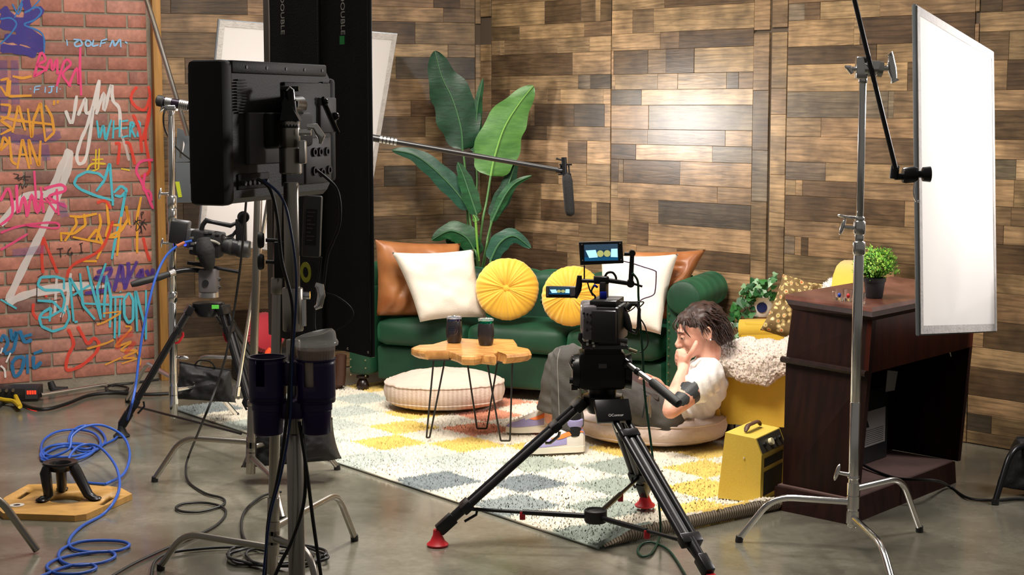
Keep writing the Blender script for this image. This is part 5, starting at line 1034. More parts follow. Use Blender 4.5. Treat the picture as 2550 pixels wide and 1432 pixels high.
g = PX(722, 222, SY - .02); g.t([(714, 226), (722, 217), (730, 224), (732, 248), (742, 252), (741, 266)], 2.2, 8).out('bright_edge', M_CHROME, cs1)
g = PX(790, 340, SY - .03); g.t([(765, 315), (785, 316), (800, 340), (797, 358)], [6, 10, 11, 4], 12).t([(745, 330), (775, 330)], 8, 12).out('t_handle', M_CHROME, cs1)
g = PX(757, 385, SY - .03); g.b(745, 350, 762, 408, -.01, .02, .004).out('clamp_block', M_CHROME2, cs1, 30)
g = PX(790, 740, SY - .03); g.t([(755, 735), (772, 735)], 10, 12).t([(786, 708), (797, 712), (801, 735), (795, 762), (784, 768)], [6, 11, 10, 9, 5], 12).out('wing_knob', M_CHROME, cs1)
g = PX(757, 785, SY - .02); g.t([(757, 745), (757, 812)], 6, 10).out('clamp_bolt', M_CHROME, cs1)
# cup holders
M_VIO = mat('dark_violet_plastic', '#211143', .35)
ho = thing('cup_holder', 'pair of dark violet cup holders clamped to the nearest stand', 'cup holder', P(725, 960, 3.64))
HY = 3.6
def holder(cx, y0, y1, y2, r1, r2):
    c = P(cx, y0, HY); k = HY / FP; z1, z2 = -(y1 - y0) * k, -(y2 - y0) * k; R1, R2 = r1 * k, r2 * k; M = Matrix.Translation(c); n = 48
    def shell(R, zt_, zb_, slot, inner):
        mb = MB(M); vs = []; rows = 8
        for j in range(rows + 1):
            for i in range(n): a = 2 * pi * i / n; vs.append((R * cos(a), R * sin(a), zt_ + (zb_ - zt_) * j / rows))
        fs = [(j * n + i, j * n + (i + 1) % n, (j + 1) * n + (i + 1) % n, (j + 1) * n + i) for j in range(rows) for i in range(n) if not (slot and j < rows - 3 and abs((i / n) * 2 * pi - slot) < .3)]
        mb._add(vs, fs); return mb
    o = shell(R1, 0, z1, 1.5 * pi - .35, 0).out('upper_cup', M_VIO, ho, 50); so = o.modifiers.new('wall', 'SOLIDIFY'); so.thickness = .0025
    MB(M).lathe([(R1 - .0005, -.002), (R1 + .002, -.001), (R1 + .002, .002), (R1 - .003, .002)], None, n, closed=True).out('rim', M_VIO, ho)
    MB(M).lathe([(.001, z1), (R1, z1), (R1 * .98, z1 - .004), (R2 * 1.02, z1 - .005), (R2 * 1.06, z1 - .006), (R2 * 1.06, z1 - .022), (R2, z1 - .024), (R2 * .97, z2 + .003), (R2 * .9, z2), (.001, z2)], None, n).out('lower_cup', M_VIO, ho)
holder(665, 890, 998, 1085, 47, 38); holder(786, 894, 998, 1083, 49, 38)
g = PX(725, 960, HY); g.b(706, 900, 745, 960, -.01, .035, .004).out('clamp', M_VIO, ho, 30); g = PX(725, 960, HY); g.b(700, 1000, 760, 1045, -.01, .035, .004).out('clamp', M_VIO, ho, 30)
# iced coffee
c = P(788, 990, HY); k = HY / FP; cf = thing('coffee_cup', 'clear plastic cup of iced coffee with domed lid in the right violet cup holder', 'cup', c); M = Matrix.Translation(c)
M_PET = mat('clear_pet', (.75, .73, .7), .12, alpha=.22, spec=.8); M_LID = mat('clear_lid', (.78, .77, .74), .15, alpha=.38, spec=.8); M_COF = mat('iced_coffee', '#6b3f18', .3, var=.5, vs_=14, col2='#9a713f'); zt_ = (990 - 850) * k
MB(M).lathe([(.001, 0), (.03, 0), (.033, .005), (.0455, zt_), (.0448, zt_), (.032, .007), (.001, .004)], None, 40).out('cup_wall', M_PET, cf)
MB(M).lathe([(.001, .006), (.0315, .006), (.043, zt_ - .018), (.0432, zt_ - .014), (.001, zt_ - .014)], None, 36).out('coffee', M_COF, cf)
MB(M).lathe([(.047, zt_ - .006), (.0505, zt_ - .005), (.0515, zt_), (.049, zt_ + .006), (.047, zt_ + .008), (.0445, zt_ + .018), (.038, zt_ + .023), (.02, zt_ + .018), (.001, zt_ + .017)], None, 40, rf=lambda a, r_, z: (1, .010 * cos(a) * (r_ / .045) * max(0, min(1, (z - zt_ - .01) / .012)))).out('lid', M_LID, cf)
for i in range(9): a = i * .7; MB(M @ Matrix.Translation((.027 * cos(a), .027 * sin(a), zt_ - .02 + .004 * (i % 3)))).box((0, 0, 0), (.019, .018, .016), (i, i * .5, i * .3), .003).out('ice_cube', M_PET, cf, 30)
# power brick and its cables
pbk = thing('power_brick', 'grey labelled power brick hanging beside the monitor stand', 'power supply', P(777, 560, 3.72)); g = PX(777, 560, 3.72, roll=3)
g.b(755, 487, 800, 640, -.012, .015, .004).out('case', mat('brick_shell', '#4a4846', .5), pbk, 30); g = PX(777, 560, 3.72, roll=3); g.b(763, 520, 790, 610, -.0135, -.012).out('label_plate', mat('brick_label', '#211f1e', .5), pbk, 0)
g = PX(777, 560, 3.72, roll=3); 
for k in range(8): g.b(766, 526 + k * 10, 786 - (k % 3) * 5, 529 + k * 10, -.0142, -.0135)
g.out('label_print', mat('brick_print', '#55504c', .5), pbk, 0, kind='stuff')
def pc(l, Y): return [P(x, y, Y if len(q) < 3 else q[2]) for q in l for x, y in (q[:2],)]
cable('cable', pc([(790, 425), (815, 445), (838, 470), (847, 510), (845, 560), (830, 600), (815, 640), (805, 720)], 3.7), .0035, M_CAB, 'black cable looping from the monitor socket past the power brick')
MB
cable('cable', pc([(640, 445), (672, 470), (690, 540), (702, 650), (728, 760), (725, 900), (712, 1060), (690, 1200), (668, 1300), (660, 1440)], 3.58), .004, M_CAB, 'black cable running down the left side of the nearest stand')
cable('cable', pc([(655, 448), (700, 490), (722, 560), (738, 700), (728, 900), (722, 1050), (700, 1180), (672, 1290), (655, 1440)], 3.56), .003, mat('navy_cable', '#142a55', .4), 'dark blue cable running from the monitor down the nearest stand')
cable('cable', pc([(800, 640), (785, 760), (790, 830, 3.7), (845, 820, 3.7), (877, 790, 3.7), (872, 765, 3.7), (840, 740), (812, 730)], 3.72), .0022, M_CAB, 'thin cable loop in front of the black flag')
cable('cable', pc([(752, 1060), (760, 1150), (757, 1250), (730, 1340), (700, 1400), (680, 1445)], 3.62), .0042, M_CAB, 'thick black cable hanging below the cup holders, the inner one')
cable('cable', pc([(745, 1050), (765, 1180), (780, 1300), (800, 1440)], 3.6), .0042, M_CAB, 'thick black cable hanging below the cup holders, the outer one')

# unseen panel lamp added behind the flag to make the highlight on the planks
pl_ = thing('added_panel_lamp', 'small added panel lamp, hidden behind the black flag', 'lamp', (-.9, 8.45, 1.44)); PM_ = frame_z((-.9, 8.452, 1.44), (1.86, -.1, -.02))
MB(PM_).box((0, 0, 0), (.24, .24, .05), bev=.008).out('housing', M_BLK, pl_, 30)
MB().tube([V((-.92, 8.455, 1.56)), V((-.92, 8.455, 3.7))], .012, 12).out('added_lamp_rod', M_BLKM, pl_)  # invented mount for the added lamp
# ================================================================ the person on the floor cushion
def fuse(mb, name, m, voxel, smooth=2, disp=None, parent=None, sf=.5, label=None, post=None):
    o = mb.out(name, m, None, 0, weld=False); r = o.modifiers.new('r', 'REMESH'); r.mode = 'VOXEL'; r.voxel_size = voxel; r.use_smooth_shade = True
    s = o.modifiers.new('s', 'SMOOTH'); s.factor = sf; s.iterations = smooth
    bpy.context.view_layer.update(); me = bpy.data.meshes.new_from_object(o.evaluated_get(bpy.context.evaluated_depsgraph_get()))
    o.modifiers.clear(); o.data = me; me.name = name
    if disp:
        ns = [v.normal.copy() for v in me.vertices]
        for v, n in zip(me.vertices, ns): v.co = disp(v.co, n)
    for p in me.polygons: p.use_smooth = True
    if len(me.materials) == 0: me.materials.append(m)
    if parent: setpar(o, parent)
    if label: o['label'] = label
    return o
def limb(mb, pts, rs, seg=16, n=4, sq=None):
    q = catmull(pts, n); m_ = len(rs) - 1; rr = []
    for i in range(len(q)):
        t = i * m_ / (len(q) - 1); k = min(m_ - 1, int(t)); rr.append(rs[k] * (1 - t + k) + rs[k + 1] * (t - k))
    mb.tube(q, rr, seg, sq=sq); mb.ball(q[0], rr[0] * .99, seg, 8).ball(q[-1], rr[-1] * .99, seg, 8); return mb
J = dict(hipN=P(1648, 1044, 7.06), hipF=P(1653, 1036, 7.3), kneeN=P(1412, 893, 6.98), kneeF=P(1400, 896, 7.3), ankN=P(1422, 1075, 7.0), ankF=P(1372, 1040, 7.36),
         pel=P(1662, 1040, 7.18), waist=P(1704, 1026, 7.18), chest=P(1740, 984, 7.18), upper=P(1760, 937, 7.18), neck=P(1764, 903, 7.17), shN=P(1764, 940, 6.95), shF=P(1752, 928, 7.36),
         elN=P(1670, 1022, 6.82), wrN=P(1701, 922, 6.96), elF=P(1700, 1004, 7.42), wrF=P(1648, 968, 7.3))
# --- skin material with the big arm tattoo (a mark on the skin itself)
M_SKIN = mat('skin', '#dcae98', .5, var=.18, vs_=16, col2='#cf917c', sss=.12, bump=.05, bs=150); nt = M_SKIN.node_tree; N = nt.nodes; L = nt.links; bs_ = N['Principled BSDF']
src = bs_.inputs['Base Color'].links[0].from_socket; tc = N.new('ShaderNodeTexCoord'); nn_ = N.new('ShaderNodeTexNoise'); nn_.inputs['Scale'].default_value = 30; L.new(tc.outputs['Object'], nn_.inputs['Vector'])
def dist(px, py, Y, r):
    vd = N.new('ShaderNodeVectorMath'); vd.operation = 'DISTANCE'; vd.inputs[1].default_value = P(px, py, Y); L.new(tc.outputs['Object'], vd.inputs[0])
    a = N.new('ShaderNodeMath'); a.operation = 'MULTIPLY_ADD'; a.inputs[1].default_value = .035; L.new(nn_.outputs[0], a.inputs[0]); L.new(vd.outputs['Value'], a.inputs[2])
    l = N.new('ShaderNodeMath'); l.operation = 'LESS_THAN'; l.inputs[1].default_value = r + .0175; L.new(a.outputs[0], l.inputs[0]); return l.outputs[0]
mx_o = None
for q in ((1696, 992, 6.82, .034), (1718, 966, 6.86, .040), (1732, 985, 6.87, .036)):
    s_ = dist(*q)
    if mx_o is None: mx_o = s_
    else: a = N.new('ShaderNodeMath'); a.operation = 'MAXIMUM'; L.new(mx_o, a.inputs[0]); L.new(s_, a.inputs[1]); mx_o = a.outputs[0]
mm = N.new('ShaderNodeMix'); mm.data_type = 'RGBA'; L.new(mx_o, mm.inputs[0]); L.new(src, mm.inputs[6]); mm.inputs[7].default_value = lin('#333638'); L.new(mm.outputs[2], bs_.inputs['Base Color'])
# --- body
mb = MB()
HC = P(1741, 824, 7.15)                       # head centre
fz = V((-.94, -.14, -.34)).normalized(); hx = fz; hy = V((0, 0, 1)).cross(hx).normalized(); hz = hx.cross(hy).normalized(); HM = Matrix((hx, hy, hz)).transposed().to_4x4(); HM.translation = HC
hp_ = lambda x, y, z: HM @ V((x, y, z))      # x forward (face), y side (+ = away?), z up
mb.ball((-.012, 0, .028), (.098, .076, .085), 28, 18, HM).ball((.03, 0, -.01), (.068, .062, .082), 24, 16, HM).ball((.035, 0, -.062), (.05, .045, .04), 20, 12, HM).ball((.066, 0, -.088), (.02, .02, .017), 14, 10, HM)
mb.ball((.078, 0, .028), (.018, .048, .014), 16, 10, HM).tube([hp_(.088, 0, .02), hp_(.1, 0, -.005), hp_(.118, 0, -.026)], [.008, .009, .012], 12).ball((.113, 0, -.03), (.012, .0165, .010), 14, 10, HM).ball((.098, 0, -.034), (.014, .012, .008), 10, 8, HM)
mb.ball((.092, 0, -.052), (.011, .022, .007), 14, 8, HM).ball((.089, 0, -.064), (.011, .02, .008), 14, 8, HM)
for sy in (-1, 1):
    mb.ball((.06, sy * .036, -.025), (.028, .02, .03), 14, 10, HM)
    mb.ball((-.018, sy * .074, -.008), (.022, .009, .034), 14, 10, HM).tube([hp_(-.012, sy * .08, .015), hp_(-.028, sy * .086, .02), hp_(-.034, sy * .085, .0), hp_(-.024, sy * .08, -.026), hp_(-.014, sy * .078, -.034)], [.005, .006, .006, .006, .007], 8)
limb(mb, [hp_(-.03, 0, -.04), J['neck'], J['upper']], [.055, .058, .07])
limb(mb, [J['upper'], J['chest'], J['waist'], J['pel']], [.08, .088, .09, .095], 20)
limb(mb, [J['shN'], J['upper'], J['shF']], [.055, .075, .055])
limb(mb, [J['shN'], J['shN'].lerp(J['elN'], .35), J['shN'].lerp(J['elN'], .75), J['elN']], [.056, .053, .044, .037]); limb(mb, [J['elN'], J['elN'].lerp(J['wrN'], .3), J['elN'].lerp(J['wrN'], .7), J['wrN']], [.037, .040, .031, .0235])
limb(mb, [J['shF'], J['shF'].lerp(J['elF'], .5), J['elF']], [.052, .046, .036]); limb(mb, [J['elF'], J['elF'].lerp(J['wrF'], .3), J['wrF']], [.036, .036, .023])
for s_ in 'NF': limb(mb, [J['hip' + s_], J['hip' + s_].lerp(J['knee' + s_], .5), J['knee' + s_]], [.08, .065, .05]); limb(mb, [J['knee' + s_], J['knee' + s_].lerp(J['ank' + s_], .35), J['ank' + s_]], [.05, .048, .032])
# near hand: palm against the chin, thumb up the cheek, fingers folded over the mouth
Yh = 6.99; hpt = lambda x, y, dY=0: P(x, y, Yh + dY)
limb(mb, [J['wrN'], hpt(1702, 908), hpt(1704, 893)], [.024, .028, .027]); limb(mb, [hpt(1700, 890, .0), hpt(1698, 880, .04), hpt(1697, 878, .08)], [.02, .022, .018])
limb(mb, [hpt(1711, 897, -.02), hpt(1722, 878, -.035), hpt(1731, 860, -.03), hpt(1734, 852, -.02)], [.014, .012, .0105, .009])
for i, (x0, y0, x1, y1, x2, y2) in enumerate(((1700, 886, 1690, 874, 1687, 879), (1698, 893, 1688, 883, 1685, 889), (1697, 900, 1687, 892, 1685, 898), (1697, 907, 1689, 901, 1687, 906))):
    limb(mb, [hpt(x0, y0, .01), hpt(x1, y1, .035), hpt(x2, y2, .07), hpt(x2 + 6, y2 + 3, .1)], [.0115, .0105, .0095, .008], 10)
# far hand reaching to the tablet
limb(mb, [J['wrF'], P(1636, 956, 7.27), P(1624, 950, 7.24)], [.023, .027, .025]); 
for (a, b_, c) in (((1622, 940), (1606, 934), (1594, 942)), ((1620, 944), (1602, 941), (1590, 949)), ((1620, 949), (1603, 950), (1592, 958)), ((1622, 954), (1608, 959), (1598, 967))): limb(mb, [P(*a, 7.24), P(*b_, 7.2), P(*c, 7.18)], [.0105, .0095, .0075], 10)
limb(mb, [P(1632, 950, 7.23), P(1620, 958, 7.19), P(1612, 964, 7.18)], [.012, .011, .009], 10)
person = fuse(mb, 'person', M_SKIN, .0042, 3); tag(person, 'person with shaggy dark hair in white T-shirt and grey jeans sitting with chin in hand', 'person')
# eyes, brows
M_EYE = mat('eye_white', '#e8e0da', .2); M_IRIS = mat('eye_dark', '#1d130e', .2); M_HAIR = mat('dark_brown_hair', '#241612', .5, var=.4, vs_=40, col2='#3b261e')
for sy in (-1, 1):
    c = hp_(.082, sy * .03, .006); e = MB().ball(c, .0115, 14, 10).out('eye', M_EYE, person); MB().ball(c + hx * .006 - hz * .002, .0075, 12, 8).out('iris', M_IRIS, e)
    MB().ball((0, 0, 0), (.0135, .0135, .0135), 14, 8, Matrix.Translation(c - hx * .001 + hz * .0035)).out('eyelid', M_SKIN, person)
    MB().tube([hp_(.093, sy * .012, .024), hp_(.094, sy * .03, .032), hp_(.08, sy * .048, .026)], [.003, .0042, .002], 8).out('eyebrow', M_HAIR, person)
MB().ball(hp_(-.018, (-1 if hy.y > 0 else 1) * .086, -.037), .004, 10, 8).out('earring', mat('pearl', '#e8e4dc', .2), person)
# hair: cap plus many locks
mb = MB(); near = -1 if hy.y > 0 else 1
mb.ball((-.03, 0, .048), (.1, .086, .078), 24, 16, HM).ball((-.055, 0, .0), (.078, .08, .08), 20, 14, HM).ball((-.075, 0, -.05), (.05, .066, .05), 18, 12, HM).ball((.03, 0, .07), (.05, .06, .036), 16, 10, HM)
hair = fuse(mb, 'hair', M_HAIR, .006, 2, lambda p, n: p + n * (.006 * nz(p, 45) + .005 * nz(p, 18)), person)
rh = random.Random(21); lk = MB()
for k in range(2600):
    th = rh.uniform(-pi, pi); ph = rh.uniform(.0, 1.0) ** .7 * 1.95
    d = V((cos(ph) * .0, 0, 0)); d = V((-sin(ph) * cos(th), sin(ph) * sin(th), cos(ph)))
    if d.x > .35 and d.z < .62: continue
    if abs(d.y) > .6 and d.x > -.12 and d.z < .15: continue
    s0 = V((-.025 + d.x * .096, d.y * .082, .035 + d.z * .082)); back = V((-.75, d.y * .35, -.45)) if d.x < .3 else V((.1, d.y * .9, -.55))
    if d.z < .35 or d.x < -.5: back = V((-.18, d.y * .1, -1.2))
    L_ = rh.uniform(.05, .08) * (1.5 if d.x < 0 and d.z < .5 else 1); side = V((rh.uniform(-1, 1), rh.uniform(-1, 1), rh.uniform(-1, 1))) * .35; p = s0; pts = [p]; v_ = (d * .22 + back + side * 1.2).normalized()
    for q in range(4): v_ = (v_ + back * .35 + V((sin(q * 1.9 + k), cos(q * 2.3 + k * 1.3), sin(q * 1.5 + k * .7))) * .42 + V((0, 0, -.3))).normalized(); p = p + v_ * L_ / 4; pts.append(p)
    lk.tube([HM @ q for q in catmull(pts, 2)], [.0030 * (1 - .75 * (i / 8) ** 1.5) for i in range(9)], 5, sq=.6)
lk.out('hair_locks', M_HAIR, person, 80, weld=False, kind='stuff')
fr_ = MB()
for (a, b_, c) in (((.07, .0, .088), (.1, .01, .06), (.098, .03, .03)), ((.075, -.02, .085), (.1, -.03, .06), (.092, -.045, .028)), ((.06, -.045, .075), (.08, -.06, .05), (.07, -.068, .015)), ((.06, .05, .075), (.075, .068, .045), (.06, .07, .0))): fr_.tube(catmull([hp_(*a), hp_(*b_), hp_(*c)], 4), [.006, .0058, .0055, .005, .0045, .004, .003, .002, .001], 6, sq=.5)
fr_.out('fringe', M_HAIR, person, 80, kind='stuff')
# T-shirt
def fold(p, n, a=.006, s=14, o=0):
    return p + n * (a * nz(V((p.x, p.y * .7, p.z)), s, o) + a * .5 * sin((p.x * 110 + p.z * 80) + nz(p, 6, o) * 9) * .5)
M_TEE = mat('white_cotton', '#dedad6', .9, bump=.15, bs=150); mb = MB()
limb(mb, [J['upper'] + V((0, 0, .02)), J['upper'], J['chest'], J['waist'], J['pel'] + V((.06, 0, .01))], [.07, .105, .113, .115, .118], 24); limb(mb, [J['shN'], J['upper'] + V((0, 0, .01)), J['shF']], [.07, .088, .068], 20)
limb(mb, [J['shN'], J['shN'].lerp(J['elN'], .15), J['shN'].lerp(J['elN'], .27)], [.066, .072, .07], 20); limb(mb, [J['shF'], J['shF'].lerp(J['elF'], .5)], [.064, .066], 18)
mb.tube([P(1700, 1010, 7.08), P(1668, 1042, 7.08)], [.07, .06], 16)
tee = fuse(mb, 'tshirt', M_TEE, .0065, 4, lambda p, n: fold(p, n, .013, 11, 3), person)
# jeans
M_JEAN = mat('faded_black_denim', '#55534f', .85, var=.35, vs_=9, col2='#3c3a38', bump=.25, bs=260); mb = MB()
for s_, cf in (('N', P(1424, 1058, 7.0)), ('F', P(1382, 1014, 7.34))):
    h_, k_ = J['hip' + s_], J['knee' + s_]; limb(mb, [h_, h_.lerp(k_, .5) + V((0, 0, -.01)), k_ + V((.02, 0, .0)), k_], [.096, .084, .066, .06], 20)
    limb(mb, [k_, k_.lerp(cf, .3) + V((-.012, 0, 0)), k_.lerp(cf, .7) + V((-.015, 0, 0))], [.064, .068, .067], 20); mb.tube([k_.lerp(cf, .7) + V((-.015, 0, 0)), cf + V((-.012, 0, -.012))], [.067, .074], 22)
limb(mb, [J['hipN'], J['hipF']], [.104, .1], 20); limb(mb, [J['pel'], J['pel'].lerp(J['waist'], .15)], [.118, .11], 20)
jeans = fuse(mb, 'jeans', M_JEAN, .0065, 3, lambda p, n: fold(p, n, .006, 11, 8), person)
sm_ = MB(); kN = J['kneeN']; sm_.tube(catmull([P(1395, 868, 6.915), P(1388, 900, 6.9), P(1390, 960, 6.905), P(1393, 1045, 6.91)], 5), .0016, 6); sm_.out('seam', mat('denim_seam', '#8a8882', .8), jeans)
bel = J['pel'].lerp(J['waist'], .25)
# shoes
M_LAV = mat('lavender_suede', '#9a93c2', .7, bump=.2, bs=150); M_CRM = mat('cream_leather', '#d8d2c8', .5); M_SOLE = mat('cream_sole', '#e2dccb', .6); M_ORG = mat('orange_patch', '#f0803a', .5); M_SOCK = mat('black_sock', '#121214', .9)
def shoe(heel, toe, par_lab, near_side):
    d = (toe - heel); Lh = d.length; d.normalize(); M = frame_xz(heel, d); root = thing('sneaker', par_lab, 'shoe', heel, 'sneakers on the feet of the person')
    st = [(0, .008, .02, .075), (.012, .027, .01, .1), (.04, .036, .0, .125), (.09, .037, 0, .12), (.14, .038, 0, .092), (.19, .043, 0, .072), (.235, .042, 0, .056), (.27, .03, .004, .044), (.285, .012, .01, .03)]; k_ = Lh / .285
    def up(a, b_):
        t = a * (len(st) - 1); i = min(len(st) - 2, int(t)); f = t - i; x, w_, z0, z1 = [st[i][j] * (1 - f) + st[i + 1][j] * f for j in range(4)]; an = b_ * pi
        return M @ V((x * k_, cos(an) * w_ * (1 - .25 * sin(an) ** 2), .022 + (z1 - .022) * sin(an) ** .8))
    MB().grid(up, 40, 22).out('upper', M_CRM, root, 80)
    out = [(x * k_, w_ + .004) for x, w_, _, _ in st]; poly = out + [(x, -w_) for x, w_ in out[::-1]]
    MB(M).prism(poly, 0.0, .026).out('sole', M_SOLE, root, 30)
    # overlays a millimetre proud of the upper
    def patch(nm, m, pts, off=.0015, b0=None):
        vs = []
        for a, b_ in pts: p = up(a, b_); c = M @ V((a * Lh, 0, .04)); n = (p - c).normalized(); vs.append(p + n * off)
        mb = MB(); c = sum(vs, V()) / len(vs); cc_ = c + (c - M @ V((.12, 0, .04))).normalized() * .002; mb._add(vs + [cc_], [(i, (i + 1) % len(vs), len(vs)) for i in range(len(vs))]); mb.out(nm, m, root, 80)
    f = (lambda b_: b_) if near_side > 0 else (lambda b_: 1 - b_)
    def strip_(nm, m, a0, a1, b0, b1, off=.0016):
        def g(u, v): a, b_ = a0 + (a1 - a0) * u, b0 + (b1 - b0) * v; p = up(a, f(b_)); c = M @ V((a * Lh, 0, .03)); return p + (p - c).normalized() * off
        MB().grid(g, 14, 12).out(nm, m, root, 80)
    strip_('heel_panel', M_LAV, 0.0, .3, .25, .75); strip_('toe_panel', M_LAV, .62, .99, .03, .3); strip_('toe_panel', M_LAV, .62, .99, .7, .97); strip_('side_panel', M_LAV, .38, .62, .03, .22, .001)
    def sw(u, v):
        a = .1 + .46 * u; b_ = .27 - .2 * u + .23 * u ** 4 * .6 + (v - .5) * (.02 + .1 * u * (1 - u ** 6)); p = up(a, f(b_)); c = M @ V((a * Lh, 0, .03)); return p + (p - c).normalized() * .0035
    MB().grid(sw, 24, 4).out('side_mark', M_ORG, root, 80, label='orange curved tick mark'); strip_('ankle_patch', M_ORG, .14, .26, .33, .43, .003)
    MB(M).lathe([(.034, .105), (.04, .12), (.04, .14), (.034, .145), (.028, .12)], Matrix.Translation((.055 * k_, 0, 0)) @ Matrix.Diagonal((1.1, .95, 1, 1)), 24, closed=True).out('ankle_collar', M_LAV, root)
    MB(M).tube([(.055 * k_, 0, .07), (.055 * k_, 0, .2)], .036, 20).out('sock', M_SOCK, root)
    lc = MB()
    for q in range(5): a = .5 + .07 * q; p1, p2, p3 = up(a, .38), up(a, .5), up(a, .62); lc.tube(catmull([p1 + UP * .004, p2 + UP * .006, p3 + UP * .004], 3), .003, 6, sq=.6)
    lc.out('laces', mat('white_lace', '#eceaf0', .8), root, kind='stuff')
cN = P(1456, 1118, 6.97); cN.z = .028; tN = cN + V((-.975, -.16, 0)) * .275; cF = P(1398, 1058, 7.40); cF.z = .028; tF = cF + V((-.99, -.05, 0)) * .262
ys = 1 if frame_xz(cN, (tN - cN)).to_3x3()[1][1] > 0 else -1
shoe(cN, tN, 'high-top lavender and cream sneaker with orange tick, the near foot behind the tripod leg', -1 if ys > 0 else 1); shoe(cF, tF, 'lavender and cream sneaker on the far foot pointing at the coffee table', -1 if ys > 0 else 1)
# tablet on the lap, keys on the hip
tb = thing('laptop', 'slim dark laptop lying open on the lap of the person', 'laptop', P(1600, 960, 7.15)); q = [P(1549, 944, 7.0), P(1640, 990, 6.98), P(1652, 958, 7.3), P(1560, 920, 7.32)]
nl = ((q[1] - q[0]).cross(q[3] - q[0])).normalized(); nl = nl if nl.z > 0 else -nl; MB().hexa([p - nl * .012 for p in q], q).out('base', mat('space_grey', '#6c6668', .35, .7), tb, 20)
c = sum(q, V()) / 4; MB().hexa([c + (p - c) * .9 + nl * .0004 for p in q], [c + (p - c) * .9 + nl * .0012 for p in q]).out('keyboard', mat('keyboard_dark', '#3a2628', .5), tb, 0)
ky = thing('keys', 'bunch of keys on a dark clip hanging from the jeans pocket', 'keys', P(1617, 1010, 6.93))
MB().tube([P(1610, 985, 6.93), P(1606, 1005, 6.92), P(1600, 1040, 6.92)], .004, 8).out('strap', M_BLKMATT, ky)
for x, y, x2, y2 in ((1617, 985, 1616, 1030), (1612, 988, 1608, 1012), (1619, 1010, 1620, 1040)): MB().tube([P(x, y, 6.92), P(x2, y2, 6.915)], [.006, .003], 8, sq=.4).out('key', M_NICKEL, ky)
# ================================================================ tripods
def tripod(name, label, top, feet, hubz, footmat, tr=.0118, sep=.024, k1=.8, brand=None, hub=True, lock=None):
    t = thing(name, label, 'tripod', (top.x, top.y, 0)); lock = lock or M_CHROME2
    MB(Matrix.Translation(top)).lathe([(.001, -.05), (.05, -.05), (.062, -.03), (.07, 0), (.07, .012), (.06, .014), (.001, .014)], None, 28).out('bowl', M_BLKM, t)
    hubp = V((sum(f.x for f in feet) / 3, sum(f.y for f in feet) / 3, hubz))
    for f in feet:
        d = V((f.x - top.x, f.y - top.y, 0)).normalized(); s = V((-d.y, d.x, 0)); T_ = top + d * .085 - V((0, 0, .02)); G = V((f.x, f.y, f.z + .052)); ax_ = (G - T_).normalized(); nn = s.cross(ax_).normalized()
        A = lambda q, o=0, h=0: T_.lerp(G, q) + s * o + nn * h
        leg = thing('leg', None, None, T_); setpar(leg, t); del_ = [k for k in ('label', 'category') if k in leg]
        X_ = Matrix((s, nn, ax_)).transposed().to_4x4()
        def blk(q, sx, sy, sz, nm='clamp', m=M_BLKM, o=0, h=0): X2 = X_.copy(); X2.translation = A(q, o, h); MB(X2).box((0, 0, 0), (sx, sy, sz), bev=.004).out(nm, m, leg, 30)
        blk(0.0, sep * 2 + .03, .034, .045, 'hinge'); blk(.17, sep * 2 + .022, .028, .035, 'clamp'); blk(k1, sep * 2 + .026, .034, .04, 'clamp'); 
        MB().tube([A(.17, 0, .026), A(.19, 0, .036), A(.25, 0, .034), A(.27, 0, .022)], .006, 8).out('lock_lever', lock, leg)
        MB().tube([A(k1 - .04, .01, .03), A(k1 - .01, .01, .045), A(k1 + .06, .01, .035)], .005, 8).out('lock_lever', M_BLKM, leg)
        for o in (-sep, sep): MB().tube([A(.02, o), A(k1 + .01, o)], tr, 14).out('outer_tube', M_BLKM, leg)
        MB().tube([A(.2, 0, .004), A(k1 + .02, 0, .004)], tr * 1.05, 14).out('inner_tube', M_GREYM, leg)
        MB().tube([A(k1, 0), A(.985, 0)], [tr * 1.6, tr * 1.4], 14).out('lower_tube', M_BLKM, leg); blk(.94, .034, .042, .07, 'ankle')
        MB(Matrix.Translation((f.x, f.y, f.z))).lathe([(.001, 0.001), (.037, .001), (.039, .008), (.026, .02), (.017, .04), (.015, .06), (.001, .06)], None, 20).out('foot', footmat, leg)
        if hub:
            e = A(k1 + .02); dd = (e - hubp); MB().tube([hubp + dd.normalized() * .03, hubp + dd * .55], .0095, 10).tube([hubp + dd * .5, e], .0065, 10).out('spreader_arm', M_BLKM, leg)
            MB(Matrix.Translation(hubp + dd * .55)).box((0, 0, -.012), (.02, .015, .03), bev=.003).out('spreader_knob', footmat, leg, 30)
    if hub: MB(Matrix.Translation(hubp)).lathe([(.001, -.02), (.036, -.02), (.04, -.012), (.04, .022), (.034, .026), (.03, .018), (.001, .018)], None, 24).out('spreader_hub', M_BLKRUB, t)
    return t
TY = 5.62; tp_ = P(1500, 992, TY)
T1 = tripod('tripod', 'black carbon tripod with red feet in the centre foreground, under the big cinema camera', tp_, [F(1090, 1360), F(1770, 1475), F(1606, 1262, .03)], .115, M_RED)
M_SLV = mat('silver_lettering', '#c8c8c8', .4)
g = PX(1545, 1035, TY - .13, yaw=12, pitch=-35); g.b(1482, 992, 1572, 1052, -.012, .012, .003).out('shoulder_plate', M_BLKM, T1, 30)
X = PXM(1534, 1034, TY - .155, yaw=12, pitch=-35)[0] @ Matrix.Rotation(pi / 2, 4, 'X'); textobj('lettering', 'OConnor', .0135, M_SLV, X, T1, .0004)
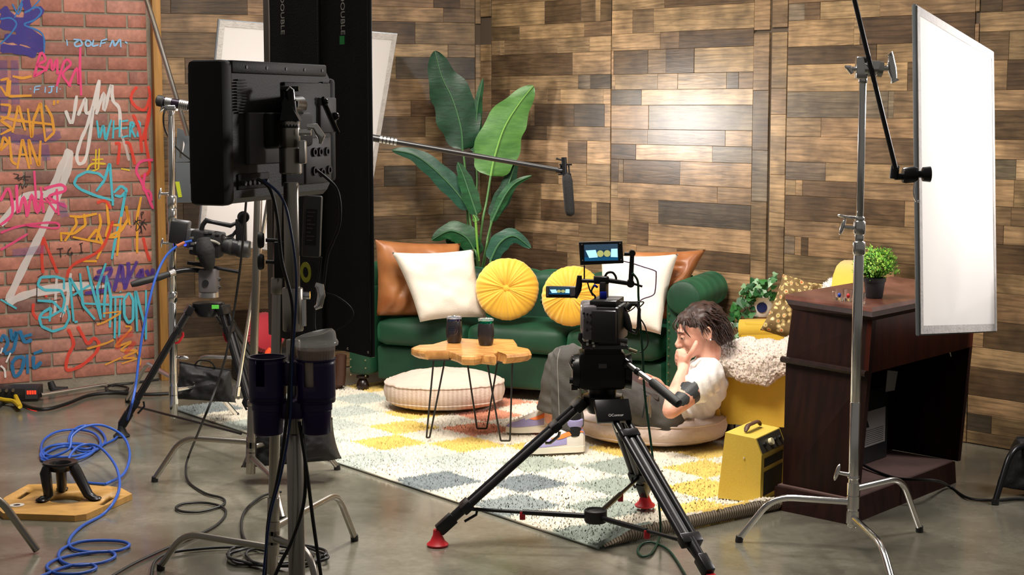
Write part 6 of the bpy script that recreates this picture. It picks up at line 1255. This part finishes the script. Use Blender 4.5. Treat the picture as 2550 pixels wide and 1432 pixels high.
# ---------------- main camera
hd = thing('fluid_head', 'big black fluid head on the centre tripod', 'tripod head', P(1500, 985, TY)); M_HEAD = mat('head_casting', '#0d0d0e', .32, .3)
g = PX(1498, 930, TY); g.b(1440, 872, 1556, 965, -.065, .065, .012).b(1452, 858, 1545, 876, -.06, .06, .004).t([(1500, 960), (1500, 1000)], [38, 32], 28).out('body', M_HEAD, hd, 30)
for sx, a, b_ in ((1, 1424, 1442), (1, 1556, 1572)): g = PX(1498, 930, TY); g.t([(a, 925), (b_, 925)], [42, 46], 28).out('side_drum', M_HEAD, hd, 50)
g = PX(1498, 930, TY); g.b(1488, 898, 1508, 909, -.068, -.064).out('name_plate', M_PLATE, hd, 0)
for x, y in ((1432, 895), (1428, 945), (1433, 962)): g = PX(1498, 930, TY); g.t([(x - 12, y, -.03), (x + 4, y, -.03)], [8, 7], 12).out('knob', M_BLKM, hd)
g = PX(1498, 930, TY); g.t([(1424, 880, -.04), (1416, 898, -.04), (1424, 915, -.04)], 3, 8).out('lock_lever', M_CHROME2, hd)
g = PX(1498, 930, TY); g.b(1446, 850, 1560, 860, -.08, .09, .002).b(1462, 842, 1540, 851, -.07, .08, .002).out('slide_plate', M_GREYM, hd, 30)
for x in (1453, 1470, 1544, 1556): g = PX(1498, 850, TY); g.t([(x, 862, -.075), (x, 846, -.075)], 3.2, 8).out('bolt', M_CHROME2, hd)
ph = thing('pan_handle', 'silver and black pan handle of the centre fluid head, pointing at the person', 'handle', P(1560, 905, TY))
h0, h1, h2 = P(1556, 902, TY - .05), P(1622, 950, TY - .16), P(1690, 1006, TY - .27)
MB().tube([h0, h1], .0095, 12).out('rod', M_CHROME2, ph); MB().tube([h1, h1.lerp(h2, .06), h1.lerp(h2, .9), h2, h2 + (h2 - h1) * .03], [.012, .0165, .0165, .015, .008], 16).out('grip', M_BLKRUB, ph); MB().tube([h0 - (h1 - h0) * .1, h0 + (h1 - h0) * .12], .016, 14).tube([h0 + (h1 - h0) * .45, h0 + (h1 - h0) * .55], .013, 12).out('socket', M_BLKM, ph)
cmA = thing('cinema_camera', 'big black cinema camera with two small screens, in front of the sofa', 'camera', P(1500, 840, TY)); CYw = dict(yaw=-14)
M_CAM = mat('camera_body', '#101011', .48); M_CAMG = mat('camera_side_grey', '#6a666a', .42, .3); M_SCR = mat('screen_blue', '#16324a', .3, emis=.9)
g = PX(1505, 800, TY, **CYw); g.b(1481, 756, 1553, 846, -.10, .10, .008).out('body', M_CAM, cmA, 30)
g = PX(1505, 800, TY, **CYw); g.b(1489, 762, 1550, 842, -.125, -.098, .006).out('battery', M_BLK, cmA, 30)
g = PX(1460, 800, TY); g.b(1447, 752, 1484, 838, -.11, .08, .012).out('side_panel', M_CAMG, cmA, 30, label='grey operator side panel with buttons')
for i, (x, y) in enumerate([(1459, 772), (1459, 783), (1459, 792), (1459, 801), (1450, 770), (1452, 785), (1467, 774), (1467, 784), (1467, 794), (1467, 803), (1458, 812), (1467, 814)]): g = PX(1460, 800, TY); g.disc(x, y, 3.2, -.114, -.108, 12).out('button', M_PLATE if i % 2 else M_BLK, cmA)
g = PX(1455, 780, TY); g.t([(1446, 790, .0), (1452, 790, .0)], [32, 30], 22).out('lens_mount_ring', M_CHROME2, cmA)
g = PX(1505, 745, TY, **CYw); g.b(1480, 742, 1546, 757, -.09, .07, .003).b(1496, 700, 1512, 746, -.03, .03, .004).out('top_plate', M_CAM, cmA, 30)
g = PX(1505, 725, TY); g.b(1493, 724, 1510, 742, -.036, -.02, .003).t([(1484, 708, -.03), (1481, 712, -.03)], [6, 6]).out('blue_block', mat('blue_anodised', '#16289a', .3, .5), cmA, 30)
g = PX(1505, 700, TY); g.t([(1437, 699), (1480, 700), (1500, 696), (1570, 706)], [5, 5, 6, 6], 12).b(1478, 688, 1516, 706, -.02, .02, .003).out('crossbar', M_BLKM, cmA, 40)
g = PX(1505, 700, TY); g.t([(1505, 692), (1512, 680), (1524, 678), (1532, 686), (1534, 696), (1526, 700)], 3, 10, sm=True).out('rosette_ring', M_BLKM, cmA)
g = PX(1570, 670, TY); g.t([(1574, 632), (1571, 704)], [5.5, 6.5], 12).disc(1574, 630, 8, -.012, .012).disc(1570, 706, 10, -.014, .014).t([(1575, 706), (1600, 714)], 3).t([(1554, 632), (1572, 632)], 5).out('articulated_arm', M_BLKM, cmA, 50)
g = PX(1440, 720, TY); g.t([(1443, 686), (1442, 708), (1440, 722), (1432, 742)], [6, 8, 8, 6], 12).t([(1455, 660), (1455, 694)], 1.8, 8).out('bracket', M_BLKM, cmA)
g = PX(1448, 700, TY); g.t([(1480, 708, -.02), (1472, 725, -.02), (1482, 738, -.02), (1478, 748, -.02)], 2.4, 8, sm=True).t([(1462, 700, -.02), (1468, 720, -.02), (1476, 735, -.02)], 1.8, 8, sm=True).out('short_lead', M_CAB, cmA)
g = PX(1580, 790, TY, **CYw); g.t([(1548, 768), (1556, 790), (1565, 815), (1572, 826), (1584, 830), (1590, 815), (1592, 770), (1586, 757), (1572, 756), (1560, 768)], [8, 12, 10, 5, 4.5, 4.5, 4.5, 5, 7, 9], 12, sm=False).out('hand_grip', M_BLKRUB, cmA)
g = PX(1480, 850, TY); g.t([(1443, 820, -.09), (1441, 836, -.09), (1447, 846, -.09)], [5, 6, 4]).t([(1446, 846, -.09), (1486, 849, -.09)], 5).t([(1535, 838, -.09), (1558, 840, -.09)], [5, 7]).out('rod_clamp', M_CAM, cmA)
for x, y in ((1459, 836), (1473, 842), (1475, 850), (1459, 846), (1514, 840), (1522, 838)): g = PX(1480, 850, TY); g.t([(x - 3, y, -.1), (x + 3, y, -.1)], 4.5, 12).out('clamp_screw', M_CHROME2, cmA)
def scene_screen(cx, cy, w_, h_, Y, par, yaw, roll, scale, nm):
    """a live view of the sofa shown on a small display: flat coloured shapes that glow"""
    def q(pts, c_, d, e=1.0):
        g = PX(cx, cy, Y, yaw=yaw, roll=roll); g.poly([(cx + x * w_ / 2, cy + y * h_ / 2) for x, y in pts], d, d - .0004); g.out('screen_image', mat('scr_' + c_.strip('#'), c_, .4, emis=e), par, 0)
    q([(-1, -1), (1, -1), (1, 1), (-1, 1)], '#1b3550', -.0002, .9); q([(-1, -1), (1, -1), (1, -.3), (-1, -.35)], '#2c4152', -.0007, .9); q([(-1, .52), (1, .5), (1, .95), (-1, .95)], '#0f4a70', -.0012, .9)
    q([(-.92, -.3), (-.32, -.34), (-.2, .55), (-.72, .6)], '#a9dcf2', -.0018, 1.1); q([(.6, -.42), (.98, -.42), (.98, .6), (.56, .55)], '#a9dcf2', -.0018, 1.1)
    for x in (-.05, .36): q([(x + .2 * cos(k / 8 * pi), .12 + .4 * sin(k / 8 * pi)) for k in range(16)], '#a8ac6a', -.0024, .9)
sm = thing('on_camera_monitor', 'small bright monitor showing the sofa, on top of the big cinema camera', 'monitor', P(1497, 631, TY))
g = PX(1497, 631, TY, yaw=-6, roll=0); g.poly([(1441, 604), (1549, 600), (1553, 655), (1445, 661)], -.002, .022).out('housing', M_BLK, sm, 30)
g = PX(1497, 631, TY, yaw=-6); g.poly([(1445, 606), (1547, 602), (1551, 649), (1448, 654)], -.004, -.002).out('bezel', M_BLKM, sm, 0)
for x, y in ((1449, 609), (1544, 605), (1451, 649), (1547, 646)): g = PX(1497, 631, TY, yaw=-6); g.disc(x, y, 1.8, -.006, -.003, 10).out('screw', M_CHROME2, sm)
scene_screen(1497, 629, 84, 42, TY - .006, sm, -6, -2, 1, '')
s2 = thing('flip_out_screen', 'tiny side screen showing the sofa, left of the big cinema camera', 'screen', P(1395, 727, TY))
g = PX(1395, 727, TY, yaw=-4); g.b(1359, 713, 1434, 742, -.002, .014, .003).out('housing', M_BLK, s2, 30); g = PX(1395, 727, TY, yaw=-4); g.b(1420, 715, 1433, 737, -.004, -.001, .001).b(1361, 714, 1366, 738, -.004, -.001).out('bezel', M_CAMG, s2, 0)
scene_screen(1393, 724, 52, 19, TY - .005, s2, -4, 0, 1, '')
cable('cable', [P(x, y, z_) for x, y, z_ in ((1575, 680, TY - .01), (1588, 700, TY), (1590, 740, TY), (1594, 800, TY), (1600, 880, TY), (1604, 960, TY), (1610, 1020, TY), (1618, 1080, TY - .02), (1628, 1160, TY - .05), (1640, 1250, TY - .1))] + [F(1645, 1312, .05), F(1640, 1345, .01), F(1622, 1378, .006), F(1600, 1386, .006), F(1588, 1372, .006), F(1600, 1354, .006), F(1630, 1352, .006), F(1670, 1375, .006), F(1712, 1440, .006)], .0042, M_GRN, 'dark green cable dropping from the big cinema camera to the floor', n=10)
cable('cable', [P(x, y, TY) for x, y in ((1552, 650), (1575, 656), (1600, 664), (1630, 674), (1634, 682), (1632, 720), (1626, 735), (1600, 745), (1590, 755), (1572, 772), (1545, 784))], .0022, mat('lilac_cable', '#6a5078', .4), 'thin lilac cable bowing out right of the big cinema camera')
cable('cable', [P(x, y, TY - .02) for x, y in ((1520, 747), (1545, 751), (1580, 752), (1602, 752), (1598, 760), (1588, 768))], .0024, M_CAB, 'thin black cable above the camera hand grip')
cable('cable', [P(x, y, TY) for x, y in ((1590, 788), (1605, 810), (1613, 840), (1612, 860), (1600, 875), (1592, 877))] , .0024, M_CAB, 'black cable arcing right of the camera hand grip')
cable('cable', [P(x, y, TY) for x, y in ((1538, 838), (1545, 852), (1560, 868), (1575, 874))], .0024, M_CAB, 'short black cable under the big cinema camera')
g = PX(1575, 875, TY); tag(g.t([(1566, 870), (1586, 877)], 5, 8).out('cable_connector', mat('beige_metal', '#8d8468', .35, .6)), 'small beige connector dangling beside the fluid head', 'connector')
# ================================================================ left camera and tripod
LYT = 7.5; tl = P(517, 760, LYT)
T2 = tripod('tripod', 'black tripod under the left cinema camera, by the brick wall', tl, [F(303, 1088), F(640, 1085), F(690, 1015)], .2, M_BLKRUB, tr=.0125, sep=.028, hub=False, lock=M_RED)
MB().tube([F(432, 1030, .1) + V((0, -.05, 0)), F(600, 1080, .12)], .006, 8).tube([F(330, 1010, .08), F(432, 1030, .1) + V((0, -.05, 0))], .006, 8).out('spreader', M_BLKM, T2)
h2_ = thing('fluid_head', 'grey fluid head of the left tripod', 'tripod head', P(520, 735, LYT)); M_HGR = mat('grey_head_casting', '#5a5658', .45)
g = PX(520, 700, LYT); g.b(498, 668, 543, 728, -.05, .05, .012).t([(520, 722), (520, 730)], [22, 24], 24).out('body', M_HGR, h2_, 30)
g = PX(520, 700, LYT); g.t([(520, 728), (520, 740)], [25, 26], 26).out('base_ring', M_CHROME2, h2_)
g = PX(520, 700, LYT); g.disc(517, 702, 8, -.058, -.048, 20).out('drag_cap', M_BLK, h2_); g = PX(520, 700, LYT); g.b(468, 652, 520, 658, -.012, .012).t([(468, 654), (595, 677)], 4.5, 10).out('plate_rods', M_BLKM, h2_, 40)
for y in (692, 712): g = PX(520, 700, LYT); g.t([(542, y, 0), (549, y + 2, 0), (545, y + 8, 0)], 2, 8).out('lever', M_BLKM, h2_)
g = PX(520, 700, LYT); g.b(535, 755, 552, 764, -.09, -.08).out('spirit_level', mat('green_level', '#5cc24a', .3), h2_, 0)
ph2 = thing('pan_handle', 'black pan handle of the left fluid head reaching toward the brick wall', 'handle', P(490, 675, LYT))
pts_ = [P(498, 674, LYT), P(470, 672, LYT - .02), P(440, 676, LYT - .04), P(425, 681, LYT - .06)]
MB().tube(catmull(pts_, 5), .012, 12).out('rod', M_BLKM, ph2); MB().tube([P(428, 680, LYT - .06), P(400, 689, LYT - .09), P(340, 705, LYT - .14), P(327, 709, LYT - .15)], [.013, .0165, .0165, .012], 14).out('grip', M_BLKRUB, ph2); MB().tube([P(434, 678, LYT - .05), P(420, 683, LYT - .07)], .0175, 12).out('clamp', M_CHROME2, ph2)
cL = thing('cinema_camera', 'black cinema camera with top handle on the left tripod', 'camera', P(520, 640, LYT)); LYC = LYT - .0
g = PX(540, 610, LYC, roll=8); g.b(478, 578, 555, 640, -.06, .06, .01).out('body', M_CAM, cL, 30)
g = PX(540, 610, LYC, roll=8); g.b(424, 562, 466, 618, -.055, .055, .008).out('battery', M_BLK, cL, 30); g = PX(540, 610, LYC, roll=8); g.b(464, 580, 482, 625, -.045, .045, .003).out('battery_plate', M_GREYM, cL, 30)
g = PX(560, 620, LYC); g.t([(555, 610), (562, 612), (568, 612), (592, 617), (594, 617), (620, 622), (622, 622)], [18, 20, 21, 21, 23, 22, 19], 26).out('lens', M_BLK, cL, 50)
g = PX(560, 620, LYC); g.t([(572, 613), (580, 614)], 22.3, 26).t([(600, 618), (608, 620)], 23.6, 26).out('focus_ring', M_BLKRUB, cL)
g = PX(540, 570, LYC); g.t([(500, 578), (505, 560), (514, 549), (530, 553), (575, 562), (588, 556), (594, 570), (580, 585), (565, 592)], [6, 6, 7, 5, 6, 6, 6, 4, 4], 12, sm=False).out('top_handle', M_BLKM, cL, 60)
g = PX(600, 575, LYC); g.b(588, 545, 614, 600, -.02, .02, .004).disc(608, 540, 15, -.02, -.005, 20).t([(600, 600), (612, 612)], 4).out('handle_bracket', M_BLKM, cL, 40)
g = PX(608, 545, LYC); g.disc(611, 545, 13, -.024, -.02, 22).out('round_glass', M_GLASS, cL)
g = PX(525, 620, LYC); mbp = g.v; g.t([(515, 592, -.07), (520, 620, -.085), (525, 650, -.075), (527, 664, -.05)], [17, 24, 18, 9], 18, sm=True).out('padded_grip', mat('black_padded_cloth', '#131213', .8, bump=.6, bs=30), cL, 80)
g = PX(525, 600, LYC); g.t([(495, 603, -.08), (515, 594, -.085), (540, 597, -.08), (552, 605, -.06)], 3, 8, sm=True).out('grip_strap', mat('grey_strap', '#8a877f', .7), cL)
g = PX(525, 600, LYC); g.t([(520, 590, -.02), (540, 576, -.02), (560, 583, -.02), (570, 592, -.02), (585, 588, -.02)], 1.6, 8, sm=True).out('short_lead', M_CAB, cL)
for x, y in ((484, 590), (486, 604), (482, 616), (520, 577), (530, 576), (548, 580)): g = PX(525, 600, LYC); g.b(x - 5, y - 3, x + 5, y + 3, -.068, -.06, .001).out('button', M_CHROME2 if y > 585 else M_GREYM, cL, 30)
g = PX(525, 600, LYC); g.b(496, 640, 512, 644, -.064, -.06).b(515, 661, 532, 665, -.064, -.06).out('green_label', mat('green_sticker', '#4fa02e', .5), cL, 0)
g = PX(468, 607, LYC); g.disc(468, 607, 3, -.07, -.06, 10).out('blue_led', mat('blue_led', '#2a3cff', .4, emis=3), cL)
M_COP = mat('copper_connector', '#a8664a', .4, .4)
tag(MB().tube([P(441, 613, LYC - .08), P(460, 604, LYC - .07)], .0085, 10).out('cable_connector', M_COP), 'copper coloured plug on the blue cable at the left cinema camera', 'connector')
zf = lambda l, z=.008: [F(x, y, z) for x, y in l]
bl_pts = [P(478, 600, LYC - .07), P(460, 604, LYC - .07), P(441, 613, LYC - .08), P(412, 640, 7.4), P(388, 690, 7.35), P(372, 750, 7.3), P(357, 820, 7.25), P(345, 900, 7.2), P(338, 960, 7.15), P(325, 1020, 7.1)] + \
 zf([(310, 1062), (290, 1090), (262, 1105), (215, 1118), (160, 1112), (120, 1125), (103, 1143), (125, 1150), (180, 1146), (222, 1130), (232, 1115), (200, 1105), (150, 1106), (115, 1116), (110, 1130), (140, 1138), (190, 1135), (235, 1122), (262, 1100), (252, 1075), (222, 1060), (190, 1066), (172, 1090), (178, 1112)]) + \
 zf([(205, 1125), (240, 1120), (250, 1100), (232, 1078), (190, 1070), (140, 1076), (108, 1098), (104, 1130), (130, 1148), (200, 1142), (236, 1120), (210, 1107), (130, 1110), (102, 1128), (112, 1142)], .014) + \
 [F(170, 1120, .05), F(180, 1085, .1), F(215, 1062, .13), F(258, 1060, .12), F(305, 1085, .08), F(323, 1130, .05), F(308, 1180, .02), F(262, 1206, .03)]
cable('cable', bl_pts, .0058, M_BLUE, 'bright blue cable falling from the left cinema camera into a coil on the floor', n=7)
cable('cable', [F(262, 1206, .03), F(210, 1200, .03), F(178, 1178, .04), F(172, 1140, .06), F(200, 1110, .08), F(245, 1112, .08), F(285, 1155, .06), F(298, 1205, .05), F(285, 1248, .04)] + zf([(255, 1282), (205, 1310), (175, 1340), (175, 1362), (215, 1374), (290, 1372), (322, 1358), (300, 1348), (240, 1346), (190, 1352), (152, 1370), (148, 1392), (180, 1408), (250, 1402), (286, 1386), (270, 1374), (200, 1380), (140, 1394), (116, 1412), (140, 1428), (200, 1428), (238, 1416), (225, 1406), (170, 1410), (105, 1434), (60, 1452)]), .0058, M_BLUE, 'blue cable snaking from the plywood board to the bottom left corner', n=7)
cable('cable', [P(x, y, z_) for x, y, z_ in ((613, 500, 6.3), (608, 560, 6.3), (600, 650, 6.3), (585, 760, 6.3), (566, 870, 6.25), (540, 960, 6.2), (505, 1050, 6.15))] + [F(472, 1130, .06), F(463, 1165, .03)] + zf([(470, 1200), (510, 1228), (552, 1240), (560, 1252), (545, 1262), (500, 1274), (455, 1274), (438, 1264), (460, 1254), (510, 1252), (552, 1262), (562, 1280), (535, 1310), (470, 1342), (400, 1372), (330, 1405), (270, 1440)]), .0048, M_CAB, 'long black cable dropping behind the monitor and curling across the floor')
coil = []
for k in range(60):
    a = k / 60 * 2 * pi * 4.6; coil.append(F(690 + (108 + 9 * sin(k * 1.7)) * cos(a) - 25 * sin(a * .3), 1383 + (24 + 3 * sin(k * .9)) * sin(a), .008 + .004 * (k % 4)))
cable('cable_coil', coil, .0052, M_CAB, 'flat coil of black cable on the floor under the nearest stands', 'cable', n=4)
cable('cable', zf([(700, 1225), (655, 1235), (612, 1270), (601, 1310), (615, 1350), (660, 1372), (740, 1380)], .012), .0052, M_CAB, 'arc of black cable rising left out of the floor coil')
cable('cable', zf([(375, 1452), (385, 1400), (430, 1376), (520, 1365), (600, 1362)], .01), .005, M_CAB, 'black cable curving around the left foot of the flag stand')
# ================================================================ hi-hat on plywood board
M_PLY = mat('birch_plywood', '#c0924f', .5, var=.25, vs_=6, stretch=(2, 8, 2)); BZ = .024
bo = thing('plywood_board', 'octagonal plywood base board with cut-out handles on the floor at the left', 'board', F(160, 1245))
oc_ = [(-12, 1262), (12, 1238), (70, 1206), (225, 1203), (300, 1214), (329, 1230), (215, 1280), (186, 1284), (8, 1278)]
pb_ = [F(x, y, BZ) for x, y in oc_]; n = len(pb_); mb = MB(); mb._add([V((p.x, p.y, .001)) for p in pb_] + pb_, [tuple(range(n)), tuple(range(n, 2 * n))[::-1]] + [(i, (i + 1) % n, n + (i + 1) % n, n + i) for i in range(n)])
bd_o = mb.out('panel', M_PLY, bo, 20)
def cutter(pts):
    q = [F(x, y, BZ) for x, y in pts]; n = len(q); mb = MB(); mb._add([V((p.x, p.y, -.01)) for p in q] + [V((p.x, p.y, .05)) for p in q], [tuple(range(n)), tuple(range(n, 2 * n))[::-1]] + [(i, (i + 1) % n, n + (i + 1) % n, n + i) for i in range(n)]); return mb.out('cut', M_PLY)
cs_ = [cutter([(28, 1241), (66, 1219), (88, 1220), (52, 1243)]), cutter([(236, 1256), (272, 1235), (292, 1236), (258, 1258)]), cutter([(162 + 48 * cos(k / 12 * pi), 1241 + 12 * sin(k / 12 * pi)) for k in range(24)])]
for c in cs_: md_ = bd_o.modifiers.new('cut', 'BOOLEAN'); md_.object = c; md_.solver = 'EXACT'
bpy.context.view_layer.update(); me = bpy.data.meshes.new_from_object(bd_o.evaluated_get(bpy.context.evaluated_depsgraph_get())); bd_o.modifiers.clear(); bd_o.data = me
for c in cs_: bpy.data.objects.remove(c)
sp_ = F(42, 1258, BZ + .001); MB(Matrix.Translation(sp_)).lathe([(.012, 0), (.028, 0), (.028, .001), (.012, .001)], None, 24, closed=True).out('sticker', mat('white_sticker', '#cfcac2', .5), bo, 0)
MB(Matrix.Translation(sp_)).lathe([(.001, 0), (.013, 0), (.013, .0012), (.001, .0012)], None, 20).out('sticker_centre', M_BLK, bo, 0)
hh = thing('low_tripod_mount', 'short black three-legged camera mount standing on the plywood board', 'mount', F(160, 1240)); hc_ = F(153, 1240, BZ); ht_ = V((hc_.x, hc_.y, .02)); ztp = P(155, 1152, hc_.y).z
MB(Matrix.Translation((hc_.x, hc_.y, ztp))).lathe([(.042, .0), (.066, .004), (.068, -.004), (.05, -.014), (.042, -.03), (.034, -.03), (.036, -.01)], None, 32, closed=True).out('bowl_ring', M_BLKM, hh)
for x, y in ((104, 1250), (238, 1246), (155, 1222)):
    f = F(x, y, BZ); d = (f - hc_); d.z = 0; d.normalize(); a = V((hc_.x, hc_.y, ztp - .008)) + d * .058
    m2_ = f - d * .03 + V((0, 0, .02)); MB().tube([a, a + V((0, 0, -.02)) + d * .008, m2_, f - d * .005 + V((0, 0, .006)), f + d * .012 + V((0, 0, .004))], [.017, .021, .018, .015, .012], 14, sq=1.4).out('leg', M_BLKM, hh)
    MB().ball(f + V((0, 0, .008)), (.024, .024, .009), 14, 6).out('foot', M_BLKM, hh)
# stray leg at the left edge
tag(MB().tube(fillet([F(-60, 1225, .24), F(2, 1245, .2), F(92, 1370, .01)], .06), .0135, 12).tube([F(-60, 1225, 0), F(-60, 1225, .9)], .017, 12).out('grip_stand', M_NICKEL), 'brown grey metal stand leg entering at the left edge', 'light stand')
# floor clutter by the brick wall
bx_ = thing('receiver_box', 'black electronics box with red digits on the floor by the brick wall', 'electronics', F(50, 995)); g = PX(50, 978, 8.35, yaw=6)
g.b(-20, 962, 100, 992, -.06, .08, .004).out('case', M_BLK, bx_, 30); g = PX(50, 978, 8.35, yaw=6); g.b(68, 965, 98, 989, -.064, -.06).out('front_panel', M_GREYM, bx_, 0)
for k in range(4): g = PX(50, 978, 8.35, yaw=6); g.b(73 + k * 6, 968, 77 + k * 6, 977, -.067, -.064).out('red_digit', mat('red_digit', '#ff2a18', .4, emis=3), bx_, 0)
for k in range(3): g = PX(50, 978, 8.35, yaw=6); g.t([(8 + k * 16, 966, -.062), (8 + k * 16, 966, -.075)], 4, 10).out('socket', M_NICKEL, bx_)
M_YC = mat('yellow_cable', '#c9a81c', .5); cable('cable', zf([(-20, 990), (10, 996), (35, 1000), (50, 1012), (38, 985), (36, 972)], .03), .012, M_YC, 'thick yellow cable in front of the electronics box')
cable('cable', zf([(-10, 1016), (15, 1000), (40, 1000), (80, 1016), (120, 1018), (170, 1004), (220, 985), (280, 978), (360, 982), (420, 980)], .012), .009, M_CAB, 'thick black cable snaking along the brick wall')
cable('cable', zf([(395, 945), (330, 954), (285, 958), (264, 965), (275, 974), (310, 974), (318, 966), (290, 960), (240, 962)], .012), .007, M_CAB, 'thin black cable with a small loop by the brick wall')
rdc = thing('clamp_rod', 'chrome rod with a black clamp lying on the floor by the brick wall', 'rod', F(150, 975)); MB().tube([F(102, 984, .03), F(265, 958, .03)], .011, 12).out('rod', M_CHROME, rdc)
g = PX(140, 965, 8.62); g.t([(126, 950), (130, 965), (140, 978)], [8, 10, 7], 12).t([(130, 972), (165, 975)], [10, 12], 12).t([(160, 968), (172, 984)], [10, 5], 10).out('clamp', M_BLKRUB, rdc)
# chrome leg and red pillow behind
tag(MB().tube(fillet([F(486, 958, .0), V((*P(500, 895, 8.55).xy, .2)), P(640, 893, 8.5)], .05), .0115, 12).out('stand_leg', M_CHROME2), 'curved steel stand leg behind the left tripod by the plank wall', 'light stand')
rp = P(662, 828, 8.9); M_RIBR = mat('red_corduroy', '#b01d2e', .7, sheen=.4); mb = MB(frame_z(rp, V((.5, -1, .25)))); mb.lathe([(.001, -.05), (.06, -.05), (.1, -.035), (.115, 0), (.1, .035), (.06, .05), (.001, .05)], None, 96, rf=lambda a, r_, z: (1 + .02 * sin(a * 40), 0))
g_ = P(658, 880, 8.98); MB().box((g_.x, g_.y + .03, (rp.z - .12) / 2), (.34, .22, rp.z - .12), (0, 0, .4), .012).out('equipment_case', M_BLKRUB)['label'] = 'black equipment case under the red ribbed cushion'; bpy.data.objects['equipment_case']['category'] = 'case'
tag(mb.out('round_red_cushion', M_RIBR), 'red ribbed round cushion behind the left stand', 'cushion')
tag(MB().tube([P(646, 979, 8.6), P(664, 892, 8.6), P(668, 876, 8.6), P(674, 868, 8.6)], [.018, .018, .017, .012], 12).out('hand_tool', mat('orange_plastic', '#e8502a', .5)), 'bright orange tool handle under the red cushion', 'tool')
bt = thing('leather_boot', 'brown leather boot beside the left end of the sofa', 'boot', F(845, 985)); M_BOOT = mat('brown_boot', '#3b2216', .5)
g = PX(846, 930, 8.6); g.t([(850, 882), (848, 930), (844, 958)], [14, 14, 15], 16).t([(846, 955), (835, 962), (824, 965)], [14, 12, 9], 14).out('upper', M_BOOT, bt, 70); g = PX(846, 930, 8.6); g.b(815, 968, 860, 975, -.04, .04, .003).out('sole', M_BLKRUB, bt, 30)
cable('cable', [F(2150, 1158, .1), F(2185, 1175, .095), F(2240, 1192, .092), F(2330, 1197, .095)] + zf([(2365, 1212), (2410, 1240), (2470, 1246), (2530, 1242), (2580, 1246)]), .0055, M_CAB, 'black power cable running from the desk shelf along the floor to the right')
